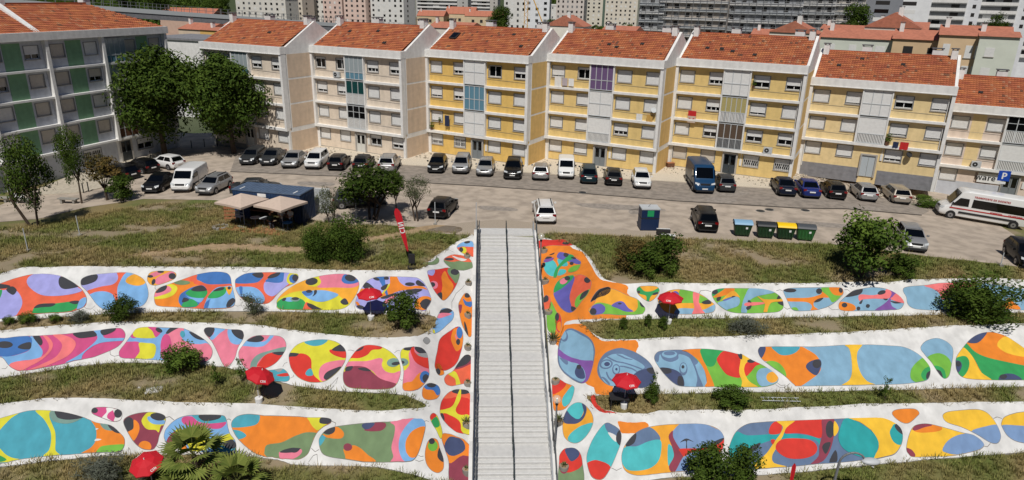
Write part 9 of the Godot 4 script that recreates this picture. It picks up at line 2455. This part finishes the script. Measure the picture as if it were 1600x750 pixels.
	patch("R", [2.68,-37.38,2.78,-37.84,3.13,-37.85,3.58,-37.41,3.34,-37,2.93,-36.75,2.68,-36.84])
	patch("Q", [3.26,-36.13,3.4,-36.56,3.95,-37.12,4.05,-36.65,3.8,-36.08,3.4,-35.8])
	cell("A", right, [3.24,-34.54,3.33,-35.11,3.62,-35.66,4.06,-35.9,4.5,-35.67,4.86,-35.03,4.99,-34.42,4.78,-33.9,4.28,-33.48,3.84,-33.44,3.49,-33.66,3.28,-33.98])
	patch("Q", [3.51,-35.56,3.83,-35.91,4.43,-35.76,4.5,-35.21,4.29,-34.84,4.04,-34.88,3.75,-35.17])
	patch("N", [3.29,-34.85,3.47,-35.57,3.75,-35.17,4.07,-34.86,4.29,-34.84,4.5,-35.12,4.43,-35.76,4.68,-35.34,4.55,-34.85,4.2,-34.59,3.69,-34.64])
	patch("Q", [3.49,-33.78,3.81,-34.15,4.34,-34.35,5,-34.23,4.81,-33.78,4.21,-33.41,3.7,-33.45])
	cell("V", right, [2.96,-32.43,3.01,-32.81,3.32,-33.16,3.83,-33.13,4.13,-32.78,4.23,-32.16,4.16,-31.05,2.94,-31.12])
	patch("R", [2.91,-32.51,2.97,-32.81,3.3,-33.19,3.83,-33.16,4.17,-32.76,4.26,-32.16,3.9,-31.87,3.32,-31.77,2.95,-32.03])
	patch("N", [3.31,-33.12,3.83,-33.18,4.11,-32.71,3.68,-32.38,3.44,-32.66])
	patch("W", [3.42,-31.99,3.34,-31.78,3.18,-31.69,3.02,-31.77,2.96,-31.99,3.04,-32.21,3.2,-32.3,3.36,-32.21])
	cell("Q", right, [4.49,-32.24,4.6,-32.79,5,-33.45,5.61,-33.91,6.02,-33.67,6.41,-33.24,6.39,-32.72,6.09,-32.14,5.69,-31.51,5.31,-31.1,4.96,-31.11,4.64,-31.43])
	patch("D", [5.61,-33.92,6.03,-33.77,6.41,-33.27,6.21,-33.02,5.74,-33.4])
	patch("X", [5.74,-33.38,6.21,-33.02,6.15,-32.77,5.95,-32.95])
	patch("K", [6.18,-33.09,6.38,-33.31,6.49,-32.96,6.36,-32.54,6.16,-32.77])
	patch("R", [4.43,-32.04,4.76,-32.16,5.11,-32.07,5.73,-31.57,5.31,-31.03,4.96,-31.07,4.61,-31.38])
	cell("A", right, [6.37,-31.9,6.53,-32.39,6.92,-32.82,7.44,-33.2,8.06,-33.44,8.98,-33.61,9.9,-33.7,11.12,-33.78,11.94,-33.65,12.31,-33.35,12.29,-32.96,12.02,-32.48,11.39,-31.9,10.18,-31.63,9.23,-31.5,7.8,-31.23,6.98,-31.15,6.49,-31.35])
	patch("D", [6.65,-32.49,7.28,-33.14,8,-33.45,8.46,-33.27,8.65,-32.9,7.98,-32.75,7.36,-32.5,6.76,-32.38])
	patch("Q", [6.34,-31.91,6.56,-32.41,7.24,-32.47,7.98,-32.77,8.65,-32.88,8.65,-32.42,8.4,-31.88,7.83,-31.5,7,-31.32,6.52,-31.42])
	patch("K", [6.64,-32.51,6.77,-32.78,7.19,-33.13,7.3,-32.99,7.14,-32.63,6.83,-32.47])
	patch("Q", [8.95,-31.8,9.07,-32.69,9.32,-32.57,9.36,-32.24,9.16,-31.86])
	patch("BL", [9.15,-33.03,9.43,-33.34,10.03,-33.76,11.13,-33.83,12.43,-33.38,12.31,-32.73,11.97,-32.36,11.27,-31.73,9.22,-31.44,9.65,-32.03,10.05,-32.33,9.73,-32.55,9.37,-32.9])
	patch("W", [9.15,-33.08,9.43,-33.36,9.42,-33.05,9.73,-32.55,10.01,-32.42,9.71,-32.03,9.22,-31.44,8.98,-31.7,9.33,-32.19,9.27,-32.66])
	patch("R", [9.73,-32.55,10.93,-32.64,11.73,-32.8,12.39,-33.21,12.26,-32.82,11.89,-32.43,11.39,-32.55,10.54,-32.46,9.92,-32.23,9.76,-32.36])
	patch("K", [11.48,-32.74,11.76,-32.99,12.37,-33.19,12.04,-32.91])
	patch("K", [11.39,-32.55,11.74,-32.56,12.01,-32.43,11.75,-32.28,11.4,-32.31])
	patch("K", [9.77,-32.83,10.16,-33.04,10.56,-32.9,10.21,-32.95,10.14,-32.59,10.08,-32.61,10.11,-32.92])
	cell("D", right, [12.52,-32.58,12.72,-33.02,13.15,-33.54,13.85,-33.92,14.72,-34.06,16.47,-34.27,18.83,-34.54,19.91,-34.67,21.82,-34.87,21.42,-34.81,22.19,-34.88,22.84,-34.72,23.15,-34.45,23.09,-34.06,22.82,-33.69,22.34,-33.31,21.71,-33.12,20.78,-32.89,20.82,-32.91,17.06,-32.31,15.56,-32.06,13.99,-31.85,13.13,-31.86,12.64,-32.1])
	patch("TE", [12.46,-32.53,12.66,-32.98,13.12,-33.53,13.73,-33.39,15.04,-33.51,16.31,-33.64,17.21,-33.66,18,-33.55,17.9,-33.28,17.73,-33.48,16.94,-33.48,15.78,-33.35,15.02,-33.21,13.88,-32.82,13.49,-32.53,13.12,-31.81,12.57,-32.05])
	patch("K", [13.48,-32.6,13.84,-32.86,14.41,-33.08,14.28,-32.88,13.84,-32.62])
	patch("R", [15.04,-33.53,15.18,-33.89,15.53,-34.15,15.86,-34.09,15.84,-33.81,15.62,-33.58])
	patch("R", [15.97,-33.64,16.29,-34.03,16.95,-34.35,18.42,-34.52,18.33,-33.98,18.05,-33.6,17.34,-33.69,16.66,-33.7])
	patch("F", [15.63,-34.21,16.74,-34.32,16.15,-33.92,15.82,-33.49,15.27,-32.86,14.95,-32.48,14.99,-32.17,15.72,-32.05,13.92,-31.79,14.01,-32.17,14.65,-32.59,15.3,-33.22,15.67,-33.56,15.93,-33.95])
	patch("R", [15.24,-32.85,15.72,-33.32,16.99,-33.47,17.59,-33.38,17.73,-33.09,17.41,-32.76,16.68,-32.53,15.78,-32.49])
	patch("R", [15.06,-33.24,15.31,-33.26,15.11,-33.02])
	patch("W", [18.43,-34.53,19.13,-34.59,19.03,-34.05,18.54,-33.17,17.91,-32.55,17.05,-32.26,17.69,-32.74,17.87,-33.19,18.23,-33.84])
	patch("K", [19.03,-34.08,18.86,-33.79,18.64,-33.65,18.48,-33.75,18.49,-34.03,18.65,-34.33,18.88,-34.47,19.04,-34.37])
	patch("K", [18.03,-33.16,18.26,-33.38,18.61,-33.42,18.17,-32.88])
	patch("F", [19.97,-34.7,21.83,-34.9,21.43,-34.84,22.21,-34.91,22.88,-34.75,23.19,-34.45,23.14,-34.06,22.87,-33.7,22.36,-33.28,21.69,-33.08,20.92,-32.9,21.4,-33.39,21.51,-33.7,21.4,-34.07,21.24,-34.27,21.27,-34.25,20.68,-34.57])
	patch("TE", [19.13,-33.62,19.36,-34.12,19.85,-34.66,20.56,-34.56,21.21,-34.24,21.49,-33.88,21.24,-34.27,21.48,-33.95,21.49,-33.57,20.95,-32.91,20.92,-32.87,20.06,-32.97,19.34,-33.2])
	patch("TE", [22.37,-34.2,22.58,-34.48,22.87,-34.66,23.22,-34.24,22.87,-33.74,22.47,-33.83])
	patch("K", [22.79,-34.59,23.13,-34.73,23.27,-34.48,23.2,-34.2,22.88,-34.36])
	patch("F", [19.12,-34.46,19.3,-34.2,19.16,-33.93,18.89,-33.77])
	patch("K", [18.26,-32.52,18.74,-33.08,18.84,-32.94,18.7,-32.57])
	cell("O", right, [22.87,-35.19,23.24,-35.37,24.26,-35.46,24.53,-35.31,24.32,-35.13,23.74,-34.81,23.33,-34.8,22.99,-34.98])
	cell("F", right, [23.18,-33.64,23.51,-34.18,23.89,-34.59,24.3,-34.76,24.9,-34.83,25.69,-34.76,26.86,-34.61,27.6,-34.55,28.07,-34.25,27.6,-33.96,26.48,-33.67,24.96,-33.44,23.52,-33.27,23.22,-33.39])
	patch("O", [23.91,-34.48,24.62,-34.68,25.25,-34.83,25.72,-34.74,25.44,-34.56,24.35,-34.41])
	patch("W", [23.85,-34.54,24.28,-34.78,24.92,-34.86,25.12,-34.78,24.61,-34.66,24.02,-34.48])
	patch("W", [23.15,-33.64,23.47,-33.59,23.6,-33.38,23.44,-33.23,23.19,-33.36])
	patch("BL", [25.37,-33.76,25.82,-34.16,26.51,-34.46,27.27,-34.61,27.74,-34.53,28.13,-34.25,27.3,-33.83,26.18,-33.62,25.57,-33.66])
	cell("F", right, [25.96,-35.24,26.23,-35.42,26.92,-35.54,28.15,-35.67,28.71,-35.6,29.04,-35.37,29.25,-35,29.28,-34.7,29.09,-34.46,28.81,-34.35,28.42,-34.39,27.75,-34.64,26.96,-34.86,26.13,-35])
	patch("BL", [27.5,-34.72,28.48,-35,29.26,-35.11,29.32,-34.7,29.06,-34.4,28.74,-34.31,28.1,-34.47])
	cell("F", right, [29.58,-35.26,29.84,-35.47,30.51,-35.66,31.15,-35.76,31.63,-35.78,31.16,-34.58,30.67,-34.55,30.09,-34.59,29.69,-34.77,29.52,-35.1])
	patch("BL", [29.48,-35.11,30.33,-35.19,31.45,-35.15,31.21,-34.55,30.66,-34.52,29.96,-34.57,29.56,-34.82])
	pencil(left, [-27.92,-40.6,-27.67,-40.47,-27.36,-40.47,-27.24,-40.73])
	pencil(left, [-27.2,-40.46,-26.92,-40.26])
	pencil(left, [-24.02,-42.44,-23.96,-42.25,-23.77,-42.13])
	pencil(left, [-18.85,-43.7,-18.79,-43.94,-18.48,-43.99,-18.53,-43.72,-18.25,-43.67,-18,-43.95])
	pencil(left, [-18.41,-41.49,-18.15,-41.4,-17.93,-41.52])
	pencil(left, [-10.41,-41.64,-10.33,-41.37,-10.24,-41.21])
	pencil(left, [-25.17,-38.19,-25.07,-38,-24.81,-37.94,-24.55,-38.03])
	pencil(left, [-30.65,-36.21,-30.44,-36.24,-30.4,-36.38])
	pencil(left, [-13.83,-36.77,-13.76,-36.96,-13.59,-37])
	pencil(left, [-13.16,-36.03,-13,-36.1,-13,-36.21])
	pencil(left, [-10.92,-35.21,-10.57,-35.41,-10.23,-35.85,-10.29,-35.46])
	pencil(left, [-9.97,-37.46,-9.77,-37.47,-9.55,-37.4])
	pencil(left, [-7.09,-37.33,-6.93,-37.49,-6.76,-37.53])
	pencil(left, [-6.5,-35.71,-6.4,-35.64,-6.3,-35.71])
	pencil(left, [-21.21,-31.95,-21.29,-32.23,-21.18,-32.15,-21.03,-31.9])
	pencil(left, [-19.8,-32.37,-19.56,-32.28,-19.28,-32.42])
	pencil(left, [-19.6,-33.38,-19.36,-33.42,-19.08,-33.3])
	pencil(left, [-16.06,-33.38,-15.96,-33.4,-15.83,-33.35])
	pencil(left, [-11.01,-31.58,-10.8,-31.84,-10.6,-31.9,-10.51,-31.6])
	pencil(left, [-10.96,-32.12,-10.72,-31.99,-10.52,-32.08])
	pencil(left, [-10.02,-33.14,-9.76,-33.07,-9.79,-32.94])
	pencil(left, [-4.86,-33.65,-4.71,-33.79,-4.58,-33.82])
	pencil(left, [-5.1,-31.64,-4.89,-31.62,-4.64,-31.77])
	pencil(left, [-4.95,-31.9,-4.82,-31.88,-4.67,-31.95])
	pencil(right, [12.73,-42.59,12.85,-42.74,13.22,-42.79,13.57,-42.74])
	pencil(right, [18.46,-42.26,18.64,-42.16,18.92,-42.25])
	pencil(right, [21.57,-42.55,21.8,-42.4,22.28,-42.47])
	pencil(right, [22.93,-43.47,23.14,-43.49,23.32,-43.41])
	pencil(right, [18.1,-43.07,18.38,-43.14,18.57,-43.08])
	pencil(right, [16.33,-36.73,16.56,-36.59,16.86,-36.61,17.25,-36.84])
	pencil(right, [16.45,-36.84,16.65,-36.7,16.96,-36.74])
	pencil(right, [5.77,-31.53,6.03,-31.36,6.33,-31.46])
	pencil(right, [29.1,-35.37,29.36,-35.45,29.64,-35.41])
	pencil(right, [28.03,-34.17,28.27,-34.17,28.51,-34.33])
	pencil(left, [-5.3,-47.92,-4.85,-48.52,-4.32,-48.34])
	pencil(left, [-4.03,-42.83,-4.08,-43.39,-3.86,-44.3,-3.33,-45.31])

func _ready() -> void:
	rng.seed = 11
	# camera
	var cam := Camera3D.new()
	cam.name = "camera"
	cam.fov = 38.5
	cam.near = 0.5
	cam.far = 4000.0
	var pitch := 0.34563
	var roll := 0.02168
	var fwd := Vector3(0, -sin(pitch), -cos(pitch))
	var up := Vector3(0, cos(pitch), -sin(pitch))
	var r2 := Vector3.RIGHT * cos(roll) + up * sin(roll)
	var u2 := Vector3.RIGHT * -sin(roll) + up * cos(roll)
	cam.transform = Transform3D(Basis(r2, u2, -fwd), Vector3(0, 17.75, 0))
	add_child(cam)
	cam.current = true
	# sky, air, exposure
	var env := Environment.new()
	var sm := ProceduralSkyMaterial.new()
	sm.sky_top_color = Color(0.36, 0.49, 0.70)
	sm.sky_horizon_color = Color(0.66, 0.75, 0.86)
	sm.sky_curve = 0.12
	sm.ground_bottom_color = Color(0.32, 0.29, 0.25)
	sm.ground_horizon_color = Color(0.6, 0.64, 0.68)
	var sky := Sky.new()
	sky.sky_material = sm
	env.background_mode = Environment.BG_SKY
	env.sky = sky
	env.background_energy_multiplier = 0.34
	env.tonemap_mode = Environment.TONE_MAPPER_LINEAR
	env.tonemap_exposure = 0.8
	env.sdfgi_enabled = true
	env.ssao_enabled = true
	env.ssil_enabled = true
	var we := WorldEnvironment.new()
	we.name = "world_environment"
	we.environment = env
	add_child(we)
	# sun, high behind the viewer
	var sun := DirectionalLight3D.new()
	sun.name = "sun"
	sun.light_energy = 1.5
	sun.light_color = Color(1.0, 0.982, 0.955)
	sun.light_angular_distance = 0.5
	sun.shadow_enabled = true
	add_child(sun)
	sun.look_at_from_position(Vector3(-0.065, 0.833, 0.549) * 50, Vector3.ZERO, Vector3.UP)
	setup_textures()
	setup_materials()
	build_terrain()
	build_ground()
	build_slopes()
	build_rows()
	build_stairs()
	build_cars()
	build_plants()
	build_far()
	build_props()
